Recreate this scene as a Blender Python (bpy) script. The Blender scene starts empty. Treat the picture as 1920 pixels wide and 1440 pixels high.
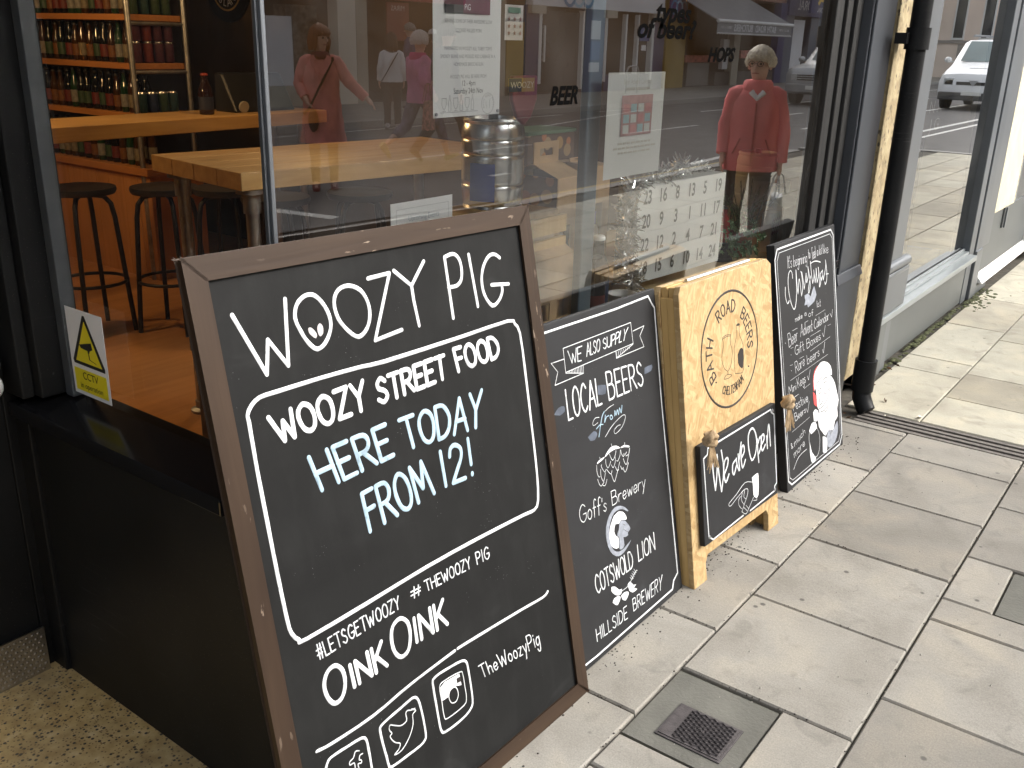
import bpy, math, random
from mathutils import Vector, Matrix
R=math.radians; PI=math.pi
rnd=random.Random(11)
SC=bpy.context.scene; COL=SC.collection
# ---------------------------------------------------------------- camera
cam=bpy.data.cameras.new('camera'); cam.sensor_width=36; cam.lens=33.439; cam.clip_start=.02; cam.clip_end=2000
co=bpy.data.objects.new('camera',cam); COL.objects.link(co); SC.camera=co
_r=[[0.601793,-0.798285,0.02421],[0.258422,0.223317,0.939866],[-0.755687,-0.559348,0.340685]]
co.matrix_world=Matrix(((_r[0][0],_r[1][0],_r[2][0],0),(_r[0][1],_r[1][1],_r[2][1],0),(_r[0][2],_r[1][2],_r[2][2],1.5),(0,0,0,1)))
# ---------------------------------------------------------------- sky, sun, exposure
W=bpy.data.worlds.new('World'); SC.world=W; W.use_nodes=True
nt=W.node_tree; bg=nt.nodes['Background']
sky=nt.nodes.new('ShaderNodeTexSky'); sky.sky_type='NISHITA'; sky.sun_disc=False
sky.sun_elevation=R(29); sky.sun_rotation=R(150); sky.air_density=1.0; sky.dust_density=6.0; sky.ozone_density=1.0
hs=nt.nodes.new('ShaderNodeHueSaturation'); hs.inputs['Saturation'].default_value=.3
nt.links.new(sky.outputs[0],hs.inputs['Color']); nt.links.new(hs.outputs[0],bg.inputs[0]); bg.inputs[1].default_value=.15
sl=bpy.data.lights.new('sun','SUN'); sl.energy=.95; sl.angle=R(60); sl.color=(1,.96,.9)
so=bpy.data.objects.new('sun',sl); COL.objects.link(so)
_e,_a=R(29),R(150)   # sun direction: azimuth measured clockwise from +Y, as in the sky texture
sd=Vector((math.sin(_a)*math.cos(_e),math.cos(_a)*math.cos(_e),math.sin(_e)))
so.rotation_euler=sd.to_track_quat('Z','Y').to_euler()
SC.view_settings.view_transform='Standard'; SC.view_settings.look='None'; SC.view_settings.gamma=1; SC.view_settings.exposure=1.8
SC.view_settings.use_curve_mapping=False
SC.render.engine='CYCLES'
SC.cycles.max_bounces=8; SC.cycles.diffuse_bounces=3; SC.cycles.glossy_bounces=4; SC.cycles.transparent_max_bounces=24
SC.cycles.sample_clamp_indirect=4; SC.cycles.caustics_reflective=False; SC.cycles.caustics_refractive=False
SC.cycles.use_denoising=True
# ---------------------------------------------------------------- materials
MATS={}
def nm(name):
    m=bpy.data.materials.new(name); m.use_nodes=True; MATS[name]=m
    return m,m.node_tree,m.node_tree.nodes['Principled BSDF']
def ramp(t,src,stops):
    r=t.nodes.new('ShaderNodeValToRGB'); e=r.color_ramp.elements
    while len(e)<len(stops): e.new(.5)
    for el,(p,c) in zip(e,stops): el.position=p; el.color=(*c,1) if len(c)==3 else c
    t.links.new(src,r.inputs[0]); return r.outputs[0]
def noise(t,scale,detail=4,stretch=None,dist=0,rot=None):
    tc=t.nodes.new('ShaderNodeTexCoord'); mp=t.nodes.new('ShaderNodeMapping')
    if stretch: mp.inputs['Scale'].default_value=stretch
    if rot: mp.inputs['Rotation'].default_value=rot
    n=t.nodes.new('ShaderNodeTexNoise'); n.inputs['Scale'].default_value=scale; n.inputs['Detail'].default_value=detail; n.inputs['Distortion'].default_value=dist
    t.links.new(tc.outputs['Object'],mp.inputs[0]); t.links.new(mp.outputs[0],n.inputs['Vector']); return n.outputs['Fac']
def voro(t,scale,stretch=None,rot=None,out='Distance',feat='F1'):
    tc=t.nodes.new('ShaderNodeTexCoord'); mp=t.nodes.new('ShaderNodeMapping')
    if stretch: mp.inputs['Scale'].default_value=stretch
    if rot: mp.inputs['Rotation'].default_value=rot
    n=t.nodes.new('ShaderNodeTexVoronoi'); n.feature=feat; n.inputs['Scale'].default_value=scale
    src=tc.outputs['Object']
    if rot and stretch:
        m0=t.nodes.new('ShaderNodeMapping'); m0.inputs['Rotation'].default_value=rot; mp.inputs['Rotation'].default_value=(0,0,0); t.links.new(src,m0.inputs[0]); src=m0.outputs[0]
    t.links.new(src,mp.inputs[0]); t.links.new(mp.outputs[0],n.inputs['Vector']); return n.outputs[out]
def mix(t,fac,a,b,mode='MIX'):
    x=t.nodes.new('ShaderNodeMix'); x.data_type='RGBA'; x.blend_type=mode
    for inp,val in ((x.inputs['Factor'],fac),(x.inputs[6],a),(x.inputs[7],b)):
        if isinstance(val,(int,float)): inp.default_value=val
        elif isinstance(val,tuple): inp.default_value=(*val,1) if len(val)==3 else val
        else: t.links.new(val,inp)
    return x.outputs[2]
def bump(t,p,h,strength=.2,dist=.002):
    b=t.nodes.new('ShaderNodeBump'); b.inputs['Strength'].default_value=strength; b.inputs['Distance'].default_value=dist
    t.links.new(h,b.inputs['Height']); t.links.new(b.outputs[0],p.inputs['Normal'])
def mul(c,k): return tuple(min(1,x*k) for x in c)
def mat(name,c,rough=.5,metal=0,var=.12,scale=8,bmp=0,stretch=None,bscale=None,spec=None,emit=None):
    if name in MATS: return MATS[name]
    m,t,p=nm(name)
    if var:
        n=noise(t,scale,5,stretch); t.links.new(ramp(t,n,[(.25,mul(c,1-var)),(.75,mul(c,1+var))]),p.inputs['Base Color'])
    else: p.inputs['Base Color'].default_value=(*c,1)
    p.inputs['Roughness'].default_value=rough; p.inputs['Metallic'].default_value=metal
    if spec is not None: p.inputs['Specular IOR Level'].default_value=spec
    if bmp: bump(t,p,noise(t,bscale or scale*6,4,stretch),bmp,.003 if bscale!=7 else .02)
    if emit: p.inputs['Emission Color'].default_value=(*c,1); p.inputs['Emission Strength'].default_value=emit
    return m
def wood(name,c1,c2,axis=0,scale=3,rough=.5,plank=None,chips=False):
    if name in MATS: return MATS[name]
    m,t,p=nm(name); st=[14,14,14]; st[axis]=1
    n=noise(t,scale,6,st,.6); col=ramp(t,n,[(.3,c1),(.7,c2)])
    n2=noise(t,2.2,3); col=mix(t,.35,col,ramp(t,n2,[(.3,mul(c1,.7)),(.7,mul(c2,1.15))]))
    kn=voro(t,2.1,[1 if i!=axis else .5 for i in range(3)]); col=mix(t,ramp(t,kn,[(.0,(.8,)*3),(.07,(0,)*3)]),col,mul(c1,.45))
    if chips:
        cst=[3,3,3]; cst[axis]=.8; ch=noise(t,30,4,cst); big=noise(t,6,2)
        f=mix(t,1.0,ramp(t,ch,[(.63,(0,)*3),(.66,(1,)*3)]),ramp(t,big,[(.52,(0,)*3),(.62,(1,)*3)]),'MULTIPLY'); col=mix(t,f,col,(.24,.185,.14))
    t.links.new(col,p.inputs['Base Color']); p.inputs['Roughness'].default_value=rough; p.inputs['Specular IOR Level'].default_value=.25
    bump(t,p,n,.25,.002); return m
def _pave(name,a,b,mortar_spots=True):
    m,t,p=nm(name)
    g=t.nodes.new('ShaderNodeNewGeometry'); isl=ramp(t,g.outputs['Random Per Island'],[(0,mul(a,.86)),(.3,mul(a,1.1)),(.6,b),(.85,mul(b,.9)),(1,mul(b,1.1))])
    n=noise(t,5,8,None,.5); col=mix(t,.75,isl,ramp(t,n,[(.25,(.36,.35,.34)),(.5,(.5,.5,.5)),(.75,(.66,.63,.58))]),'OVERLAY')
    n2=noise(t,1.6,3); col=mix(t,.5,col,ramp(t,n2,[(.3,(.4,.39,.37)),(.7,(.6,.6,.6))]),'OVERLAY')
    n3=noise(t,260,2); col=mix(t,.35,col,ramp(t,n3,[(.3,(.3,.3,.3)),(.7,(.7,.7,.7))]),'OVERLAY')
    sp=voro(t,9); big=noise(t,2.3,1); gr=noise(t,11,7,None,1.2); col=mix(t,ramp(t,gr,[(.56,(0,)*3),(.74,(.42,)*3)]),col,mul(a,.55))
    f=mix(t,1.,ramp(t,sp,[(.05,(1,)*3),(.085,(0,)*3)]),ramp(t,big,[(.46,(0,)*3),(.5,(1,)*3)]),'MULTIPLY'); col=mix(t,f,col,mul(a,.42))
    t.links.new(col,p.inputs['Base Color']); p.inputs['Roughness'].default_value=.8; bump(t,p,noise(t,90,6),.35,.003); return m
M_PAVE=_pave('paving_stone',(.208,.194,.168),(.264,.249,.218))
M_PAVE2=_pave('pale_paving_stone',(.31,.285,.225),(.39,.37,.30))
M_JOINT=mat('joint_mortar',(.062,.055,.042),.95,0,.5,30)
def _terrazzo():
    m,t,p=nm('terrazzo'); n=noise(t,30,5); col=ramp(t,n,[(.3,(.46,.30,.11)),(.6,(.64,.46,.20)),(.75,(.74,.58,.31))])
    v=voro(t,95); r=voro(t,95,out='Color'); col=mix(t,mix(t,1.,ramp(t,v,[(.3,(1,)*3),(.4,(0,)*3)]),ramp(t,r,[(.5,(0,)*3),(.55,(1,)*3)]),'MULTIPLY'),col,(.05,.04,.035))
    v2=voro(t,170); r2=voro(t,170,out='Color'); col=mix(t,mix(t,1.,ramp(t,v2,[(.3,(1,)*3),(.45,(0,)*3)]),ramp(t,r2,[(.6,(0,)*3),(.65,(1,)*3)]),'MULTIPLY'),col,(.24,.15,.06))
    g=noise(t,3,4); col=mix(t,ramp(t,g,[(.45,(0,)*3),(.75,(.6,)*3)]),col,(.2,.17,.12))
    t.links.new(col,p.inputs['Base Color']); p.inputs['Roughness'].default_value=.55; bump(t,p,n,.1,.001); return m
M_TERR=_terrazzo()
def _chalk(name,c,streak=.5,spec=.10):
    m,t,p=nm(name); n=noise(t,4,6,(1,1,2.2),1.2); n2=noise(t,22,5,(1,1,.35),.4)
    col=ramp(t,n,[(.3,mul(c,.8)),(.62,c),(.85,mul(c,1.9))]); col=mix(t,.35*streak,col,ramp(t,n2,[(.45,mul(c,.8)),(.8,mul(c,2.6))]))
    sp=voro(t,140); sb=noise(t,9,2); f=mix(t,1.,ramp(t,sp,[(.05,(1,)*3),(.09,(0,)*3)]),ramp(t,sb,[(.6,(0,)*3),(.66,(1,)*3)]),'MULTIPLY'); col=mix(t,f,col,(.3,.3,.3))
    t.links.new(col,p.inputs['Base Color']); p.inputs['Roughness'].default_value=.6; p.inputs['Specular IOR Level'].default_value=spec; bump(t,p,noise(t,180,3),.12,.001); return m
M_CHALK=_chalk('chalkboard_black',(.0145,.0147,.0145)); M_CHALK2=_chalk('painted_board_black',(.019,.0195,.021),.25,.26)
def _osb():
    m,t,p=nm('osb_board'); col=None
    for i,(sc,ro,st) in enumerate(((16,.5,(1,1,4)),(19,1.7,(1,1,4.5)),(23,2.6,(1,1,4)),(30,1.1,(1,1,5)))):
        c=voro(t,sc,st,(0,ro,0),'Color'); d=ramp(t,c,[(0,(.30,.185,.075)),(.3,(.40,.265,.115)),(.55,(.46,.315,.15)),(.8,(.53,.39,.205)),(1,(.34,.215,.09))])
        if col is None: col=d
        else:
            k=noise(t,9+3*i,3,None,.8,(i,i,i)); col=mix(t,ramp(t,k,[(.46,(0,)*3),(.54,(1,)*3)]),col,d)
    e=voro(t,21,(1,1,4),(0,.9,0)); col=mix(t,ramp(t,e,[(.02,(.35,)*3),(.06,(0,)*3)]),col,(.2,.1,.03))
    g=noise(t,160,3,(1,1,.2)); col=mix(t,.25,col,ramp(t,g,[(.3,(.3,)*3),(.7,(.7,)*3)]),'OVERLAY')
    t.links.new(col,p.inputs['Base Color']); p.inputs['Roughness'].default_value=.5; bump(t,p,g,.15,.001); return m
M_OSB=_osb()
def _speckled():
    m,t,p=nm('speckled_plaster'); n=noise(t,14,5); col=ramp(t,n,[(.25,(.17,.135,.08)),(.42,(.30,.235,.13)),(.7,(.40,.335,.20))]); v=voro(t,48,(1,1,.6)); b=noise(t,22,3)
    col=mix(t,mix(t,1.,ramp(t,v,[(.2,(1,)*3),(.32,(0,)*3)]),ramp(t,b,[(.40,(0,)*3),(.5,(1,)*3)]),'MULTIPLY'),col,(.09,.07,.045)); t.links.new(col,p.inputs['Base Color'])
    p.inputs['Roughness'].default_value=.9; bump(t,p,n,.9,.02); return m
M_SPECK=_speckled()
def _glass(name,k,base=0.,tint=(.97,.99,.98)):
    m=bpy.data.materials.new(name); m.use_nodes=True; t=m.node_tree; t.nodes.clear(); MATS[name]=m
    o=t.nodes.new('ShaderNodeOutputMaterial'); tr=t.nodes.new('ShaderNodeBsdfTransparent'); tr.inputs[0].default_value=(*tint,1)
    gl=t.nodes.new('ShaderNodeBsdfGlossy'); gl.inputs['Roughness'].default_value=.0
    fr=t.nodes.new('ShaderNodeFresnel'); fr.inputs[0].default_value=1.52
    mu=t.nodes.new('ShaderNodeMath'); mu.operation='MULTIPLY_ADD'; mu.use_clamp=True; mu.inputs[1].default_value=k; mu.inputs[2].default_value=base; t.links.new(fr.outputs[0],mu.inputs[0])
    mx=t.nodes.new('ShaderNodeMixShader'); t.links.new(mu.outputs[0],mx.inputs[0]); t.links.new(tr.outputs[0],mx.inputs[1]); t.links.new(gl.outputs[0],mx.inputs[2])
    df=t.nodes.new('ShaderNodeBsdfDiffuse'); df.inputs[0].default_value=(.6,.6,.58,1); n=noise(t,3,6,None,1.); 
    mr=t.nodes.new('ShaderNodeMapRange'); mr.inputs[1].default_value=.35; mr.inputs[2].default_value=.85; mr.inputs[3].default_value=.0; mr.inputs[4].default_value=.035; t.links.new(n,mr.inputs[0])
    m2=t.nodes.new('ShaderNodeMixShader'); t.links.new(mr.outputs[0],m2.inputs[0]); t.links.new(mx.outputs[0],m2.inputs[1]); t.links.new(df.outputs[0],m2.inputs[2]); t.links.new(m2.outputs[0],o.inputs[0]); return m
M_GLASS=_glass('plate_glass',1.3,.15); M_GLASS3=_glass('doorway_glass',1.2); M_GLASS2=_glass('shop_window_glass',2.4)
def _clear():
    m=bpy.data.materials.new('glass_inner_face'); m.use_nodes=True; t=m.node_tree; t.nodes.clear(); o=t.nodes.new('ShaderNodeOutputMaterial'); tr=t.nodes.new('ShaderNodeBsdfTransparent'); t.links.new(tr.outputs[0],o.inputs[0]); return m
M_CLEAR=_clear()
M_BLACK=None
def _blackpaint():
    m,t,p=nm('black_gloss_paint'); n=noise(t,4,6); col=ramp(t,n,[(.3,(.008,.0085,.009)),(.7,(.015,.0155,.016))])
    sc=noise(t,9,2,(1,1,14),.3); sb=noise(t,3,3); f=mix(t,1.,ramp(t,sc,[(.64,(0,)*3),(.68,(1,)*3)]),ramp(t,sb,[(.5,(0,)*3),(.62,(.5,)*3)]),'MULTIPLY'); col=mix(t,f,col,(.05,.05,.048))
    v=voro(t,130); b=noise(t,2.5,3); f=mix(t,1.,ramp(t,v,[(.05,(1,)*3),(.10,(0,)*3)]),ramp(t,b,[(.42,(0,)*3),(.55,(.9,)*3)]),'MULTIPLY'); col=mix(t,f,col,(.14,.13,.11))
    d=noise(t,1.3,6,(1,1,.4)); col=mix(t,ramp(t,d,[(.5,(0,)*3),(.8,(.35,)*3)]),col,(.03,.028,.024))
    t.links.new(col,p.inputs['Base Color']); p.inputs['Roughness'].default_value=.45; p.inputs['Specular IOR Level'].default_value=.16; bump(t,p,noise(t,24,5),.08,.002); return m
M_BLACK=_blackpaint(); M_BLACKW=mat('black_weathered_wood',(.016,.016,.0155),.6,0,.5,3,.5,(20,20,1),spec=.3)
M_CHAR=mat('charcoal_paint',(.045,.05,.058),.4,0,.2,4,.05); M_GREYF=mat('grey_frame_paint',(.10,.11,.12),.35,0,.15,6)
M_LGREY=mat('pale_grey_paint',(.11,.118,.125),.35,0,.1,3,.03); M_MGREY=mat('mid_grey_paint',(.10,.108,.108),.4,0,.12,3,.03); M_WHITE=mat('white_paint',(.78,.78,.76),.45,0,.05,5); M_CREAM=mat('cream_paint',(.66,.6,.42),.6,0,.12,9,.1)
M_ALU=mat('brushed_aluminium',(.55,.57,.6),.32,1,.15,3,.1,(40,40,1)); M_STEEL=mat('stainless_steel',(.80,.81,.80),.27,1,.06,2); M_GALV=mat('galvanised_steel',(.42,.43,.43),.42,1,.35,14); M_IRON=mat('cast_iron',(.075,.066,.066),.62,.3,.35,40,.4)
M_DKMET=mat('dark_metal',(.03,.03,.032),.42,.5,.2,9)
M_STAIN=wood('stained_softwood_x',(.0235,.0132,.008),(.046,.028,.0168),0,3,.5,chips=True); M_STAINZ=wood('stained_softwood_z',(.0235,.0132,.008),(.046,.028,.0168),2,3,.5,chips=True)
M_TABLE=wood('oiled_table_wood',(.44,.25,.09),(.62,.39,.16),0,2,.38); M_SHELFW=wood('shelf_wood',(.35,.14,.04),(.5,.22,.07),1,2,.5); M_PANELW=wood('orange_panel_wood',(.40,.18,.055),(.57,.27,.09),2,1.6,.5); M_FLOORW=wood('orange_floorboards',(.40,.175,.055),(.54,.26,.09),0,1.5,.45)
M_PINE=wood('pine_batten',(.52,.33,.12),(.68,.46,.2),2,3,.55); M_PLY=wood('pale_plywood',(.6,.46,.25),(.72,.58,.35),0,2,.6)
M_KRAFT=mat('kraft_card',(.50,.33,.17),.8,0,.1,20,.1); M_KRAFTD=mat('dark_kraft_card',(.16,.085,.035),.7,0,.15,10); M_PAPER=mat('white_paper',(.8,.8,.8),.7,0,.02,4); M_YEL=mat('warning_yellow',(.80,.68,.02),.5,0,0); M_INKB=mat('printed_black',(.015,.015,.015),.6,0,0); M_INKG=mat('printed_grey',(.33,.33,.35),.7,0,0); M_PLUM=mat('printed_plum',(.14,.025,.06),.6,0,0)
M_ROPE=mat('jute_rope',(.36,.26,.15),.9,0,.3,60,.6,None,200)
def _marker(name,c):
    m,t,p=nm(name); n=noise(t,30,5,None,.6); n2=noise(t,150,2); col=ramp(t,n,[(.28,mul(c,.55)),(.42,mul(c,.92)),(.7,c)]); col=mix(t,ramp(t,n2,[(.62,(0,)*3),(.74,(.55,)*3)]),col,mul(c,.35))
    t.links.new(col,p.inputs['Base Color']); p.inputs['Roughness'].default_value=.6; return m
INKM={'w':_marker('white_paint_marker',(.68,.70,.71)),'b':_marker('pale_blue_chalk_pen',(.36,.50,.60)),'f':mat('white_paint_fill',(.72,.73,.74),.55,0,.18,70),'m':mat('grey_chalk_fill',(.25,.27,.31),.6,0,.35,60),'k':mat('black_pen',(.016,.011,.009),.6,0,0),'r':mat('red_chalk_pen',(.6,.06,.06),.55,0,.15,60),'g':mat('pinkish_grey_paint',(.5,.46,.46),.5,0,.12,60),'d':mat('ghost_chalk',(.0150,.0150,.016),.6,0,.5,80,spec=.18),'s':mat('chalk_smudge',(.075,.09,.12),.7,0,.7,16)}
# ---------------------------------------------------------------- geometry helpers
ORG={}
class MB:
    def __init__(s): s.v=[]; s.f=[]; s.m=[]
    def add(s,vs,fs,m=0):
        o=len(s.v); s.v+= [Vector(x) for x in vs]; s.f+=[tuple(i+o for i in f) for f in fs]; s.m+=[m]*len(fs); return s
    def box(s,a,b,m=0):
        (x0,y0,z0),(x1,y1,z1)=a,b
        return s.add([(x0,y0,z0),(x1,y0,z0),(x1,y1,z0),(x0,y1,z0),(x0,y0,z1),(x1,y0,z1),(x1,y1,z1),(x0,y1,z1)],[(0,3,2,1),(4,5,6,7),(0,1,5,4),(1,2,6,5),(2,3,7,6),(3,0,4,7)],m)
    def hexa(s,p,m=0): return s.add(p,[(0,3,2,1),(4,5,6,7),(0,1,5,4),(1,2,6,5),(2,3,7,6),(3,0,4,7)],m)
    def tube(s,pts,r,n=10,m=0,cap=True,flat=None):
        pts=[Vector(p) for p in pts]; rs=r if isinstance(r,(list,tuple)) else [r]*len(pts); rings=[]; up=None
        for i,p in enumerate(pts):
            d=(pts[min(i+1,len(pts)-1)]-pts[max(i-1,0)]).normalized()
            if up is None: up=Vector((0,0,1)) if abs(d.z)<.9 else Vector((1,0,0))
            a=d.cross(up)
            if a.length<1e-4: a=d.cross(Vector((1,0,0)))
            a.normalize(); b=a.cross(d); up=b
            rr=rs[i]; rx,ry=rr if isinstance(rr,(tuple,list)) else (rr,rr)
            rings.append([p+a*math.cos(t*2*PI/n)*rx+b*math.sin(t*2*PI/n)*ry for t in range(n)])
        return s.rings(rings,m,cap)
    def rings(s,rings,m=0,cap=True):
        n=len(rings[0]); vs=[v for r in rings for v in r]; fs=[]
        for i in range(len(rings)-1):
            for j in range(n): fs.append((i*n+j,i*n+(j+1)%n,(i+1)*n+(j+1)%n,(i+1)*n+j))
        if cap: fs.append(tuple(range(n))[::-1]); fs.append(tuple((len(rings)-1)*n+j for j in range(n)))
        return s.add(vs,fs,m)
    def lathe(s,prof,c=(0,0,0),n=24,m=0,sx=1,sy=1,cap=True):
        c=Vector(c); return s.rings([[c+Vector((r*math.cos(t*2*PI/n)*sx,r*math.sin(t*2*PI/n)*sy,z)) for t in range(n)] for r,z in prof],m,cap)
    def prism(s,poly,fn,d0,d1,m=0):
        n=len(poly); vs=[fn(a,b,d0) for a,b in poly]+[fn(a,b,d1) for a,b in poly]
        return s.add(vs,[tuple(range(n))[::-1],tuple(range(n,2*n))]+[(i,(i+1)%n,n+(i+1)%n,n+i) for i in range(n)],m)
    def ball(s,c,r,n=12,k=8,m=0):
        rx,ry,rz=r if isinstance(r,(tuple,list)) else (r,)*3; c=Vector(c)
        return s.rings([[c+Vector((rx*math.sin(PI*i/k)*math.cos(t*2*PI/n),ry*math.sin(PI*i/k)*math.sin(t*2*PI/n),-rz*math.cos(PI*i/k))) for t in range(n)] for i in [.15]+list(range(1,k))+[k-.15]],m,True)
    def text(s,txt,o,x,y,size,m=0,align='CENTER',off=.0015,sx=1.0,bold=0,shear=0):
        cu=bpy.data.curves.new('t','FONT'); cu.body=txt; cu.size=size; cu.align_x=align; cu.align_y='CENTER'; cu.resolution_u=4; cu.offset=bold; cu.shear=shear
        ob=bpy.data.objects.new('t',cu); me=bpy.data.meshes.new_from_object(ob)
        o=Vector(o); x=Vector(x).normalized(); y=Vector(y).normalized(); z=x.cross(y)
        s.add([o+x*(v.co.x*sx)+y*v.co.y+z*off for v in me.vertices],[tuple(p.vertices) for p in me.polygons],m)
        bpy.data.meshes.remove(me); bpy.data.objects.remove(ob); bpy.data.curves.remove(cu); return s
    def build(s,name,mats,parent=None,bevel=0,smooth=0,local=False,loc=None):
        org=Vector((0,0,0))
        if parent is not None and not local: org=ORG[parent.name]
        if parent is None and loc is not None: org=Vector(loc)
        me=bpy.data.meshes.new(name); me.from_pydata([tuple(v-org) for v in s.v],[],s.f)
        if not isinstance(mats,(list,tuple)): mats=[mats]
        for m in mats: me.materials.append(m)
        if len(mats)>1: me.polygons.foreach_set('material_index',s.m)
        if smooth:
            me.polygons.foreach_set('use_smooth',[True]*len(me.polygons)); me.set_sharp_from_angle(angle=R(smooth))
        me.update(); o=bpy.data.objects.new(name,me); COL.objects.link(o)
        if parent is not None: o.parent=parent
        elif loc is not None: o.location=org
        ORG[o.name]=org if not local else Vector((0,0,0))
        if bevel:
            b=o.modifiers.new('bevel','BEVEL'); b.width=bevel; b.segments=2; b.limit_method='ANGLE'; b.angle_limit=R(40)
        return o
def tag(o,label,cat,group=None,kind=None):
    if label: o['label']=label
    if cat: o['category']=cat
    if group: o['group']=group
    if kind: o['kind']=kind
    return o
def thing(name,label,cat,loc=(0,0,0),group=None,mw=None):
    o=bpy.data.objects.new(name,None); COL.objects.link(o); o.empty_display_size=.05
    if mw is not None: o.matrix_world=mw; ORG[o.name]=Vector((0,0,0))
    else: o.location=loc; ORG[o.name]=Vector(loc)
    return tag(o,label,cat,group)
def struct(name,mb,m,**k): return tag(mb.build(name,m,**k),None,None,None,'structure')
def copy_thing(root,loc,label,group=None,rz=None):
    r=root.copy(); COL.objects.link(r); r.location=loc; tag(r,label,None,group)
    if rz is not None: r.rotation_euler.z=rz
    def rec(a,b):
        for ch in a.children:
            c=ch.copy(); COL.objects.link(c); c.parent=b; rec(ch,c)
    rec(root,r); return r
def ink(mb,strokes,w,fn,h=.0009,seed=0):
    # painted or chalked strokes: low rounded ridges of paint with round ends
    rr=random.Random(seed)
    for st in strokes:
        p=[Vector((st[i]*1e-4,st[i+1]*1e-4)) for i in range(0,len(st),2)]; hh=h*(.85+.3*rr.random()); n=len(p)
        ws=[w*(.92+.16*rr.random())/2 for _ in p]
        for i,q in enumerate(p):
            k=8; mb.add([fn(q.x,q.y,hh)]+[fn(q.x+ws[i]*math.cos(a*2*PI/k),q.y+ws[i]*math.sin(a*2*PI/k),0) for a in range(k)],[(0,1+a,1+(a+1)%k) for a in range(k)])
        for i in range(n-1):
            d=p[i+1]-p[i]
            if d.length<1e-5: continue
            d.normalize(); e=Vector((-d.y,d.x)); vs=[]
            for q,wq in ((p[i],ws[i]),(p[i+1],ws[i+1])):
                vs+= [fn(*(q+e*wq),0),fn(*(q+e*wq*.55),hh*.95),fn(*q,hh*1.05),fn(*(q-e*wq*.55),hh*.95),fn(*(q-e*wq),0)]
            mb.add(vs,[(j,j+1,j+6,j+5) for j in range(4)])
def fill(mb,strokes,fn,h=.0006):
    for st in strokes:
        p=[(st[i]*1e-4,st[i+1]*1e-4) for i in range(0,len(st),2)]
        if len(p)>2 and abs(p[0][0]-p[-1][0])+abs(p[0][1]-p[-1][1])<2e-3: p=p[:-1]
        mb.prism(p,lambda a,b,d:fn(a,b,d),-.0005,h)
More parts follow.
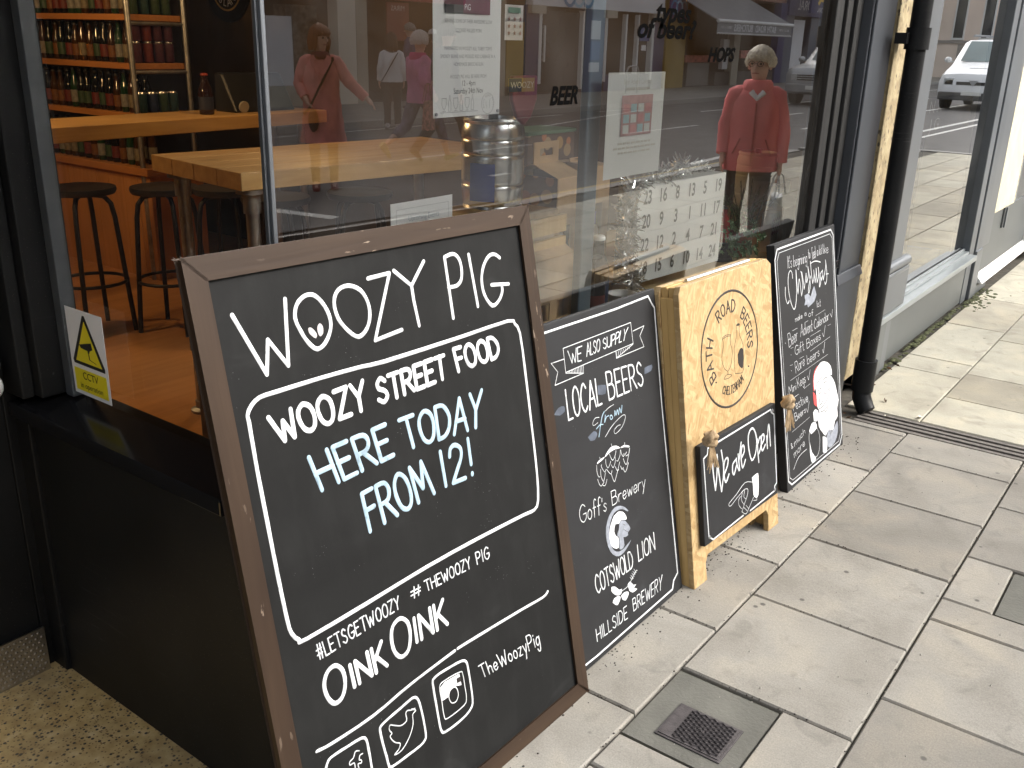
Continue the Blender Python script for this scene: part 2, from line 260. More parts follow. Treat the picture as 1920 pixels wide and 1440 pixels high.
INK={'b1':[('title_lettering','w',77,[[740,10816,1191,9738,1332,10297,1654,9785,1828,10895],[2433,10866,2369,10883,2302,10885,2236,10873,2168,10847,2101,10807,2047,10756,2006,10693,1978,10618,1967,10541,1979,10460,2008,10376,2042,10295,2075,10218,2114,10144,2158,10077,2209,10015,2265,9960,2326,9929,2392,9932,2463,9958,2529,10001,2594,10062,2655,10140,2699,10219,2721,10296,2726,10374,2716,10455,2690,10543,2649,10633,2601,10712,2550,10776,2493,10829,2433,10866],[3273,10894,3182,10898,3091,10885,3014,10855,2954,10807,2906,10742,2878,10665,2869,10572,2879,10468,2907,10367,2957,10272,3026,10180,3098,10101,3169,10032,3244,9976,3320,9948,3399,9960,3479,10001,3548,10055,3602,10120,3645,10199,3673,10280,3687,10362,3686,10446,3671,10529,3641,10614,3597,10699,3538,10770,3459,10826,3365,10869,3273,10894],[3767,10947,4330,10966,3705,9801,4429,9861],[4454,10990,4866,10643,5302,11056],[4866,10643,4866,10354,4912,9849],[5919,9816,5914,11052],[6657,11008,6726,9912],[7262,10281,7841,10213],[5914,11052,5988,11067,6092,11085,6184,11085,6249,11058,6302,11014,6341,10959,6366,10892,6377,10816,6378,10741,6370,10668,6351,10596,6320,10536,6278,10492,6224,10460,6160,10439,6073,10433,5977,10438,5908,10442],[7654,10807,7615,10836,7558,10876,7496,10904,7431,10913,7361,10909,7291,10887,7216,10841,7141,10776,7077,10703,7026,10623,6986,10533,6961,10438,6953,10334,6960,10224,6987,10120,7041,10012,7116,9910,7194,9846,7277,9840,7363,9873,7439,9916,7501,9966,7553,10026,7589,10085,7603,10142,7602,10196,7600,10235]]),
('pig_nose','g',0,[[2204,10315,2222,10325,2249,10326,2277,10314,2310,10281,2346,10233,2367,10192,2366,10160,2352,10134,2334,10120,2297,10138,2276,10158,2252,10181,2228,10208,2210,10236,2201,10265,2198,10295,2204,10315],[2409,10302,2426,10328,2449,10348,2471,10355,2493,10345,2513,10322,2525,10293,2528,10255,2522,10212,2510,10177,2489,10153,2462,10137,2439,10133,2423,10145,2410,10169,2403,10198,2399,10232,2401,10270,2409,10302]]),
('border_line','w',75,[[676,9058,668,9158,671,9176,711,9245,775,9310,856,9365,968,9405,1105,9415,1334,9414,1763,9419,2274,9421,2810,9413,3296,9400,3496,9382,3839,9369,4848,9377,5995,9393,6940,9418,7644,9428,7851,9394,7871,9326,7956,9247,8014,9083,8029,8711,8025,8293,8022,7997,8016,7682,8010,7238,8002,6753,7991,6270,7971,5827,7938,5480,7886,5229,7817,5106,7707,5060,7591,5058,7287,5083,6507,5109,5594,5133,4845,5143,4104,5140,3293,5118,2483,5091,1652,5071,1003,5064,841,5078,849,5118,779,5192,724,5297,698,5403,686,5591,674,5972,667,6426,663,6857,662,7303,659,7788,658,8262,667,8713,676,9058]]),
('street_food_lettering','w',90,[[1064,9032,1308,8564,1334,8901,1520,8570,1536,9056],[1801,9070,1756,9053,1715,9018,1685,8976,1672,8929,1670,8875,1678,8819,1696,8758,1723,8696,1756,8646,1796,8611,1841,8588,1884,8581,1923,8591,1960,8616,1988,8653,2004,8705,2010,8769,2007,8832,1995,8892,1975,8950,1945,8998,1902,9035,1850,9062,1801,9070],[2246,9091,2200,9074,2157,9038,2126,8995,2109,8947,2104,8892,2109,8835,2124,8773,2147,8709,2177,8658,2215,8622,2259,8599,2301,8591,2341,8601,2380,8627,2409,8665,2428,8718,2437,8783,2438,8847,2430,8908,2413,8968,2386,9017,2345,9055,2295,9082,2246,9091],[2521,9112,2822,9127,2558,8606,2841,8614],[2921,9130,3078,8878,3233,9145],[3083,8877,3084,8617],[3776,9015,3750,9039,3712,9070,3675,9085,3638,9068,3601,9035,3578,9000,3574,8967,3583,8932,3605,8901,3645,8877,3697,8857,3739,8832,3768,8799,3788,8761,3791,8724,3768,8686,3728,8649,3686,8631,3641,8644,3594,8676,3560,8700],[3876,9087,4151,9095],[4017,9088,4025,8633],[4238,8641,4231,9097,4285,9099,4359,9099,4418,9089,4451,9063,4469,9027,4473,8990,4465,8952,4443,8913,4408,8883,4352,8868,4284,8863,4235,8860],[4344,8865,4508,8650],[4813,9116,4584,9109,4588,8651,4815,8657],[4585,8892,4771,8898],[5122,9127,4894,9120,4896,8661,5122,8667],[4893,8903,5079,8908],[5205,9127,5479,9135],[5342,9137,5341,8675],[6009,9192,5786,9193,5851,8721],[5816,8974,5995,8975],[6245,9196,6204,9183,6165,9151,6137,9113,6122,9068,6118,9017,6122,8963,6136,8904,6158,8844,6187,8795,6223,8761,6266,8738,6306,8730,6344,8739,6380,8762,6408,8796,6424,8845,6431,8905,6429,8964,6419,9020,6401,9076,6375,9122,6336,9159,6290,9186,6245,9196],[6649,9189,6607,9176,6568,9145,6539,9106,6524,9062,6520,9011,6524,8958,6537,8900,6559,8840,6587,8792,6623,8758,6665,8736,6705,8728,6744,8736,6780,8759,6808,8793,6824,8841,6832,8901,6831,8959,6821,9015,6804,9070,6778,9116,6740,9152,6693,9179,6649,9189],[6935,8730,6881,9189,6927,9189,6993,9188,7054,9170,7109,9126,7159,9065,7193,9006,7204,8950,7200,8894,7185,8846,7159,8806,7123,8774,7081,8749,7030,8736,6975,8732,6935,8730]]),
('here_today_lettering','b',92,[[1896,7489,1736,8136],[2292,7508,2147,8150],[1813,7815,2220,7834],[2621,8170,2285,8156,2426,7516,2749,7533],[2348,7850,2618,7862],[2875,7539,2752,8174,2830,8177,2939,8178,3029,8166,3083,8130,3118,8081,3133,8030,3129,7977,3105,7923,3062,7881,2984,7859,2886,7849,2816,7844],[2970,7851,3256,7559],[3610,8208,3274,8194,3378,7565,3701,7582],[3327,7893,3597,7905],[3982,8189,4368,8187],[4173,8191,4255,7576],[4685,8184,4626,8165,4570,8123,4528,8071,4505,8011,4496,7942,4498,7870,4512,7791,4536,7708,4569,7640,4611,7591,4661,7557,4710,7542,4758,7551,4805,7579,4844,7624,4871,7691,4889,7774,4896,7856,4893,7935,4878,8014,4850,8079,4803,8131,4744,8169,4685,8184],[4990,7519,5000,8177,5063,8178,5152,8175,5232,8149,5295,8083,5347,7993,5376,7903,5376,7820,5356,7738,5325,7667,5282,7611,5229,7566,5173,7534,5108,7520,5038,7519,4990,7519],[5449,7490,5750,8173,5865,7462],[5551,7733,5834,7720],[6091,8173,6207,7809,6477,8170],[6204,7817,6128,7455],[3030,7138,2770,7119,2823,6371],[2798,6783,3016,6799],[3207,6401,3126,7146,3190,7150,3279,7154,3353,7140,3398,7099,3428,7041,3441,6981,3439,6918,3419,6854,3382,6804,3314,6778,3229,6766,3168,6759],[3301,6772,3555,6430],[3727,7188,3680,7163,3638,7109,3608,7045,3595,6973,3594,6890,3604,6804,3626,6712,3659,6617,3699,6541,3748,6489,3803,6457,3855,6447,3903,6464,3946,6504,3976,6561,3989,6640,3989,6737,3978,6831,3958,6921,3927,7008,3889,7080,3838,7136,3780,7176,3727,7188],[4160,6471,4059,7214,4341,6710,4389,7238,4623,6505],[4986,6537,4966,7266],[5214,7085,5225,7128,5242,7188,5268,7235,5308,7262,5358,7277,5410,7275,5467,7252,5526,7212,5565,7163,5579,7106,5574,7041,5551,6971,5505,6898,5441,6821,5378,6746,5314,6664,5252,6583,5208,6527],[5210,6527,5592,6509],[5832,7285,5824,6736],[5819,6545,5818,6514]]),
('hashtag_lettering','w',30,[[1208,4579,1191,4863],[1266,4578,1250,4860],[1164,4668,1280,4680],[1157,4762,1275,4774],[1310,4857,1343,4576,1431,4579],[1539,4864,1440,4862,1470,4583,1568,4586],[1459,4730,1539,4732],[1587,4868,1706,4870],[1649,4866,1677,4589],[1849,4828,1837,4842,1819,4862,1802,4871,1787,4861,1772,4841,1764,4820,1763,4800,1769,4779,1780,4760,1798,4745,1822,4733,1841,4718,1855,4697,1866,4675,1868,4653,1860,4630,1845,4607,1827,4596,1807,4604,1785,4624,1770,4638],[2025,4836,2012,4851,1993,4870,1975,4879,1958,4870,1942,4851,1929,4828,1920,4802,1915,4772,1915,4741,1919,4708,1928,4675,1940,4648,1957,4627,1978,4611,1997,4606,2016,4618,2034,4639,2046,4663,2048,4687,2044,4712,2041,4731],[1987,4719,2048,4720],[2172,4874,2073,4872,2094,4601,2192,4605],[2081,4752,2162,4754],[2217,4887,2336,4890],[2285,4879,2303,4611],[2378,4884,2440,4619,2472,4806,2525,4622,2558,4888],[2677,4893,2659,4884,2642,4866,2629,4844,2621,4819,2618,4789,2619,4759,2623,4726,2630,4692,2641,4665,2655,4646,2672,4634,2705,4635,2721,4648,2733,4668,2741,4696,2746,4730,2747,4763,2745,4795,2739,4826,2729,4852,2714,4872,2695,4887,2677,4893],[2850,4891,2832,4883,2815,4865,2802,4843,2794,4818,2790,4789,2791,4759,2794,4726,2802,4692,2812,4665,2826,4647,2843,4634,2875,4635,2891,4649,2904,4668,2912,4696,2917,4729,2919,4762,2917,4794,2911,4825,2902,4851,2887,4871,2869,4886,2850,4891],[2954,4896,3069,4898,2962,4637,3075,4641],[3117,4891,3178,4764,3235,4894],[3177,4772,3179,4644],[3651,4678,3683,4893],[3770,4680,3804,4880],[3569,4753,3831,4751],[3581,4827,3846,4815],[3969,4890,4093,4887],[4037,4891,4064,4662],[4169,4654,4145,4885],[4293,4644,4271,4877],[4157,4775,4284,4771],[4420,4877,4317,4879,4338,4646,4439,4641],[4331,4774,4415,4771],[4467,4877,4533,4639,4566,4804,4621,4636,4655,4872],[4770,4869,4751,4862,4733,4847,4720,4827,4712,4805,4708,4778,4709,4751,4713,4721,4721,4689,4732,4664,4746,4646,4764,4633,4798,4632,4815,4643,4828,4660,4836,4685,4841,4716,4843,4746,4840,4776,4834,4805,4824,4829,4809,4848,4789,4863,4770,4869],[4957,4868,4938,4861,4920,4845,4906,4826,4898,4803,4894,4776,4894,4748,4897,4718,4905,4686,4915,4660,4930,4642,4947,4629,4981,4628,4998,4639,5011,4657,5020,4682,5026,4713,5028,4744,5026,4774,5020,4803,5011,4827,4996,4847,4976,4862,4957,4868],[5066,4864,5186,4861,5071,4618,5189,4613],[5228,4859,5290,4733,5352,4856],[5297,4731,5297,4607],[5570,4603,5555,4862,5582,4861,5621,4859,5652,4852,5671,4836,5682,4815,5686,4794,5684,4770,5674,4747,5657,4729,5627,4723,5590,4722,5563,4722],[5761,4592,5754,4854],[5968,4808,5954,4822,5933,4842,5912,4852,5891,4844,5870,4827,5852,4805,5840,4781,5831,4751,5828,4722,5830,4690,5838,4658,5850,4631,5868,4609,5890,4592,5912,4586,5935,4595,5959,4615,5975,4636,5980,4660,5978,4685,5976,4703],[5909,4705,5981,4702]]),
('oink_lettering','w',84,[[1497,4309,1435,4319,1368,4308,1308,4279,1258,4231,1215,4165,1189,4090,1183,4005,1194,3911,1216,3825,1251,3749,1297,3681,1349,3638,1409,3627,1476,3640,1534,3673,1582,3730,1622,3806,1648,3887,1659,3974,1656,4066,1639,4147,1603,4215,1553,4273,1497,4309],[3201,4446,3128,4448,3050,4425,2986,4384,2943,4324,2914,4245,2898,4160,2894,4067,2903,3967,2926,3879,2964,3803,3015,3738,3073,3699,3141,3690,3215,3706,3278,3746,3326,3816,3363,3909,3386,4005,3396,4101,3391,4199,3370,4284,3326,4355,3266,4413,3201,4446],[1843,3714,1821,4154],[1972,3713,1949,4166,2285,3713,2259,4195],[2400,3712,2373,4206],[2638,4231,2389,3920],[2467,3993,2685,3712],[3533,3797,3548,4290],[3670,3791,3681,4292,4004,3778,4004,4299],[4127,3773,4123,4301],[4399,4306,4125,3995],[4212,4068,4431,3762]]),
('rule_line','w',63,[[779,3013,850,3001,961,2983,1144,2969,1431,2956,1790,2947,2151,2952,2484,2980,2820,3022,3190,3058,3663,3085,4169,3107,4526,3122],[4612,3128,4891,3116,5289,3098,5694,3078,6082,3058,6476,3037,6830,3017,7134,2995,7398,2974,7599,2965,7716,2979,7770,3004,7802,3023]]),
('rule_line','w',55,[[2248,2586,2255,2637,2289,2659,2371,2681,2494,2699,2666,2717,2853,2735,3026,2758,3169,2769,3245,2750,3287,2710,3317,2658,3337,2571,3356,2416,3370,2232,3376,2034,3371,1867,3357,1800,3324,1772,3273,1743,3180,1726,2999,1722,2786,1725,2564,1726,2382,1737,2324,1761,2314,1810,2302,1899,2295,2017,2277,2158,2261,2309,2250,2461,2248,2586],[3771,2783,3790,2845,3830,2854,3898,2870,4001,2876,4157,2868,4335,2854,4517,2839,4674,2816,4759,2781,4804,2730,4824,2669,4829,2571,4835,2390,4836,2187,4835,2005,4825,1853,4807,1768,4765,1714,4683,1666,4567,1631,4412,1611,4238,1603,4052,1604,3897,1616,3834,1637,3809,1679,3790,1743,3781,1860,3776,2081,3773,2336,3768,2585,3771,2783],[904,2610,938,2662,992,2717,1057,2733,1149,2734,1292,2730,1458,2719,1640,2711,1796,2692,1865,2656,1893,2598,1905,2519,1906,2401,1909,2203,1904,2003,1879,1866,1855,1779]]),
('icon_outline','w',23,[[3197,2535,3170,2538,3133,2543,3096,2551,3062,2567,3030,2585,3001,2595,2977,2592,2956,2580,2942,2557,2941,2512,2947,2456,2936,2413,2895,2394,2837,2389,2778,2395,2724,2418,2670,2452,2621,2484,2578,2514,2541,2541,2511,2553,2489,2540,2475,2512,2470,2479,2484,2443,2509,2403,2521,2372,2508,2360,2482,2357,2466,2346,2467,2319,2478,2286,2495,2251,2516,2216,2542,2181,2572,2147,2612,2118,2656,2092,2681,2065,2677,2035,2656,2004,2626,1978,2577,1957,2520,1939,2499,1927,2540,1914,2618,1906,2699,1915,2779,1949,2862,1999,2936,2056,2996,2117,3046,2185,3083,2252,3099,2322,3103,2393,3114,2445,3149,2467,3191,2471,3211,2480,3190,2508,3147,2541,3114,2565],[3942,2605,3970,2647,4015,2662,4095,2664,4245,2658,4431,2640,4573,2617,4630,2598,4643,2575,4648,2529,4656,2445,4657,2340,4656,2239,4659,2148,4660,2061,4650,1989,4638,1935,4615,1895,4547,1867,4391,1851,4189,1847,4034,1855,3968,1869,3949,1895,3941,1948,3934,2044,3937,2166,3941,2286,3935,2403,3930,2518,3942,2605],[4350,2391,4309,2399,4262,2397,4222,2384,4190,2357,4165,2319,4153,2275,4158,2220,4176,2159,4203,2112,4244,2084,4294,2070,4339,2072,4376,2092,4409,2128,4430,2170,4436,2216,4431,2268,4420,2313,4403,2347,4380,2374,4350,2391],[1691,2489,1666,2504,1631,2523,1598,2528,1576,2506,1556,2469,1533,2439,1499,2428,1463,2423,1436,2415,1424,2394,1422,2369,1431,2350,1459,2346,1499,2347,1528,2337,1536,2300,1533,2251,1529,2215],[1754,2395,1735,2399,1708,2403,1685,2398,1669,2376,1658,2346,1654,2322,1683,2311,1702,2283,1701,2258,1692,2242,1667,2248,1633,2264,1609,2265,1606,2234,1612,2188,1617,2154]]),
('icon_fill','f',0,[[3961,2587,4095,2639,4545,2598,4558,2332,4364,2400,4224,2391,4132,2283,3931,2292]]),
('icon_fill','k',0,[[4439,2536,4554,2527,4554,2418,4441,2435]]),
('handle_lettering','w',29,[[5145,2458,5325,2447],[5228,2458,5303,2141],[5384,2444,5456,2122],[5431,2232,5440,2253,5454,2281,5470,2298,5490,2296,5512,2281,5531,2261,5542,2236,5548,2205,5555,2176,5562,2150,5569,2127,5574,2110],[5626,2193,5658,2193,5702,2195,5730,2203,5729,2226,5712,2256,5693,2278,5675,2288,5656,2290,5627,2264,5619,2236,5618,2207,5627,2176,5642,2144,5658,2119,5672,2106,5703,2101,5720,2112,5736,2130,5747,2143],[5756,2421,5892,2078,5912,2311,6021,2065,6029,2405],[6172,2247,6154,2242,6139,2225,6130,2202,6127,2173,6131,2139,6141,2109,6159,2083,6184,2061,6206,2050,6224,2056,6239,2073,6249,2095,6252,2123,6248,2156,6239,2186,6220,2213,6195,2236,6172,2247],[6357,2229,6339,2223,6324,2206,6314,2183,6311,2153,6315,2118,6324,2087,6343,2061,6367,2039,6389,2028,6407,2034,6423,2051,6432,2073,6435,2102,6432,2136,6423,2167,6405,2194,6380,2217,6357,2229],[6481,2216,6594,2207,6511,2016,6624,2005],[6654,2200,6739,2013],[6772,2194,6730,1848],[6858,1978,6809,2355,6843,2352,6892,2348,6933,2336,6958,2312,6975,2281,6984,2249,6983,2215,6974,2181,6955,2156,6917,2148,6870,2149,6835,2151],[7061,2173,7086,1961],[7051,2266,7053,2251],[7252,2105,7237,2125,7215,2151,7194,2164,7175,2155,7157,2132,7145,2106,7142,2077,7145,2043,7153,2013,7165,1987,7181,1964,7199,1955,7221,1969,7244,1997,7261,2019],[7252,2153,7259,2096,7269,2014,7275,1941,7275,1884,7271,1835,7263,1803,7248,1792,7228,1797,7210,1809,7195,1829,7182,1855,7173,1874]])],'b2':[('border_line','w',56,[[379,8667,720,8658,3923,8643,5685,8687,5874,8426,5974,8320,5870,5726,5862,2894,5857,544,5578,408,5469,190,1338,152,355,182]]),
('banner_line','w',19,[[1414,8148,4639,8162,4657,7590,1409,7562,1414,8148],[1400,7891,857,7905,1084,7649,913,7365,2162,7367,1406,7545],[2181,7561,2162,7367],[4708,7916,5316,7943,5042,7716,5207,7389,3749,7392,4640,7576],[3751,7556,3749,7392],[1506,7561,1518,7523],[1572,7561,1581,7508],[1638,7561,1644,7493],[1705,7561,1708,7478],[1772,7561,1772,7463],[1839,7561,1836,7448],[1907,7561,1901,7433],[1975,7561,1966,7418],[2043,7561,2031,7403],[2112,7561,2097,7387],[3782,7554,3784,7408],[3872,7554,3877,7420],[3962,7553,3970,7433],[4054,7552,4064,7446],[4145,7552,4159,7458],[4237,7551,4254,7471],[4330,7551,4349,7484],[4423,7550,4445,7497]]),
('banner_lettering','w',30,[[1594,8043,1719,7721,1782,7945,1854,7713,1966,8041],[2225,8036,2020,8037,1968,7703,2123,7695],[1998,7880,2146,7876],[2382,7741,2494,8059,2542,7742],[2417,7850,2525,7850],[2612,8055,2570,7741,2671,7741],[2860,7997,2850,8014,2835,8037,2817,8048,2795,8038,2771,8016,2755,7993,2748,7970,2748,7946,2755,7924,2772,7907,2795,7892,2813,7874,2823,7851,2827,7825,2822,7800,2805,7774,2780,7750,2757,7738,2737,7748,2719,7771,2705,7788],[2994,8047,2969,8039,2942,8019,2919,7993,2902,7965,2889,7931,2880,7895,2874,7857,2872,7817,2876,7785,2886,7763,2901,7748,2918,7742,2938,7748,2961,7763,2982,7785,3001,7817,3018,7856,3032,7894,3040,7931,3045,7967,3042,7998,3032,8022,3014,8040,2994,8047],[3346,7975,3329,7988,3305,8006,3279,8015,3252,8005,3223,7985,3205,7965,3201,7945,3206,7925,3220,7907,3245,7894,3279,7882,3305,7867,3322,7848,3331,7826,3330,7804,3312,7782,3284,7761,3257,7750,3230,7758,3202,7777,3182,7791],[3403,8018,3394,7966,3381,7892,3374,7831,3379,7796,3390,7774,3402,7759,3430,7751,3463,7751,3497,7761,3515,7776,3533,7799,3552,7835,3570,7897,3588,7972,3601,8026],[3568,7752,3644,8026,3682,8027,3735,8028,3776,8022,3795,8007,3801,7985,3798,7963,3784,7938,3761,7912,3731,7892,3688,7883,3638,7880,3603,7878],[3759,7757,3868,8036,3906,8037,3959,8038,3998,8033,4016,8017,4020,7995,4013,7972,3997,7947,3970,7920,3938,7900,3894,7890,3845,7887,3809,7886],[4089,8046,3948,7762,4076,7763],[4281,8050,4288,7908,4478,8057],[4289,7907,4198,7761]]),
('local_beers_lettering','w',51,[[1306,7152,1300,6402,1492,6403],[1711,7136,1673,7116,1634,7068,1603,7008,1584,6938,1574,6857,1571,6773,1576,6680,1588,6585,1608,6507,1636,6453,1671,6418,1707,6405,1742,6418,1778,6454,1807,6507,1827,6583,1841,6676,1847,6768,1845,6856,1836,6943,1817,7015,1788,7074,1750,7119,1711,7136],[2177,6989,2151,7033,2115,7092,2078,7121,2040,7097,2002,7044,1970,6981,1947,6916,1931,6842,1923,6767,1927,6687,1940,6606,1961,6536,1991,6476,2029,6428,2067,6407,2110,6432,2153,6483,2183,6521],[2259,6409,2414,7107,2566,6411],[2314,6655,2513,6653],[2643,7098,2643,6411,2835,6412],[3197,6412,3156,7148,3218,7144,3304,7137,3372,7119,3406,7083,3423,7036,3427,6985,3423,6925,3407,6861,3374,6815,3311,6800,3232,6805,3175,6809],[3175,6809,3243,6808,3337,6805,3414,6784,3460,6736,3488,6671,3499,6607,3495,6545,3473,6482,3433,6436,3358,6416,3264,6413,3197,6412],[3830,7102,3567,7120,3605,6404,3867,6399],[3586,6776,3800,6766],[4189,7077,3926,7095,3962,6397,4223,6391],[3943,6760,4158,6750],[4318,6389,4285,7071,4346,7066,4432,7057,4501,7036,4540,6994,4562,6939,4570,6885,4562,6830,4539,6775,4501,6735,4437,6718,4358,6716,4302,6716],[4421,6711,4622,6383],[4949,6922,4918,6959,4873,7008,4830,7034,4787,7015,4746,6971,4720,6922,4717,6875,4730,6823,4756,6776,4803,6737,4863,6703,4913,6664,4948,6613,4973,6558,4977,6506,4952,6453,4908,6403,4859,6378,4807,6401,4751,6450,4712,6487]]),
('from_lettering','b',27,[[2912,6191,2878,6171,2830,6141,2786,6103,2752,6057,2721,6002,2689,5943,2652,5875,2615,5802,2583,5739,2560,5690,2542,5651,2530,5625],[2458,5856,2506,5873,2575,5896,2639,5910,2696,5905,2748,5891,2784,5881],[2934,6086,2910,6032,2878,5960,2865,5917,2884,5934,2922,5982,2964,6019,3011,6030,3062,6030,3098,6030],[3205,6013,3179,6009,3153,5992,3139,5971,3144,5946,3161,5917,3182,5900,3212,5903,3247,5917,3265,5937,3256,5963,3231,5994,3205,6013],[3370,5944,3379,5988,3392,6047,3405,6077,3414,6045,3423,5983,3438,5949,3467,5980,3502,6038,3530,6068,3542,6029,3549,5962,3561,5928,3586,5969,3618,6044,3647,6085,3666,6046,3681,5974,3700,5938,3727,5982,3756,6062,3778,6122]]),
('flourish_line','w',14,[[2637,6109,2586,6121,2516,6135,2451,6137,2397,6115,2349,6079,2319,6046,2313,6016,2325,5988,2354,5971,2415,5972,2493,5984,2549,5993],[2824,5539,2912,5587,3037,5654,3167,5714,3295,5758,3428,5795,3549,5823,3659,5844,3757,5856,3830,5855,3873,5835,3890,5800,3880,5756,3836,5696,3763,5627,3681,5569,3584,5529,3477,5500,3390,5483,3337,5479,3303,5487,3281,5502,3265,5526,3259,5558,3276,5587,3328,5614,3402,5637,3469,5653,3523,5653,3571,5645,3603,5639],[2954,6187,3000,6199,3066,6217,3138,6232,3225,6240,3320,6246,3386,6249]]),
('chalk_smudge','s',0,[[725,6687,812,6748,930,6807,1064,6812,1173,6786,1202,6721,1173,6654,1069,6624,966,6611],[2713,6912,2903,6891,3086,6843,3108,6724,3042,6621,2873,6637,2709,6682],[5119,6817,5336,6828,5543,6819,5553,6742,5462,6662,5269,6647,5086,6651],[2040,5757,2174,5803,2327,5835,2428,5792,2473,5723,2420,5655,2322,5604,2212,5615,2120,5641]]),
('hop_fill','f',0,[[2722,5033,2717,5057,2768,5099,2881,5157,3020,5202,3156,5199,3282,5168,3405,5104,3463,5050,3359,5065,3200,5093,3062,5095,2930,5085,2807,5055,2722,5033],[3499,5058,3571,5069,3674,5069,3808,5026,3918,4977,3933,4948,3893,4939,3805,4969,3696,5007,3583,5028,3495,5040],[2309,4985,2335,5010,2399,5036,2556,5050,2693,5051,2620,5012,2466,4990,2322,4972]]),
('hop_drawing','w',18,[[3069,5277,3087,5200],[3719,5120,3708,5068],[2461,5106,2481,5046],[2285,4949,2278,4903,2268,4839,2267,4778,2278,4724,2298,4674,2318,4637,2340,4621,2363,4618,2379,4617],[2515,4893,2488,4875,2490,4848,2522,4789,2572,4714,2616,4665,2647,4666,2673,4692,2691,4713],[2446,4791,2438,4746,2427,4683,2427,4619,2447,4553,2477,4488,2507,4450,2535,4457,2563,4493,2589,4531,2611,4569,2630,4609,2643,4638],[2260,4586,2272,4547,2290,4492,2311,4444,2334,4407,2360,4378,2392,4363,2440,4375,2495,4402,2534,4423],[2471,4355,2499,4339,2539,4320,2579,4319,2618,4353,2658,4406,2686,4445],[2726,4970,2721,4938,2715,4893,2718,4847,2734,4797,2760,4745,2790,4716,2828,4726,2870,4758,2904,4788,2926,4811,2940,4832,2949,4846],[2924,5052,2955,4986,3000,4896,3048,4842,3102,4854,3159,4901,3204,4947,3231,4983,3247,5016,3256,5040],[2963,4751,2982,4715,3010,4667,3042,4645,3086,4671,3134,4724,3170,4777,3182,4823,3180,4869,3178,4901],[3237,4774,3273,4752,3301,4754,3341,4779,3388,4819,3425,4861,3447,4908,3460,4958,3469,4994],[2722,4703,2767,4647,2830,4572,2884,4524,2920,4530,2946,4563,2964,4588],[2916,4514,2941,4438,2979,4335,3018,4271,3058,4282,3101,4332,3142,4385,3181,4431,3219,4480,3257,4531,3300,4590,3344,4651,3375,4694],[3143,4640,3162,4600,3190,4545,3218,4507,3244,4501,3270,4511,3289,4520],[3485,4989,3487,4965,3490,4930,3500,4893,3523,4848,3554,4802,3581,4776,3601,4790,3619,4826,3631,4853],[3653,4791,3769,4847],[3570,4724,3580,4690,3595,4642,3615,4600,3640,4563,3670,4533,3707,4534,3754,4586,3808,4670,3855,4747,3891,4810,3920,4867,3939,4906],[3715,4753,3821,4757],[3403,4575,3414,4543,3430,4498,3450,4468,3476,4470,3505,4486,3526,4499],[3519,4465,3534,4430,3557,4382,3583,4352,3612,4351,3644,4367,3679,4395,3721,4442,3765,4501,3796,4543]]),
('brewery_lettering','w',24,[[1565,4108,1539,4135,1501,4172,1461,4191,1420,4181,1378,4154,1344,4120,1318,4079,1300,4031,1292,3980,1296,3927,1308,3871,1330,3823,1363,3784,1405,3752,1448,3739,1492,3751,1538,3782,1570,3817,1581,3856,1578,3899,1575,3930],[1454,3942,1591,3929],[1743,3964,1714,3958,1685,3936,1663,3908,1650,3870,1644,3826,1649,3786,1669,3752,1700,3723,1730,3709,1758,3716,1787,3737,1809,3765,1822,3801,1828,3844,1824,3883,1804,3918,1774,3948,1743,3964],[2068,4098,2057,4113,2040,4132,2022,4140,2003,4131,1983,4111,1967,4076,1960,4017,1957,3942,1953,3870,1946,3801,1938,3734,1932,3688],[1901,3939,2030,3927],[2282,4079,2271,4093,2254,4113,2236,4120,2217,4112,2197,4092,2181,4056,2172,3997,2168,3922,2162,3849,2154,3780,2145,3713,2138,3666],[2111,3919,2241,3906],[2356,4048,2338,3956],[2524,3830,2510,3845,2490,3864,2469,3874,2445,3868,2419,3852,2407,3834,2416,3816,2438,3796,2459,3775,2481,3755,2502,3735,2511,3715,2498,3692,2473,3671,2448,3661,2424,3671,2399,3693,2382,3708],[2811,3691,2810,4068,2863,4066,2937,4062,2994,4051,3022,4033,3033,4008,3034,3982,3027,3950,3010,3917,2980,3894,2926,3888,2859,3891,2810,3895],[2810,3895,2868,3893,2948,3889,3012,3877,3049,3852,3069,3817,3075,3784,3068,3751,3046,3719,3010,3697,2946,3688,2868,3689,2811,3691],[3142,3882,3137,3676],[3140,3788,3154,3812,3174,3845,3198,3868,3229,3873,3263,3868,3287,3864],[3364,3763,3413,3764,3480,3767,3526,3778,3533,3803,3518,3837,3498,3861,3474,3872,3445,3874,3417,3865,3392,3843,3369,3811,3357,3778,3358,3743,3369,3707,3384,3680,3402,3665,3424,3660,3447,3662,3476,3675,3508,3695,3530,3710],[3603,3860,3654,3652,3730,3817,3782,3646,3862,3847],[3934,3736,3983,3737,4050,3740,4096,3751,4104,3776,4092,3809,4073,3833,4049,3844,4020,3846,3992,3837,3966,3816,3941,3784,3927,3751,3927,3717,3936,3681,3950,3654,3967,3639,3988,3634,4012,3636,4042,3649,4074,3669,4097,3684],[4178,3832,4155,3630],[4168,3740,4184,3763,4207,3795,4234,3818,4265,3823,4299,3818,4322,3814],[4389,3822,4453,3638],[4567,3813,4382,3472]]),
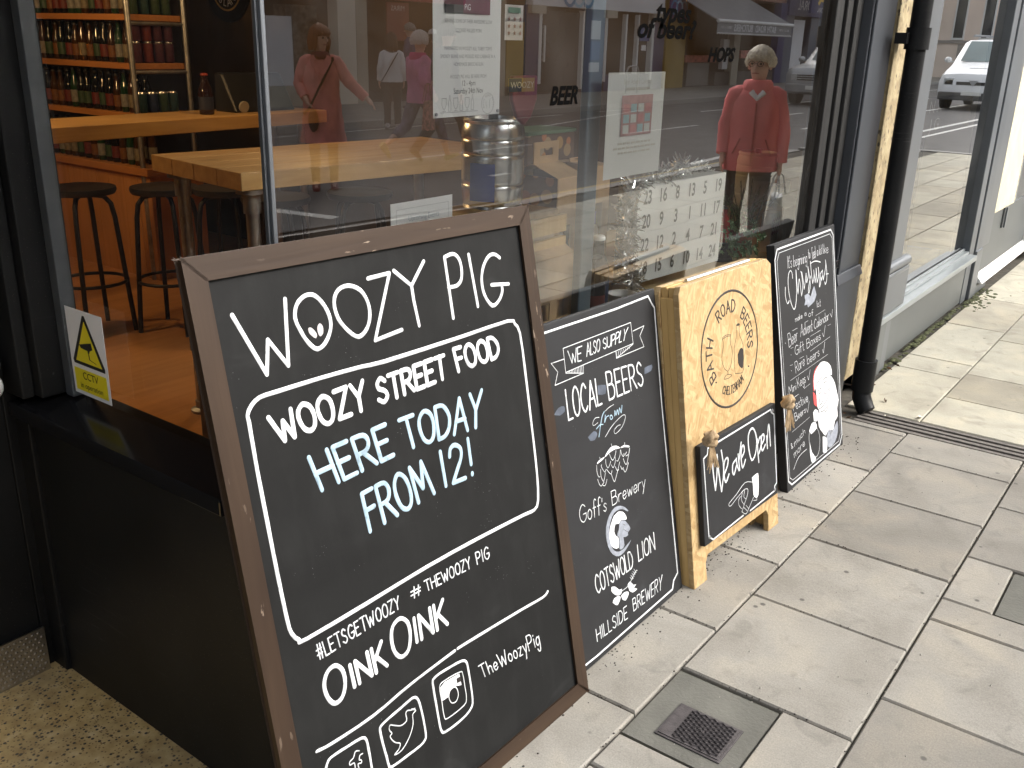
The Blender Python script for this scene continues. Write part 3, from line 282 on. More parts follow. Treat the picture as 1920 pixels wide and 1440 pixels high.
('crest_ring','m',0,[[3541,3285,3480,3351,3394,3431,3298,3496,3186,3549,3055,3590,2913,3603,2759,3569,2612,3498,2488,3389,2396,3249,2354,3082,2354,2901,2398,2715,2477,2546,2587,2417,2713,2324,2833,2275,2958,2260,3090,2271,3229,2309,3415,2394,3525,2462,3392,2433,3185,2383,3035,2368,2895,2379,2761,2429,2648,2508,2574,2613,2527,2741,2498,2897,2501,3057,2553,3204,2633,3328,2728,3419,2842,3475,2983,3488,3125,3472,3240,3437,3339,3389,3430,3331,3493,3284]]),
('crest_head','f',0,[[3050,3437,3147,3406,3263,3354,3347,3270,3403,3185,3418,3123,3385,3092,3269,3130,3140,3172,3072,3144,3013,3111,2922,3143,2836,3162,2775,3092,2746,2995,2775,2909,2827,2835,2878,2804,2914,2761,2916,2618,2878,2495,2770,2508,2651,2576,2575,2648,2527,2741,2504,2863,2511,2993,2554,3114,2624,3225,2727,3327,2815,3399]]),
('crest_face','m',0,[[3136,3152,3218,3132,3325,3083,3430,2970,3514,2855,3543,2800,3532,2766,3466,2740,3398,2716,3402,2677,3402,2646,3326,2643,3239,2652,3187,2678,3157,2677,3165,2573,3171,2458,3133,2414,3073,2403,2987,2397,2919,2439,2935,2592,2959,2753,2905,2810,2862,2843,2915,2903,2984,2967,3013,3037,3026,3091]]),
('crest_drawing','k',11,[[3214,2880,3250,2850,3301,2809,3351,2772,3397,2747,3443,2726,3474,2713],[3200,3041,3301,2966],[2843,3113,2826,3088,2803,3051,2793,3008,2807,2948,2833,2880,2862,2843,2898,2856,2936,2898,2962,2944,2966,2992,2957,3043,2949,3079]]),
('cotswold_lettering','w',40,[[1801,2129,1780,2160,1749,2202,1720,2223,1694,2206,1669,2167,1650,2123,1638,2076,1631,2024,1630,1970,1638,1913,1653,1856,1673,1806,1699,1763,1730,1728,1759,1713,1788,1730,1816,1766,1835,1793],[1945,2217,1918,2202,1892,2169,1874,2127,1865,2080,1862,2024,1865,1965,1875,1902,1890,1836,1909,1782,1933,1745,1960,1720,1987,1710,2012,1719,2036,1743,2053,1780,2064,1833,2068,1898,2067,1962,2060,2023,2048,2083,2030,2134,2005,2174,1974,2205,1945,2217],[2091,2213,2277,2208],[2184,2210,2223,1708],[2479,2123,2460,2150,2432,2187,2406,2204,2382,2188,2359,2153,2345,2116,2345,2080,2354,2041,2370,2006,2399,1978,2435,1953,2466,1924,2488,1886,2504,1844,2508,1804,2495,1763,2470,1724,2443,1705,2412,1722,2378,1758,2353,1786],[2530,2201,2637,1703,2681,2049,2771,1701,2811,2194],[2957,2190,2930,2176,2904,2143,2884,2103,2874,2057,2870,2003,2872,1946,2880,1884,2893,1821,2911,1769,2934,1732,2961,1708,2988,1699,3013,1707,3037,1731,3056,1767,3067,1818,3073,1880,3073,1942,3068,2002,3057,2060,3041,2109,3017,2149,2986,2178,2957,2190],[3104,2186,3132,1697,3271,1696],[3316,1695,3289,2181,3320,2181,3363,2178,3403,2159,3437,2111,3469,2046,3490,1983,3497,1923,3493,1865,3482,1814,3464,1772,3439,1738,3412,1713,3378,1700,3342,1697,3316,1695],[3816,2199,3803,1734,3987,1730],[4064,1729,4075,2202],[4284,2205,4246,2190,4209,2157,4179,2118,4161,2072,4150,2020,4147,1965,4151,1906,4162,1844,4180,1794,4207,1758,4240,1734,4274,1725,4308,1733,4343,1756,4371,1791,4391,1841,4405,1903,4411,1965,4410,2023,4401,2081,4384,2129,4356,2167,4320,2195,4284,2205],[4473,1722,4481,2207,4723,1717,4729,2210]]),
('wheat_drawing','w',16,[[2737,1298,2851,1294,3010,1289,3145,1296,3230,1324,3291,1364,3345,1403,3394,1434,3437,1463,3482,1489,3540,1514,3602,1535,3645,1550],[3344,1397,3280,1494],[3344,1397,3439,1395],[3398,1428,3333,1526],[3398,1428,3494,1426],[3459,1467,3395,1564],[3459,1467,3555,1465],[3519,1496,3455,1594],[3519,1496,3616,1494],[3580,1529,3515,1627],[3580,1529,3677,1527]]),
('wheat_fill','f',0,[[2345,1610,2412,1595,2503,1557,2602,1466,2696,1379,2773,1365,2818,1358,2805,1297,2755,1243,2677,1243,2588,1269,2509,1310,2437,1367,2366,1447,2314,1514],[2316,1185,2352,1228,2417,1266,2529,1259,2637,1231,2697,1198,2708,1153,2636,1078,2539,1023,2464,1051,2411,1096],[3124,1337,3178,1368,3251,1379,3324,1304,3398,1219,3487,1189,3540,1174,3475,1157,3411,1133,3499,1079,3573,1030,3471,1015,3331,1029,3238,1091,3176,1154],[2743,1185,2806,1203,2894,1214,3010,1191,3105,1153,3125,1108,3098,1060,3024,1005,2934,973,2854,1014,2795,1066]]),
('hillside_lettering','w',29,[[1424,518,1416,849],[1618,510,1612,843],[1422,684,1619,677],[1701,508,1695,842],[1770,840,1775,504,1919,498],[1984,834,1987,496,2132,490],[2360,770,2342,789,2316,815,2290,827,2263,816,2237,793,2220,768,2217,743,2223,716,2238,692,2266,672,2302,655,2331,634,2351,607,2364,578,2366,550,2349,522,2321,497,2291,485,2259,497,2227,523,2204,543],[2446,474,2446,819],[2527,476,2528,821,2559,821,2604,819,2644,804,2677,770,2706,723,2725,677,2728,634,2720,592,2706,555,2685,526,2658,502,2628,485,2592,477,2554,476,2527,476],[2955,807,2795,811,2792,462,2950,455],[2801,639,2931,635],[3285,504,3281,849,3317,849,3367,849,3407,842,3425,826,3433,804,3434,779,3429,750,3417,718,3397,696,3360,688,3315,689,3283,690],[3285,692,3324,693,3378,692,3421,683,3445,661,3459,630,3463,599,3457,568,3443,538,3419,516,3376,507,3324,506,3287,506],[3521,494,3532,846,3568,846,3618,844,3657,835,3678,814,3688,786,3689,757,3681,727,3664,697,3641,675,3603,666,3558,663,3526,663],[3592,669,3688,496],[3923,849,3770,849,3744,490,3889,486],[3754,676,3876,675],[3984,850,4015,483,4110,740,4141,480,4264,850],[4479,849,4325,849,4267,474,4411,470],[4299,668,4421,666],[4467,473,4538,853,4574,853,4623,851,4661,842,4678,819,4684,788,4680,757,4667,725,4646,693,4618,669,4579,659,4533,656,4501,655],[4571,652,4637,465],[4780,849,4827,655,4965,849],[4828,655,4782,460]])],'af':[('logo_ring','k',72,[[4485,6604,4470,6830,4426,7053,4353,7267,4253,7470,4127,7659,3977,7829,3807,7979,3619,8104,3415,8205,3201,8277,2979,8322,2753,8337,2526,8322,2304,8277,2090,8205,1886,8104,1698,7979,1528,7829,1378,7659,1252,7470,1152,7267,1079,7053,1035,6830,1020,6604,1035,6378,1079,6156,1152,5941,1252,5738,1378,5550,1528,5379,1698,5230,1886,5104,2090,5004,2304,4931,2526,4887,2753,4872,2979,4887,3201,4931,3415,5004,3619,5104,3807,5230,3977,5379,4127,5550,4253,5738,4353,5941,4426,6156,4470,6378,4485,6604]]),
('logo_lettering','k',56,[[1823,6000,1532,5812,1504,5856,1469,5919,1449,5973,1452,6004,1467,6024,1489,6035,1518,6042,1552,6041,1585,6027,1614,5988,1644,5935,1666,5898],[1666,5898,1638,5941,1603,6004,1585,6059,1592,6097,1612,6126,1638,6143,1669,6149,1703,6146,1735,6129,1767,6089,1799,6037,1823,6000],[1698,6261,1327,6310,1648,6502],[1569,6269,1533,6443],[1297,6583,1318,6849],[1302,6717,1647,6690],[1677,6875,1342,6960],[1748,7073,1434,7219],[1510,6918,1591,7146],[2133,7523,1939,7811,1977,7835,2031,7866,2079,7882,2112,7876,2137,7858,2152,7834,2159,7805,2156,7771,2143,7740,2111,7711,2069,7682,2040,7661],[2104,7702,2281,7608],[2343,8000,2312,7980,2287,7947,2271,7911,2268,7875,2274,7836,2286,7798,2306,7759,2331,7721,2358,7692,2386,7675,2415,7667,2440,7668,2462,7681,2482,7703,2497,7733,2503,7771,2504,7817,2499,7861,2489,7902,2473,7940,2450,7971,2417,7991,2379,8003,2343,8000],[2607,7703,2701,8058,2820,7711],[2632,7828,2786,7834],[2894,7704,2939,8047,2976,8043,3029,8032,3073,8009,3104,7967,3124,7914,3131,7865,3123,7823,3104,7785,3080,7754,3052,7730,3021,7713,2989,7701,2955,7699,2919,7702,2894,7704],[3428,7439,3646,7708,3683,7678,3732,7633,3764,7592,3770,7563,3761,7540,3744,7523,3719,7507,3686,7495,3653,7497,3616,7522,3576,7558,3546,7584],[3546,7584,3583,7555,3630,7511,3661,7468,3665,7432,3653,7399,3634,7375,3608,7359,3575,7350,3541,7354,3502,7379,3459,7414,3428,7439],[3997,7289,3887,7459,3610,7251,3693,7122],[3754,7359,3835,7237],[4115,7007,4043,7197,3729,7052,3782,6909],[3892,7128,3946,6991],[3802,6833,4140,6907,4149,6861,4158,6795,4156,6742,4138,6712,4111,6695,4084,6690,4054,6696,4024,6712,4000,6737,3984,6779,3973,6832,3964,6869],[3979,6790,3825,6657],[4099,6381,4121,6400,4150,6429,4166,6460,4157,6494,4135,6529,4110,6550,4085,6556,4058,6549,4033,6534,4011,6504,3991,6465,3967,6435,3938,6418,3907,6408,3880,6411,3854,6433,3831,6465,3821,6495,3835,6524,3862,6555,3882,6577]]),
('logo_lettering','k',36,[[2308,5541,2302,5581,2280,5592,2260,5580,2241,5566,2224,5550,2208,5530,2194,5508,2183,5484,2175,5457,2172,5432,2174,5409,2181,5388,2211,5375,2233,5384,2249,5392],[2275,5340,2360,5567],[2374,5307,2442,5540],[2317,5454,2408,5423],[2544,5515,2476,5530,2416,5295,2499,5277],[2447,5418,2509,5403],[2579,5509,2541,5269,2618,5260],[2678,5498,2761,5495],[2719,5496,2712,5253],[2866,5501,2797,5496,2806,5254,2891,5260],[2801,5380,2864,5384],[2934,5265,2901,5505,3037,5283,2986,5520],[3080,5293,3021,5528],[3180,5322,3104,5552],[3050,5411,3142,5437],[3221,5337,3184,5583,3335,5385],[3211,5424,3280,5453],[3374,5404,3273,5625,3395,5499,3346,5667,3488,5471]]),
('logo_drawing','k',20,[[2280,7044,2339,7057,2425,7073,2516,7080,2616,7069,2721,7050,2795,7035],[2276,7002,2346,7012,2445,7025,2541,7031,2631,7024,2719,7010,2780,7000],[2280,7044,2275,6993],[2795,7035,2780,6994],[2303,6982,2314,6928,2327,6851,2326,6775,2298,6706,2257,6637,2226,6566,2212,6491,2207,6413,2218,6336,2248,6254,2293,6171,2344,6101,2408,6049,2478,6010,2529,5983],[2774,6990,2765,6942,2755,6872,2757,6795,2787,6714,2830,6626,2856,6539,2852,6453,2831,6367,2805,6286,2775,6208,2739,6135,2697,6075,2643,6031,2583,6001,2540,5980],[2529,5983,2533,5894],[2290,5821,2332,5848,2397,5880,2474,5894,2580,5875,2699,5838,2765,5807,2742,5786,2666,5771,2581,5763,2491,5767,2391,5779,2317,5791,2283,5800,2290,5821],[3168,7263,3165,7164,3158,7023,3138,6888,3089,6794,3026,6705,2978,6570,2961,6328,2960,6040,2960,5833],[3338,7258,3331,7166,3325,7034,3340,6904,3397,6806,3475,6710,3529,6566,3543,6313,3534,6012,3499,5792,3433,5719,3341,5728,3247,5748,3148,5761,3047,5787,2976,5805]]),
('logo_fill','k',0,[[3337,6489,3431,6496,3519,6434,3518,6156,3476,5888,3405,5854,3322,5910,3242,5979,3182,6078,3175,6222,3185,6346],[3154,7237,3194,7262,3248,7282,3315,7270,3367,7246,3377,7221,3352,7202,3272,7205,3194,7214],[1772,5850,1808,5843,1844,5831,1852,5808,1841,5789,1804,5795,1768,5807],[3794,5857,3834,5850,3875,5838,3883,5813,3871,5793,3831,5800,3790,5812]])],'op':[('border_line','w',50,[[2381,101,487,41,248,220,162,2653,384,2712,431,2892,4457,2934,4489,2836,4673,2724,4717,379,4571,318,4545,159,2845,91]]),
('open_lettering','w',64,[[640,2434,652,2298,669,2105,689,1922,713,1760,741,1608,760,1504],[760,1504,803,1658,862,1877,908,2082,927,2260,933,2424,935,2537],[935,2537,952,2363,977,2116,1006,1882,1044,1673,1085,1476,1115,1339],[1115,1339,1171,1498,1247,1725,1293,1955,1278,2188,1233,2423,1198,2587],[1292,1786,1360,1846,1455,1930,1529,2012,1565,2089,1579,2163,1573,2217,1539,2248,1484,2260,1430,2246,1381,2204,1334,2136,1301,2053,1289,1945,1292,1821,1305,1714,1327,1627,1359,1557,1402,1529,1467,1571,1543,1655,1598,1718],[2028,2021,1976,2006,1906,1982,1851,1941,1828,1871,1820,1783,1826,1710,1844,1654,1874,1613,1912,1606,1964,1662,2024,1753,2066,1820],[2085,2054,2092,1991,2103,1903,2121,1819,2154,1746,2194,1678,2223,1630],[2209,2151,2217,2070,2229,1955,2240,1849,2251,1760,2263,1680,2270,1625],[2248,1950,2286,2054,2338,2200,2381,2320,2405,2389,2418,2433,2427,2460],[2387,1957,2452,1996,2540,2053,2602,2114,2615,2186,2602,2262,2575,2312,2533,2326,2477,2314,2433,2270,2405,2180,2388,2059,2386,1940,2399,1818,2427,1700,2466,1637,2529,1673,2604,1766,2657,1836],[3135,2696,3051,2678,2964,2625,2902,2540,2879,2410,2882,2247,2903,2089,2944,1931,3004,1778,3073,1685,3155,1680,3246,1734,3322,1817,3379,1929,3420,2069,3438,2204,3422,2330,3383,2452,3332,2551,3275,2626,3207,2678,3135,2696],[3477,2245,3478,2149,3481,2012,3487,1871,3501,1724,3518,1572,3531,1466],[3502,2079,3551,2145,3619,2233,3677,2273,3721,2227,3754,2134,3757,2036,3706,1936,3626,1831,3567,1757],[3700,1965,3766,1996,3858,2041,3924,2092,3946,2153,3942,2219,3921,2263,3878,2282,3819,2279,3771,2245,3744,2159,3729,2041,3728,1938,3742,1861,3771,1798,3812,1769,3877,1797,3954,1859,4009,1905],[4102,2163,4149,1736],[4138,1919,4171,2080,4217,2301,4258,2456,4288,2490,4312,2458,4330,2399,4338,2322,4339,2219,4341,2109,4348,1984,4357,1853,4364,1760]]),
('hand_drawing','w',18,[[1515,735,1506,753,1500,780,1541,811,1656,845,1818,882,1993,928,2178,997,2377,1074,2566,1114,2753,1084,2932,1016,3056,965],[1515,735,1541,719,1582,699,1646,694,1745,718,1867,757,1982,792,2081,818,2174,840,2265,860,2359,882,2451,900,2536,906,2620,896,2697,872,2743,834,2744,776,2713,704,2671,636,2623,579,2564,524,2501,466,2429,391,2354,311,2301,255],[2258,765,2219,754,2165,736,2127,706,2114,655,2115,591,2134,528,2182,464,2248,400,2295,356],[2370,858,2345,802,2313,721,2304,643,2340,570,2400,500,2444,451],[2534,879,2508,828,2474,756,2462,692,2496,643,2553,602,2595,574],[2301,255,2369,201,2465,128,2557,89,2635,110,2708,163,2783,221,2865,278,2947,340,3013,389,3053,420,3076,439,3090,452],[2435,348,2635,168],[2579,367,2745,199],[3082,347,3147,326,3235,298,3298,287,3312,311,3301,351,3290,381]]),
('cuff_fill','f',0,[[3031,1126,3198,1146,3376,1153,3444,1137,3464,1041,3459,728,3419,425,3331,361,3232,390,3153,440,3096,532,3080,690,3082,831]])],'b4':[('border_line','w',60,[[430,178,131,394,52,4403,-32,8354,206,8680,5420,8689,5658,8468,5724,4283,5762,434,5474,119,430,178]]),
('border_line','w',19,[[539,313,268,488,238,4357,153,8290,349,8541,5316,8543,5529,8363,5545,4322,5586,555,5368,286,539,313]]),
('small_lettering','w',18,[[1072,7907,1067,8325],[1163,8297,1163,8200,1163,8067,1165,7963,1172,7919,1191,7899,1218,7910,1228,7918],[1115,8146,1229,8140],[1274,8309,1264,8205],[1433,8078,1420,8093,1402,8113,1383,8123,1363,8114,1342,8096,1332,8075,1342,8056,1362,8035,1382,8014,1403,7994,1423,7974,1432,7954,1423,7929,1403,7903,1381,7890,1359,7898,1336,7919,1319,7935],[1599,8277,1591,7879],[1593,8021,1610,8046,1636,8079,1661,8098,1685,8089,1709,8065,1725,8036,1730,8000,1726,7959,1717,7925,1700,7901,1678,7885,1656,7879,1632,7891,1608,7913,1591,7929],[1779,7978,1815,7980,1865,7985,1899,7998,1904,8025,1893,8060,1878,8086,1860,8096,1838,8097,1817,8088,1799,8064,1782,8030,1773,7994,1774,7957,1783,7918,1795,7890,1808,7875,1842,7872,1864,7887,1887,7909,1904,7926],[2076,8033,2062,8053,2042,8078,2021,8091,1997,8080,1973,8057,1956,8030,1948,7999,1946,7965,1950,7934,1960,7908,1975,7886,1994,7877,2021,7893,2052,7924,2074,7946],[2080,8077,2080,8019,2078,7937,2074,7863,2066,7805,2054,7755,2040,7721,2021,7709,1999,7713,1980,7723,1966,7743,1956,7769,1949,7788],[2125,8077,2118,7859],[2132,8179,2131,8164],[2174,8081,2167,7863],[2172,8002,2189,8028,2212,8063,2235,8083,2257,8078,2278,8058,2294,8025,2300,7972,2300,7906,2300,7859],[2342,8074,2335,7856],[2340,7993,2356,8019,2380,8054,2403,8074,2424,8069,2446,8049,2461,8016,2467,7963,2467,7897,2467,7849],[2518,8063,2510,7846],[2522,8170,2521,8154],[2561,8064,2553,7847],[2560,7989,2576,8015,2600,8051,2623,8070,2645,8065,2666,8045,2681,8013,2687,7959,2687,7893,2686,7846],[2866,8007,2852,8026,2832,8052,2811,8064,2788,8054,2763,8030,2745,8003,2737,7972,2735,7938,2739,7908,2748,7882,2763,7859,2781,7851,2809,7867,2840,7897,2862,7920],[2871,8049,2870,7991,2868,7910,2863,7836,2853,7778,2841,7728,2827,7695,2807,7682,2785,7686,2767,7697,2753,7716,2743,7742,2736,7761],[3051,8277,3055,8196,3060,8084,3066,7996,3072,7959,3083,7944,3099,7954,3104,7961],[3027,8149,3096,8146],[3160,8136,3134,8112,3125,8089,3121,8060,3121,8025,3125,7995,3135,7971,3150,7952,3177,7950,3189,7968,3198,7991,3203,8018,3204,8051,3200,8079,3190,8104,3174,8126,3160,8136],[3437,8274,3418,8304,3399,8300,3392,8279,3388,8242,3392,8183,3400,8109,3407,8038,3412,7969,3417,7902,3420,7856],[3372,8100,3439,8103],[3491,7980,3516,7986,3550,7995,3572,8012,3573,8042,3562,8080,3549,8107,3520,8117,3496,8078,3488,8038,3486,7997,3491,7956,3501,7914,3511,7883,3522,7867,3545,7868,3558,7886,3572,7914,3581,7933],[3611,7988,3636,7994,3669,8003,3692,8019,3693,8049,3683,8085,3671,8112,3642,8122,3618,8083,3609,8044,3606,8005,3610,7965,3619,7924,3629,7894,3650,7875,3676,7898,3690,7924,3700,7943],[3715,8307,3733,7887],[3998,8067,3986,8083,3968,8105,3950,8115,3930,8105,3909,8084,3893,8058,3886,8029,3883,7997,3886,7969,3893,7946,3904,7927,3934,7922,3952,7935,3968,7956,3980,7989,3990,8031,3997,8060],[3999,8101,3997,7923],[4136,8275,4128,7917],[4224,8119,4206,8112,4190,8092,4177,8068,4170,8037,4168,8001,4171,7970,4184,7945,4204,7924,4223,7915,4241,7923,4258,7942,4270,7966,4276,7996,4278,8031,4274,8062,4261,8088,4242,8110,4224,8119],[4342,8267,4343,8181,4345,8062,4349,7969,4354,7930,4370,7913,4391,7924,4399,7932],[4307,8128,4393,8130],[4491,8274,4517,7909],[4579,8103,4592,7903],[4573,8194,4574,8179],[4632,8261,4655,7898],[4803,8083,4650,7971],[4698,8003,4829,7884],[4892,7972,4943,7971,5012,7971,5059,7979,5064,8003,5047,8036,5023,8060,4998,8071,4967,8074,4939,8068,4915,8048,4894,8018,4883,7987,4888,7953,4902,7918,4920,7891,4940,7877,4963,7871,4987,7871,5017,7883,5047,7901,5069,7914]]),
('christmas_lettering','w',38,[[1447,7493,1440,7546,1430,7622,1410,7687,1378,7734,1336,7771,1288,7789,1234,7785,1174,7763,1121,7722,1077,7661,1040,7581,1016,7483,1009,7361,1016,7221,1036,7081,1073,6942,1124,6802,1186,6676,1261,6556,1347,6450,1428,6392,1499,6400,1565,6456,1623,6546,1673,6675,1715,6838,1745,7002,1761,7166,1766,7332,1768,7474,1773,7586,1775,7674,1777,7734],[750,7296,733,7219,711,7109,711,7000,747,6887,805,6773,865,6701,926,6701,989,6743,1033,6776],[1786,7708,1790,7596,1796,7436,1806,7278,1826,7124,1850,6972,1867,6865],[1867,6865,1911,7019,1972,7227,2026,7360,2060,7359,2086,7283,2111,7177,2138,7032,2164,6856,2182,6731],[2182,6731,2228,6791,2290,6880,2332,6994,2336,7153,2319,7337,2297,7482,2271,7558,2240,7594,2218,7615],[2309,7576,2338,7482,2378,7349,2413,7222,2436,7108,2454,7001,2466,6927],[2467,6934,2508,7007,2566,7111,2619,7211,2663,7305,2702,7396,2729,7459],[2716,7462,2739,7118],[2739,7118,2798,7184,2879,7278,2936,7377,2946,7483,2932,7594,2920,7671],[2920,7671,2960,7561,3014,7405,3055,7260,3072,7143,3075,7036,3062,6940,3022,6843,2966,6757,2919,6707,2886,6708,2861,6746,2858,6804,2889,6883,2943,6981,2998,7073,3056,7158,3116,7237,3159,7291],[3191,7824,3201,7705,3216,7537,3236,7377,3266,7230,3300,7090,3324,6993],[3214,7742,3283,7750,3381,7761,3486,7766,3593,7763,3706,7753,3823,7737,3957,7706,4095,7668,4192,7640],[3324,6993,3373,7057,3441,7148,3489,7237,3499,7321,3491,7402,3483,7460],[3483,7460,3497,7384,3518,7277,3537,7179,3551,7098,3564,7025,3573,6975],[3573,6975,3608,7048,3657,7153,3696,7252,3713,7341,3720,7425,3724,7483],[3736,7468,3761,6943],[3761,6943,3823,7011,3907,7108,3966,7207,3975,7309,3958,7412,3944,7485],[3958,7483,3978,7381,4006,7238,4022,7098,4011,6965,3987,6836,3981,6755,4008,6744,4051,6781,4095,6835,4139,6910,4183,7001,4214,7066],[4361,7293,4301,7275,4218,7247,4160,7201,4144,7113,4153,7008,4179,6947,4233,6971,4306,7040,4358,7093],[4364,7318,4410,6933],[4410,6933,4504,7058,4633,7233,4727,7386,4749,7495,4735,7581,4721,7639],[4721,7639,4750,7528,4790,7370,4815,7220,4816,7091,4802,6969,4774,6871,4725,6801,4663,6754,4614,6733,4589,6751,4576,6796,4568,6830],[4730,7107,4979,7079]]),
('star_fill','m',0,[[3445,6873,3640,6515,3390,6311,3132,6260,2758,6208,2693,6331,2418,6342,2530,6497,2464,6699,2820,6708,3066,6545,3222,6714]]),
('small_lettering','w',16,[[3657,6288,3660,6035],[3722,6173,3724,6031],[3722,6237,3722,6226],[3887,6144,3856,6166,3838,6172,3818,6167,3799,6155,3799,6130,3818,6117,3838,6103,3858,6090,3878,6077,3878,6048,3859,6032,3838,6024,3817,6030,3794,6044,3778,6054],[3989,6275,3987,6211,3985,6124,3986,6056,3992,6027,4010,6013,4036,6020,4046,6025],[3939,6175,4049,6172],[1490,6036,1493,5923],[1491,5995,1503,6009,1520,6028,1537,6038,1568,6023,1579,6006,1583,5979,1583,5947,1583,5924],[1582,5995,1595,6009,1613,6028,1631,6039,1662,6023,1673,6006,1678,5980,1678,5948,1679,5925],[1839,6011,1808,6033,1790,6039,1770,6034,1750,6021,1735,6007,1727,5972,1738,5943,1764,5927,1798,5936,1813,5947,1824,5967,1833,5990,1839,6007],[1839,6031,1844,5928],[1892,6127,1891,5928],[1990,6038,1891,5968],[1922,5988,1999,5930],[2057,5981,2089,5984,2132,5987,2161,5994,2155,6024,2142,6037,2107,6042,2089,6036,2074,6024,2060,6007,2052,5989,2054,5971,2062,5952,2084,5932,2113,5931,2132,5939,2152,5951,2166,5959],[2549,6030,2531,6041,2506,6055,2480,6063,2454,6059,2427,6049,2407,6037,2398,6004,2413,5974,2430,5962,2450,5955,2472,5954,2496,5960,2516,5969,2531,5987,2542,6010,2549,6026],[2548,6050,2559,5946],[2887,5969,2853,5967,2820,5957,2797,5943,2783,5924,2780,5901,2788,5880,2814,5862,2853,5846,2890,5838,2924,5840,2957,5851,2981,5864,2994,5882,2998,5904,2989,5924,2963,5942,2925,5959,2887,5969],[3251,6021,3214,6040,3193,6044,3171,6041,3150,6032,3136,6015,3133,5986,3136,5949,3138,5912,3136,5878,3133,5845,3131,5822],[3070,5950,3224,5938]]),
('ruled_line','w',9,[[3479,5755,4467,5789],[1177,5664,1650,5673],[2432,5718,2697,5726],[2855,5107,3925,5118],[947,5089,1193,5069],[2754,4564,4880,4654],[1728,4530,2117,4525],[807,4494,1053,4471],[767,3957,4551,4032],[2000,3339,2606,3371],[457,3246,1438,3276],[4679,5127,5008,5119],[694,2077,2421,2138],[474,3253,1472,3279]]),
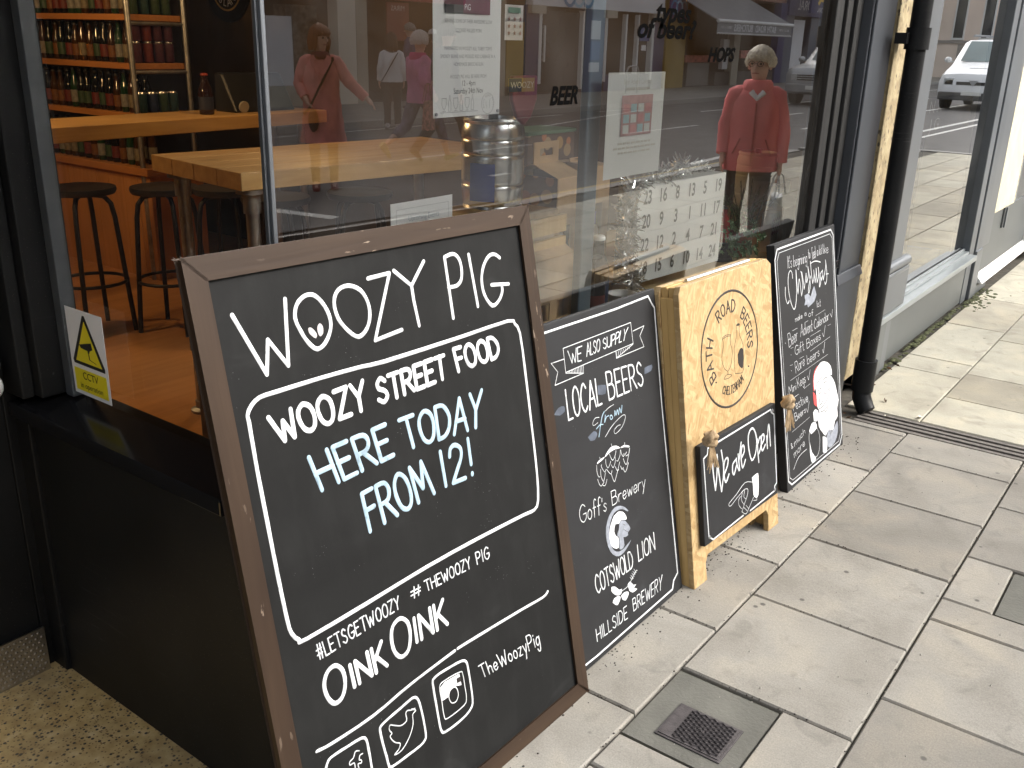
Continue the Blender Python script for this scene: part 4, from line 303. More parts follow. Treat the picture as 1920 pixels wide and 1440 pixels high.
('list_lettering','w',19,[[814,5155,737,5646,787,5651,857,5656,913,5652,943,5632,958,5602,964,5567,964,5526,954,5480,931,5445,881,5429,818,5423,772,5420],[772,5420,826,5427,901,5434,964,5429,1002,5401,1028,5360,1040,5317,1040,5274,1026,5229,997,5194,939,5173,866,5162,814,5155],[1094,5313,1139,5322,1201,5336,1241,5357,1242,5391,1222,5433,1198,5461,1174,5471,1146,5469,1122,5454,1103,5422,1089,5377,1084,5332,1093,5286,1111,5241,1130,5208,1150,5192,1171,5188,1192,5194,1217,5216,1241,5247,1259,5270],[1305,5334,1350,5343,1411,5357,1452,5378,1454,5412,1434,5453,1411,5482,1387,5492,1359,5490,1335,5474,1316,5442,1301,5397,1295,5352,1303,5307,1320,5262,1339,5229,1358,5213,1379,5209,1400,5215,1425,5237,1450,5268,1468,5291],[1487,5494,1512,5227],[1498,5373,1508,5405,1522,5451,1541,5485,1569,5495,1602,5494,1625,5493],[1903,5294,2079,5727,2170,5287],[1966,5446,2137,5441],[2393,5717,2368,5281],[2378,5455,2362,5479,2340,5511,2317,5527,2290,5517,2262,5491,2240,5460,2229,5423,2225,5382,2228,5346,2240,5317,2258,5293,2281,5284,2312,5299,2347,5329,2372,5351],[2430,5519,2485,5278,2567,5515],[2618,5387,2659,5390,2714,5396,2751,5410,2755,5440,2743,5478,2726,5506,2706,5518,2683,5519,2661,5508,2641,5482,2623,5444,2612,5405,2614,5364,2623,5322,2636,5291,2651,5275,2669,5269,2689,5272,2713,5288,2739,5313,2757,5331],[2801,5508,2800,5269],[2800,5421,2817,5450,2842,5489,2866,5510,2889,5505,2913,5483,2931,5448,2941,5389,2945,5317,2947,5265],[3033,5675,3035,5574,3038,5435,3042,5327,3050,5281,3071,5261,3099,5273,3110,5282],[2986,5516,3102,5512],[3527,5574,3504,5594,3472,5621,3437,5634,3401,5620,3363,5592,3330,5561,3306,5528,3287,5491,3278,5454,3278,5415,3288,5376,3305,5343,3332,5315,3367,5293,3404,5284,3445,5297,3488,5324,3518,5344],[3734,5442,3717,5458,3692,5479,3667,5488,3639,5478,3609,5455,3587,5430,3575,5402,3571,5370,3574,5343,3583,5320,3599,5301,3618,5293,3641,5296,3668,5309,3690,5330,3708,5364,3723,5406,3733,5435],[3735,5477,3733,5297],[3810,5645,3792,5300],[3870,5392,3915,5397,3976,5405,4018,5418,4024,5442,4010,5472,3992,5493,3970,5501,3943,5500,3919,5490,3896,5468,3875,5437,3863,5406,3865,5374,3875,5341,3889,5317,3905,5305,3925,5302,3947,5306,3974,5320,4003,5341,4023,5357],[4076,5499,4069,5311],[4074,5431,4093,5454,4121,5486,4149,5505,4175,5502,4202,5486,4221,5460,4230,5414,4231,5358,4232,5317],[4454,5664,4450,5326],[4452,5461,4433,5479,4407,5502,4379,5513,4350,5503,4320,5481,4298,5456,4288,5427,4286,5395,4292,5367,4307,5345,4328,5328,4354,5322,4387,5336,4425,5362,4451,5380],[4668,5476,4650,5491,4625,5511,4598,5520,4571,5510,4542,5489,4521,5464,4512,5436,4509,5406,4513,5379,4524,5357,4541,5339,4561,5331,4584,5334,4610,5347,4631,5367,4647,5400,4660,5440,4668,5469],[4668,5509,4676,5335],[4723,5521,4724,5337],[4723,5438,4735,5460,4753,5491,4774,5513,4801,5520,4832,5518,4854,5516],[1614,5031,1582,5048,1536,5070,1490,5079,1446,5066,1402,5041,1367,5012,1343,4980,1327,4943,1323,4906,1332,4867,1351,4828,1381,4796,1422,4770,1474,4750,1524,4743,1574,4755,1622,4782,1655,4811,1662,4842,1654,4874,1646,4897],[1509,4894,1665,4898],[1726,4934,1745,4742],[1717,5022,1718,5008],[1960,5077,1945,5087,1923,5100,1902,5103,1883,5094,1864,5076,1853,5046,1853,4999,1862,4941,1869,4885,1871,4830,1873,4778,1874,4741],[1799,4933,1946,4937],[2083,5095,2090,5009,2100,4889,2112,4796,2125,4756,2139,4744,2174,4741,2194,4751,2208,4758],[2023,4954,2188,4960],[2474,4734,2450,5071,2512,5072,2599,5073,2668,5068,2702,5053,2717,5032,2721,5008,2715,4980,2698,4949,2664,4927,2599,4917,2519,4916,2461,4916],[2461,4916,2530,4918,2625,4920,2704,4914,2749,4894,2777,4865,2787,4835,2781,4806,2758,4776,2716,4753,2639,4741,2543,4736,2474,4734],[2954,4933,2921,4925,2889,4907,2866,4884,2855,4855,2853,4822,2863,4793,2891,4771,2931,4753,2969,4746,3003,4754,3035,4772,3058,4795,3069,4822,3071,4854,3061,4881,3033,4905,2993,4924,2954,4933],[3144,4750,3333,4937],[3129,4933,3348,4755],[3424,4843,3482,4847,3562,4855,3616,4867,3620,4890,3598,4918,3571,4939,3541,4946,3505,4946,3474,4937,3447,4916,3424,4886,3413,4856,3419,4825,3437,4794,3459,4771,3482,4759,3509,4756,3538,4760,3571,4773,3606,4793,3631,4808],[3859,4918,3838,4929,3808,4943,3778,4949,3747,4941,3717,4925,3704,4908,3720,4894,3753,4879,3786,4864,3819,4850,3852,4835,3868,4820,3857,4800,3828,4778,3796,4766,3760,4771,3722,4785,3695,4796],[1319,4092,1246,4509,1298,4514,1370,4519,1428,4514,1463,4492,1484,4461,1493,4428,1488,4393,1472,4356,1443,4326,1393,4309,1330,4299,1284,4292],[1380,4303,1556,4122],[1752,4318,1732,4336,1703,4358,1674,4367,1645,4353,1618,4325,1600,4293,1594,4259,1596,4222,1604,4190,1619,4164,1639,4144,1660,4135,1683,4141,1707,4158,1726,4184,1739,4225,1747,4275,1753,4310],[1749,4359,1775,4149],[1806,4377,1823,4155],[1813,4276,1824,4304,1840,4342,1861,4371,1889,4381,1922,4381,1945,4380],[2015,4283,2061,4293,2124,4306,2166,4325,2171,4353,2155,4386,2135,4408,2111,4416,2083,4413,2057,4400,2035,4373,2016,4336,2007,4298,2011,4262,2025,4225,2041,4198,2058,4186,2079,4184,2101,4190,2127,4208,2155,4235,2174,4254],[2410,4493,2446,4139],[2434,4263,2458,4287,2493,4320,2530,4338,2570,4333,2611,4314,2639,4290,2651,4258,2650,4221,2639,4189,2617,4167,2584,4150,2549,4143,2511,4151,2470,4168,2442,4181],[2733,4244,2790,4250,2868,4259,2920,4273,2924,4299,2902,4329,2875,4351,2846,4358,2811,4357,2781,4346,2755,4323,2733,4290,2723,4258,2729,4224,2747,4191,2769,4166,2792,4154,2818,4151,2845,4155,2878,4170,2911,4193,2935,4209],[3011,4256,3068,4262,3146,4271,3198,4286,3202,4311,3181,4342,3153,4363,3124,4371,3090,4370,3059,4359,3033,4336,3011,4303,3001,4270,3007,4236,3025,4203,3046,4178,3069,4166,3095,4162,3123,4166,3155,4182,3189,4204,3213,4221],[3262,4372,3278,4173],[3269,4282,3283,4306,3303,4339,3329,4364,3364,4372,3404,4371,3432,4369],[3665,4358,3645,4369,3616,4384,3587,4391,3557,4381,3527,4362,3515,4344,3530,4328,3562,4312,3594,4296,3626,4280,3658,4265,3673,4248,3661,4225,3633,4200,3602,4186,3568,4191,3531,4207,3505,4219],[600,3488,601,3779,746,3580,845,3785,911,3499],[961,3659,976,3501],[954,3730,955,3719],[1027,3660,1041,3503],[1032,3603,1049,3623,1074,3650,1100,3665,1127,3663,1154,3650,1176,3627,1189,3589,1196,3542,1200,3508],[1254,3667,1265,3510],[1248,3738,1249,3727],[1449,3514,1344,3889],[1543,3890,1405,3672],[1451,3725,1654,3520],[1685,3618,1725,3622,1778,3630,1813,3643,1811,3669,1790,3700,1766,3723,1744,3732,1719,3732,1699,3722,1685,3699,1675,3666,1675,3633,1686,3598,1706,3563,1726,3537,1744,3524,1764,3521,1782,3524,1802,3539,1822,3561,1836,3577],[2002,3684,1982,3701,1953,3723,1926,3733,1903,3723,1882,3700,1869,3674,1868,3645,1875,3614,1887,3586,1904,3562,1926,3543,1949,3536,1974,3553,2001,3582,2020,3604],[1995,3727,2009,3674,2027,3599,2039,3532,2044,3478,2043,3432,2036,3400,2019,3388,1994,3389,1971,3398,1952,3415,1934,3438,1922,3455],[2170,3702,2153,3714,2130,3729,2109,3737,2088,3728,2070,3710,2064,3692,2077,3676,2103,3660,2128,3643,2154,3627,2179,3611,2192,3594,2188,3572,2171,3548,2151,3535,2127,3541,2098,3557,2078,3569],[989,3165,762,3174,929,2793],[839,2998,1016,2993],[1175,2885,1224,2888,1290,2892,1332,2904,1329,2929,1300,2962,1269,2986,1241,2996,1210,2997,1185,2989,1169,2966,1160,2934,1161,2900,1178,2865,1205,2829,1232,2802,1255,2788,1279,2784,1302,2786,1326,2800,1348,2821,1365,2837],[1532,2950,1511,2963,1480,2980,1453,2988,1428,2981,1406,2964,1400,2946,1418,2929,1451,2911,1484,2893,1517,2875,1549,2858,1567,2840,1563,2818,1544,2795,1521,2782,1490,2790,1453,2807,1427,2821],[1614,3124,1637,3040,1670,2924,1699,2834,1718,2795,1733,2783,1764,2780,1780,2789,1791,2796],[1586,2992,1738,2987],[1813,2974,1865,2776],[1789,3064,1793,3050],[1885,2972,2015,2774,2062,2967],[2158,2863,2208,2865,2276,2869,2320,2880,2322,2904,2300,2935,2274,2957,2247,2967,2216,2968,2189,2960,2169,2939,2153,2908,2147,2877,2157,2844,2177,2810,2198,2785,2219,2772,2242,2767,2266,2770,2292,2782,2320,2802,2339,2817],[1047,2377,962,2679,1011,2679,1079,2678,1134,2672,1163,2658,1178,2640,1185,2619,1186,2595,1177,2569,1155,2549,1107,2541,1046,2540,1001,2540],[1001,2540,1054,2542,1127,2544,1188,2538,1226,2520,1252,2495,1265,2470,1265,2445,1253,2419,1225,2398,1169,2387,1098,2381,1047,2377],[1328,2467,1372,2471,1432,2478,1471,2488,1471,2508,1451,2531,1427,2548,1403,2555,1376,2555,1353,2547,1335,2529,1322,2504,1318,2478,1328,2451,1346,2425,1366,2405,1385,2396,1406,2393,1427,2397,1450,2409,1473,2426,1490,2439],[1544,2474,1588,2478,1648,2485,1687,2495,1688,2514,1668,2536,1645,2553,1621,2559,1594,2559,1571,2551,1553,2534,1539,2510,1534,2485,1543,2460,1560,2434,1579,2416,1598,2407,1619,2405,1640,2408,1663,2419,1687,2436,1704,2448],[1729,2557,1759,2414],[1743,2492,1752,2509,1765,2533,1783,2550,1810,2555,1841,2553,1864,2552],[2048,2541,2031,2549,2007,2559,1984,2564,1961,2558,1939,2546,1943,2522,1969,2511,1995,2500,2021,2490,2047,2480,2052,2453,2031,2437,2008,2427,1982,2430,1952,2440,1931,2448],[703,1493,659,1531,593,1584,542,1627,528,1656,538,1676,554,1685,581,1680,612,1663,625,1640,603,1609,567,1571,549,1537,560,1509,584,1485,608,1475,635,1489,666,1517,690,1539],[821,1627,855,1481],[833,1574,849,1595,872,1624,897,1642,924,1642,952,1631,974,1611,988,1578,997,1537,1002,1507],[982,1599,999,1620,1024,1649,1050,1667,1077,1667,1105,1656,1127,1637,1142,1604,1151,1563,1158,1534],[1196,1688,1202,1658,1211,1616,1226,1583,1248,1567,1275,1559,1301,1559,1326,1568,1351,1585,1370,1603,1381,1621,1385,1640,1387,1653],[1375,1718,1410,1578],[1635,1732,1614,1739,1583,1748,1553,1750,1523,1739,1494,1721,1474,1700,1468,1676,1472,1649,1483,1627,1504,1613,1532,1605,1562,1604,1593,1616,1626,1636,1649,1651],[1679,1885,1722,1632],[1707,1718,1726,1739,1754,1768,1783,1787,1814,1792,1847,1787,1872,1776,1884,1758,1887,1735,1891,1713,1897,1693,1903,1676,1907,1664],[736,1243,783,1075],[753,1182,767,1205,788,1237,812,1257,839,1255,868,1241,893,1218,910,1180,922,1132,930,1098],[901,1204,917,1227,940,1259,964,1278,991,1277,1020,1263,1045,1240,1063,1202,1076,1155,1085,1121],[1206,1313,1177,1303,1152,1283,1136,1260,1131,1233,1135,1202,1149,1178,1177,1160,1214,1149,1248,1146,1276,1157,1301,1177,1318,1200,1323,1226,1320,1255,1307,1278,1279,1296,1241,1310,1206,1313],[1372,1334,1412,1171],[1390,1260,1400,1281,1414,1311,1434,1334,1465,1343,1501,1346,1527,1347],[1629,1283,1680,1293,1749,1309,1794,1325,1795,1346,1773,1369,1746,1384,1719,1388,1688,1384,1661,1372,1640,1351,1624,1322,1618,1293,1627,1267,1647,1241,1669,1222,1691,1215,1714,1215,1739,1221,1766,1237,1794,1259,1814,1274],[4084,4968,4207,4800,4419,5194],[4011,4352,4099,4190,4302,4572],[2380,3721,2479,3544,2683,3886],[4983,5546,5147,5370,5268,5647],[496,5387,511,5362],[948,4864,958,4843],[906,4300,915,4273],[454,3547,469,3524],[2118,2552,2247,2373,2443,2730],[654,673,779,761,962,883,1177,978,1453,1016,1760,1025,1978,1029]]),
('beard_fill','f',0,[[3162,3136,3301,3198,3493,3265,3690,3303,3925,3312,4253,3269,4566,3201,4746,3138,4883,3049,5043,2906,5185,2730,5286,2526,5368,2316,5463,2124,5511,1949,5422,1809,5318,1673,5342,1493,5349,1334,5196,1275,5014,1225,4911,1093,4812,955,4661,842,4511,800,4420,951,4322,1102,4154,1029,3971,944,3821,1019,3669,1157,3468,1319,3302,1507,3258,1733,3279,1930,3367,1995,3431,2044,3338,2172,3223,2339,3200,2576,3202,2776]]),
('beard_fill','m',0,[[4322,1102,4537,1017,4812,955,5083,1069,5293,1143,5350,944,5299,684,5138,510,4919,385,4683,327,4456,324,4273,366,4136,466,4073,672,4050,860]]),
('hat_fill','f',0,[[3039,2975,2984,3161,2954,3384,3018,3548,3146,3682,3346,3777,3563,3842,3718,3888,3887,3896,4146,3849,4412,3763,4634,3651,4802,3510,4909,3297,4893,3135,4636,3184,4301,3284,4022,3319,3766,3324,3531,3284,3363,3240]]),
('red_fill','r',0,[[3406,3849,3252,3803,3078,3718,2977,3580,2916,3412,2900,3212,2913,3047,2946,2992,2983,3028,2988,3190,3006,3389,3077,3544,3186,3672,3363,3765,3518,3822],[2854,2985,2939,2936,3045,2857,3140,2747,3204,2619,3202,2454,3149,2340,3020,2407,2898,2508]]),
('hand_fill','f',0,[[2789,2207,2881,2250,3005,2275,3150,2217,3271,2129,3314,2049,3304,1962,3252,1849,3154,1769,2977,1805,2820,1866],[2307,1628,2425,1735,2589,1836,2777,1843,2946,1790,3067,1654,3070,1517,2788,1469,2490,1456],[3650,1002,3875,934,4087,799,4085,514,3980,270,3783,298,3600,392],[2304,1200,2355,1002,2456,759,2680,554,2850,394,2740,321,2556,311,2447,343,2364,433,2309,633,2277,816]]),
('mug_drawing','w',19,[[2331,1582,2279,1477,2252,1351,2255,1215,2295,1065,2365,904,2456,759,2568,625,2701,507,2834,439,2973,433,3113,478,3222,574,3293,742,3333,960,3325,1162,3249,1328,3124,1478,2996,1598,2875,1687,2749,1745,2631,1765,2518,1737,2412,1670,2331,1582]]),
('face_drawing','k',34,[[3287,2870,3361,2892,3465,2921,3559,2935,3634,2917,3698,2884,3742,2859],[3909,3178,4001,3191,4129,3208,4238,3213,4309,3194,4360,3164,4394,3141],[4000,3036,4305,3037],[3380,2767,3644,2755],[3478,2701,3466,2598,3454,2456,3468,2350,3531,2313,3622,2313,3700,2325,3752,2349,3792,2385,3818,2412],[3959,2691,4006,2646,4076,2586,4161,2557,4279,2591,4413,2656,4509,2705],[3258,2192,3395,2181,3590,2169,3791,2181,3989,2229,4192,2302,4361,2384,4479,2486,4562,2597,4616,2677],[3503,2024,3615,2008,3774,1988,3930,1983,4078,2006,4223,2044,4324,2073],[3925,1944,3981,1921,4061,1892,4137,1884,4206,1918,4272,1973,4317,2014],[3767,3332,3654,3303,3496,3261,3361,3221,3272,3182,3205,3144,3160,3117]])]}

# ================================================================ GROUND
mb=MB(); mb.box((-40,-2.9,-.3),(15,.0,-.014)); mb.box((15,-1.55,-.3),(16.2,0,-.014)); mb.box((-40,.0,-.3),(.946,1.2,-.014)); mb.box((.946,0,-.3),(16.2,1.25,-.014)); struct('ground_joints',mb,M_JOINT)
def slab(mb,x0,x1,y0,y1,r,g=.0028):
    dz=[r.uniform(-.0016,.0012) for _ in range(4)]; b=.004
    x0+=g;x1-=g;y0+=g;y1-=g
    lo=[(x0,y0,-.03),(x1,y0,-.03),(x1,y1,-.03),(x0,y1,-.03)]; m=[(x0,y0,-.005+dz[0]),(x1,y0,-.005+dz[1]),(x1,y1,-.005+dz[2]),(x0,y1,-.005+dz[3])]
    t=[(x0+b,y0+b,dz[0]),(x1-b,y0+b,dz[1]),(x1-b,y1-b,dz[2]),(x0+b,y1-b,dz[3])]
    mb.rings([lo,m,t],0,True)
r=random.Random(5); A=MB(); B2=MB()
rows=[(1.2,.8555)]+[(.8555-.4405*i,.8555-.4405*(i+1)) for i in range(8)]
for k,(y1,y0) in enumerate(rows):
    off=1.684 if k%2==0 else 1.917
    if k>0: off=1.917 if k%2==1 else 2.116
    i0=int((-4-off)/.4395)
    for i in range(i0,i0+19):
        a=off+.4395*i; b=a+.4395
        if b>3.93: b=3.93
        if a>=3.9: continue
        if k==0:
            if b<=.95: continue
            a=max(a,.95)
        if k==1 and abs(a-1.4775)<.05: slab(A,a,1.607,.5875,y1,r); slab(A,a,b,y0,.5865,r); continue
        if k==2 and abs(a-2.556)<.05:
            slab(A,a,2.69,y0,y1,r); slab(A,2.69,b,.275,y1,r); continue
        slab(A,a,b,y0,y1,r)
struct('pavement',A,M_PAVE)
# beyond the drain: wider, paler slabs
for k,(y1,y0) in enumerate([(1.17,.851)]+[(.851-.43*i,.851-.43*(i+1)) for i in range(8)]):
    x=4.1
    offs=[(.72,.25,1.3),(.4,.42,.9),(.65,.6,.9)][k%3]
    seq=[4.1+offs[0],4.1+offs[0]+offs[1]]
    pts=[4.1]+seq
    while pts[-1]<15.2: pts.append(pts[-1]+r.uniform(.6,1.0))
    pts[-1]=16.17 if y0>-1.4 else 14.98
    for a,b in zip(pts,pts[1:]):
        slab(B2,a,b,y0,y1,r,.003)
struct('pale_pavement',B2,M_PAVE2)
mb=MB(); mb.box((-.9,1.2,-.2),(.946,2.12,.003)); struct('doorway_floor',mb,M_TERR)
M_CONC=mat('grey_concrete_patch',(.118,.115,.098),.9,0,.22,9,.6,None,120)
mb=MB(); mb.box((1.612,.588,-.03),(1.903,.850,-.0035)); mb.box((2.697,-.02,-.03),(2.98,.27,-.003)); struct('concrete_patch',mb,M_CONC)
M_KERB=mat('granite_kerb',(.3,.29,.27),.75,0,.25,30,.3)
def kerbs(y0,y1,xe=110):
    mb=MB(); x=-40
    while x<xe: mb.box((x,y0,-.3),(x+.9,y1,.0)); x+=.912
    return mb
mb=kerbs(-3.06,-2.905,14.3)
pa=[(15+1.3*math.sin(a*PI/24),-1.6-1.3*math.cos(a*PI/24)) for a in range(13)]+[(16.3,-.6),(16.3,.3),(16.3,1.25)]; po=[(15+1.455*math.sin(a*PI/24),-1.6-1.455*math.cos(a*PI/24)) for a in range(13)]+[(16.455,-.6),(16.455,.3),(16.455,1.25)]
for k in range(len(pa)-1): mb.hexa([(*pa[k],-.3),(*po[k],-.3),(*po[k+1],-.3),(*pa[k+1],-.3),(*pa[k],0),(*po[k],0),(*po[k+1],0),(*pa[k+1],0)])
struct('kerb',mb,M_KERB)
mb=MB(); mb.prism([(14.99,-2.9)]+pa[:13]+[(16.19,-1.56),(14.99,-1.56)],lambda a,b,d:(a,b,d),-.2,-.003); struct('corner_paving',mb,M_KERB)
struct('far_kerb',kerbs(-10.75,-10.6),M_KERB)
M_ASPH=mat('asphalt',(.105,.10,.095),.85,0,.25,3,.5,None,150)
mb=MB(); mb.add([(-40,-10.6,-.12),(110,-10.6,-.12),(110,-3.06,-.12),(-40,-3.06,-.12)],[(0,1,2,3)]); mb.add([(14.4,-3.06,-.1195),(110,-3.06,-.1195),(110,30,-.1195),(14.4,30,-.1195)],[(0,1,2,3)]); struct('road',mb,M_ASPH)
mb=MB(); pl=[(15+1.85*math.sin(a*PI/24),-1.6-1.85*math.cos(a*PI/24)) for a in range(13)]+[(16.85,0),(16.85,8)]; pm=[(15+1.93*math.sin(a*PI/24),-1.6-1.93*math.cos(a*PI/24)) for a in range(13)]+[(16.93,0),(16.93,8)]; pl=[(2,-3.45)]+pl; pm=[(2,-3.53)]+pm
mb.add([(*p,-.1155) for p in pl]+[(*p,-.1155) for p in pm],[(k,k+1,len(pl)+k+1,len(pl)+k) for k in range(len(pl)-1)]); struct('yellow_line',mb,mat('yellow_road_paint',(.5,.36,.06),.7,0,.2,20))
M_RPAINT=mat('road_marking_paint',(.62,.61,.57),.7,0,.25,25)
def mark(mb,x0,y0,x1,y1,w):
    d=Vector((x1-x0,y1-y0,0)); n=Vector((-d.y,d.x,0)).normalized()*w/2; a=Vector((x0,y0,-.116)); b=Vector((x1,y1,-.116)); mb.add([a-n,b-n,b+n,a+n],[(0,1,2,3)])
mb=MB()
mark(mb,6.0,-4.95,6.15,-4.1,.16); mark(mb,5.5,-4.45,5.2,-4.1,.16); mark(mb,12.6,-3.72,14.4,-3.85,.12); mark(mb,9.5,-4.9,9.9,-4.9,.1)
for i in range(14): mark(mb,-14+i*6.0,-6.8,-11+i*6.0,-6.8,.1)
mark(mb,-30,-10.25,19,-10.25,.08); mark(mb,20.5,-10.25,22,-10.25,.08); mark(mb,23,-8.7,60,-8.7,.1); mark(mb,16,-8.7,22,-9.9,.1); mark(mb,27,-6.4,30.5,-6.4,.35); mark(mb,20,-4.9,34,-4.9,.1); mark(mb,17.6,-3.0,27,-3.0,.12); mark(mb,17.6,-2.6,27,-2.6,.1)
struct('road_markings',mb,M_RPAINT)
M_FPAV=mat('far_paving',(.24,.225,.2),.85,0,.2,2,.3)
mb=MB(); mb.box((-40,-14.4,-.3),(110,-10.75,-.002)); struct('far_pavement',mb,M_FPAV)
M_EARTH=mat('distant_ground',(.12,.12,.11),.95,0,.3,.05)
mb=MB(); mb.add([(-600,-600,-.35),(600,-600,-.35),(600,600,-.35),(-600,600,-.35)],[(0,1,2,3)]); struct('ground',mb,M_EARTH)
# ---------------------------------------------------------------- inspection cover, channel drain, pipe
t=thing('inspection_cover','small rusty cast iron inspection cover with a diamond tread set in grey concrete','manhole cover',(1.72,.708,0))
mb=MB(); mb.box((1.655,.627,-.02),(1.788,.789,.000)); mb.build('frame',M_IRON,t,.001)
mb=MB(); mb.box((1.661,.633,-.01),(1.782,.783,.002))
for i in range(-14,15):
    for s in (1,-1):
        c=Vector((1.7215+i*.0125,.708,.002)); d=Vector((.5,.866*s,0))*.2; n=Vector((d.y,-d.x,0)).normalized()*.0016
        # clip the tread line to the lid
        def cl(p): return p.x>1.664 and p.x<1.779 and p.y>.636 and p.y<.78 and not (abs(p.x-1.7215)<.022 and abs(p.y-.708)<.014) and not (p.y>.752)
        ps=[c+d*(k/60) for k in range(-60,61)]; run=[p for p in ps if cl(p)]
        if len(run)>3:
            a,b=run[0],run[-1]; u=Vector((0,0,.0036)); mb.add([a-n,a+n,a+u,b-n,b+n,b+u],[(0,2,5,3),(1,4,5,2)])
mb.text('W',(1.7215,.708,.0022),(0,-1,0),(1,0,0),.03,0,off=.0015)
mb.build('lid',M_IRON,t)
t=thing('channel_drain','long ribbed iron drainage channel crossing the pavement from the drainpipe to the road','drain',(4.01,1.06,0))
mb=MB(); mb.box((3.93,-2.9,-.06),(4.10,1.09,-.018)); mb.build('trough',M_IRON,t)
for i in range(4):
    x=3.936+i*.0425; mb=MB(); mb.box((x,-2.9,-.03),(x+.024,1.085,-.001+.001*(i%2))); mb.build('bar',mat('worn_iron_bar',(.14,.125,.11),.6,.3,.3,40,.3),t,.002)
t=thing('drainpipe','black cast iron drainpipe between the two shopfronts','drainpipe',(4.06,1.11,0))
mb=MB(); mb.tube([(4.075,1.105,.2),(4.075,1.105,4.2)],.037,20); mb.build('pipe',M_BLACK,t,0,40)
mb=MB(); mb.tube([(4.075,1.105,.23),(4.075,1.105,.09)],.047,20); mb.tube([(4.075,1.105,.1),(4.07,1.10,.06),(4.055,1.075,.02),(4.05,1.06,.006)],[.040,.040,.039,.036],18,0,True); mb.build('shoe',M_BLACK,t,0,50)
for z in (1.5,3.1):
    mb=MB(); mb.tube([(4.075,1.105,z),(4.075,1.105,z+.08)],.046,20); mb.box((4.0,1.125,z+.02),(4.15,1.17,z+.06)); mb.build('collar',M_BLACK,t,0,40)
# ================================================================ OUR SHOP
G=1.28
t=shop=thing('beer_shop','black painted corner beer shop with recessed doorway and large plate glass windows','shop',(2.4,1.28,0))
mb=MB(); mb.box((.946,1.215,0),(3.8,1.26,.69)); mb.box((.946,1.26,0),(.99,2.10,.69)); mb.build('stall_riser',M_BLACK,t,.003)
mb=MB(); p=[(.928,1.192,.690),(3.79,1.192,.690),(3.79,1.30,.727),(1.06,1.30,.727)]
mb.hexa([(.922,1.19,.672),(3.79,1.19,.672),(3.79,1.32,.672),(.922,1.32,.672),(.922,1.19,.705),(3.79,1.19,.705),(3.79,1.32,.726),(1.06,1.32,.726)])
mb.hexa([(.922,1.33,.672),(1.06,1.325,.672),(1.06,2.10,.672),(.922,2.10,.672),(.922,1.33,.705),(1.06,1.325,.726),(1.06,2.10,.726),(.922,2.10,.705)])
mb.build('window_sill',mat('black_gloss_sill',(.010,.010,.011),.16,0,.2,6),t,.004)
def pane(a,b,m,name='window_pane',par=None,axis='y'):
    mb=MB()
    if axis=='y': mb.box(a,b); mb.m=[1,1,0,1,1,1]
    else: mb.box(a,b); mb.m=[1,1,1,1,1,0]
    return mb.build(name,[m,M_CLEAR],par)
pane((1.045,G,.727),(3.6,G+.008,2.45),M_GLASS,par=t)
pane((1.03,1.2895,.727),(1.038,1.955,2.45),M_GLASS3,par=t,axis='x')
mb=MB(); mb.box((1.035,1.273,.725),(1.0435,1.2835,2.45)); mb.box((1.0300,1.2800,.725),(1.0346,1.2890,2.45)); mb.build('corner_post',mat('dull_aluminium',(.20,.215,.235),.4,.8,.25,3,.1,(60,60,1)),t,.0012)
mb=MB(); mb.box((1.008,1.962,.725),(1.04,1.992,2.45)); mb.build('window_bead',mat('blue_grey_bead',(.065,.072,.078),.5,0,.2,10,.2),t,.002)
mb=MB(); mb.box((.955,1.994,.728),(1.06,2.10,2.45)); mb.box((.935,2.04,.0),(1.05,2.10,.665)); mb.box((.925,2.02,.728),(.953,2.10,2.45)); mb.build('door_jamb',M_BLACK,t,.004)
# right end: weathered window stile and painted pilaster
mb=MB(); mb.box((3.585,1.262,.70),(3.66,1.30,2.6)); mb.box((3.663,1.25,.70),(3.72,1.30,2.6)); mb.box((3.723,1.236,.69),(3.79,1.30,2.6)); mb.build('window_stile',M_BLACKW,t,.004)
mb=MB(); mb.box((3.79,1.2,.0),(4.075,1.4,2.6)); mb.box((3.80,1.19,.0),(3.815,1.2,2.6)); mb.build('pilaster',M_CHAR,t,.004)
mb=MB(); mb.box((3.785,1.185,0),(4.07,1.199,.60)); mb.hexa([(3.77,1.175,.6),(4.07,1.175,.6),(4.07,1.199,.6),(3.77,1.199,.6),(3.785,1.19,.64),(4.07,1.19,.64),(4.07,1.199,.64),(3.785,1.199,.64)]); mb.build('pilaster_plinth',M_CHAR,t,.003)
# doorway back: black door
mb=MB(); mb.box((.0,2.10,.02),(.915,2.145,2.1)); mb.box((.1,2.09,.35),(.80,2.10,.9)); mb.box((.915,2.098,.0),(1.05,2.16,2.45)); mb.box((-.9,2.098,0),(-.02,2.16,2.45)); mb.box((-.02,2.1,2.1),(.915,2.15,2.45))
d=mb.build('door',M_BLACK,t,.003)
mb=MB(); mb.box((.05,2.078,.004),(.9135,2.083,.125))
for i in range(60):
    for j in range(9):
        x=.06+i*.0142+(j%2)*.0071; z=.012+j*.0128
        if x<.906: mb.lathe([(.0042,0),(.0036,.0014),(.0018,.0022)],(0,0,0),6); 
        if x<.906:
            n=18
            for q in range(len(mb.v)-n,len(mb.v)):
                v=mb.v[q]; mb.v[q]=Vector((x+v.x,2.078-v.z,z+v.y))
mb.build('kick_plate',mat('studded_steel',(.5,.48,.45),.35,1,.2,20),d,0,40)
mb=MB(); mb.ball((.878,2.055,.765),(.024,.024,.032)); mb.ball((.878,2.055,.815),(.024,.024,.032)); mb.box((.87,2.06,.75),(.886,2.099,.83)); mb.build('door_handle',M_WHITE,d,0,50)
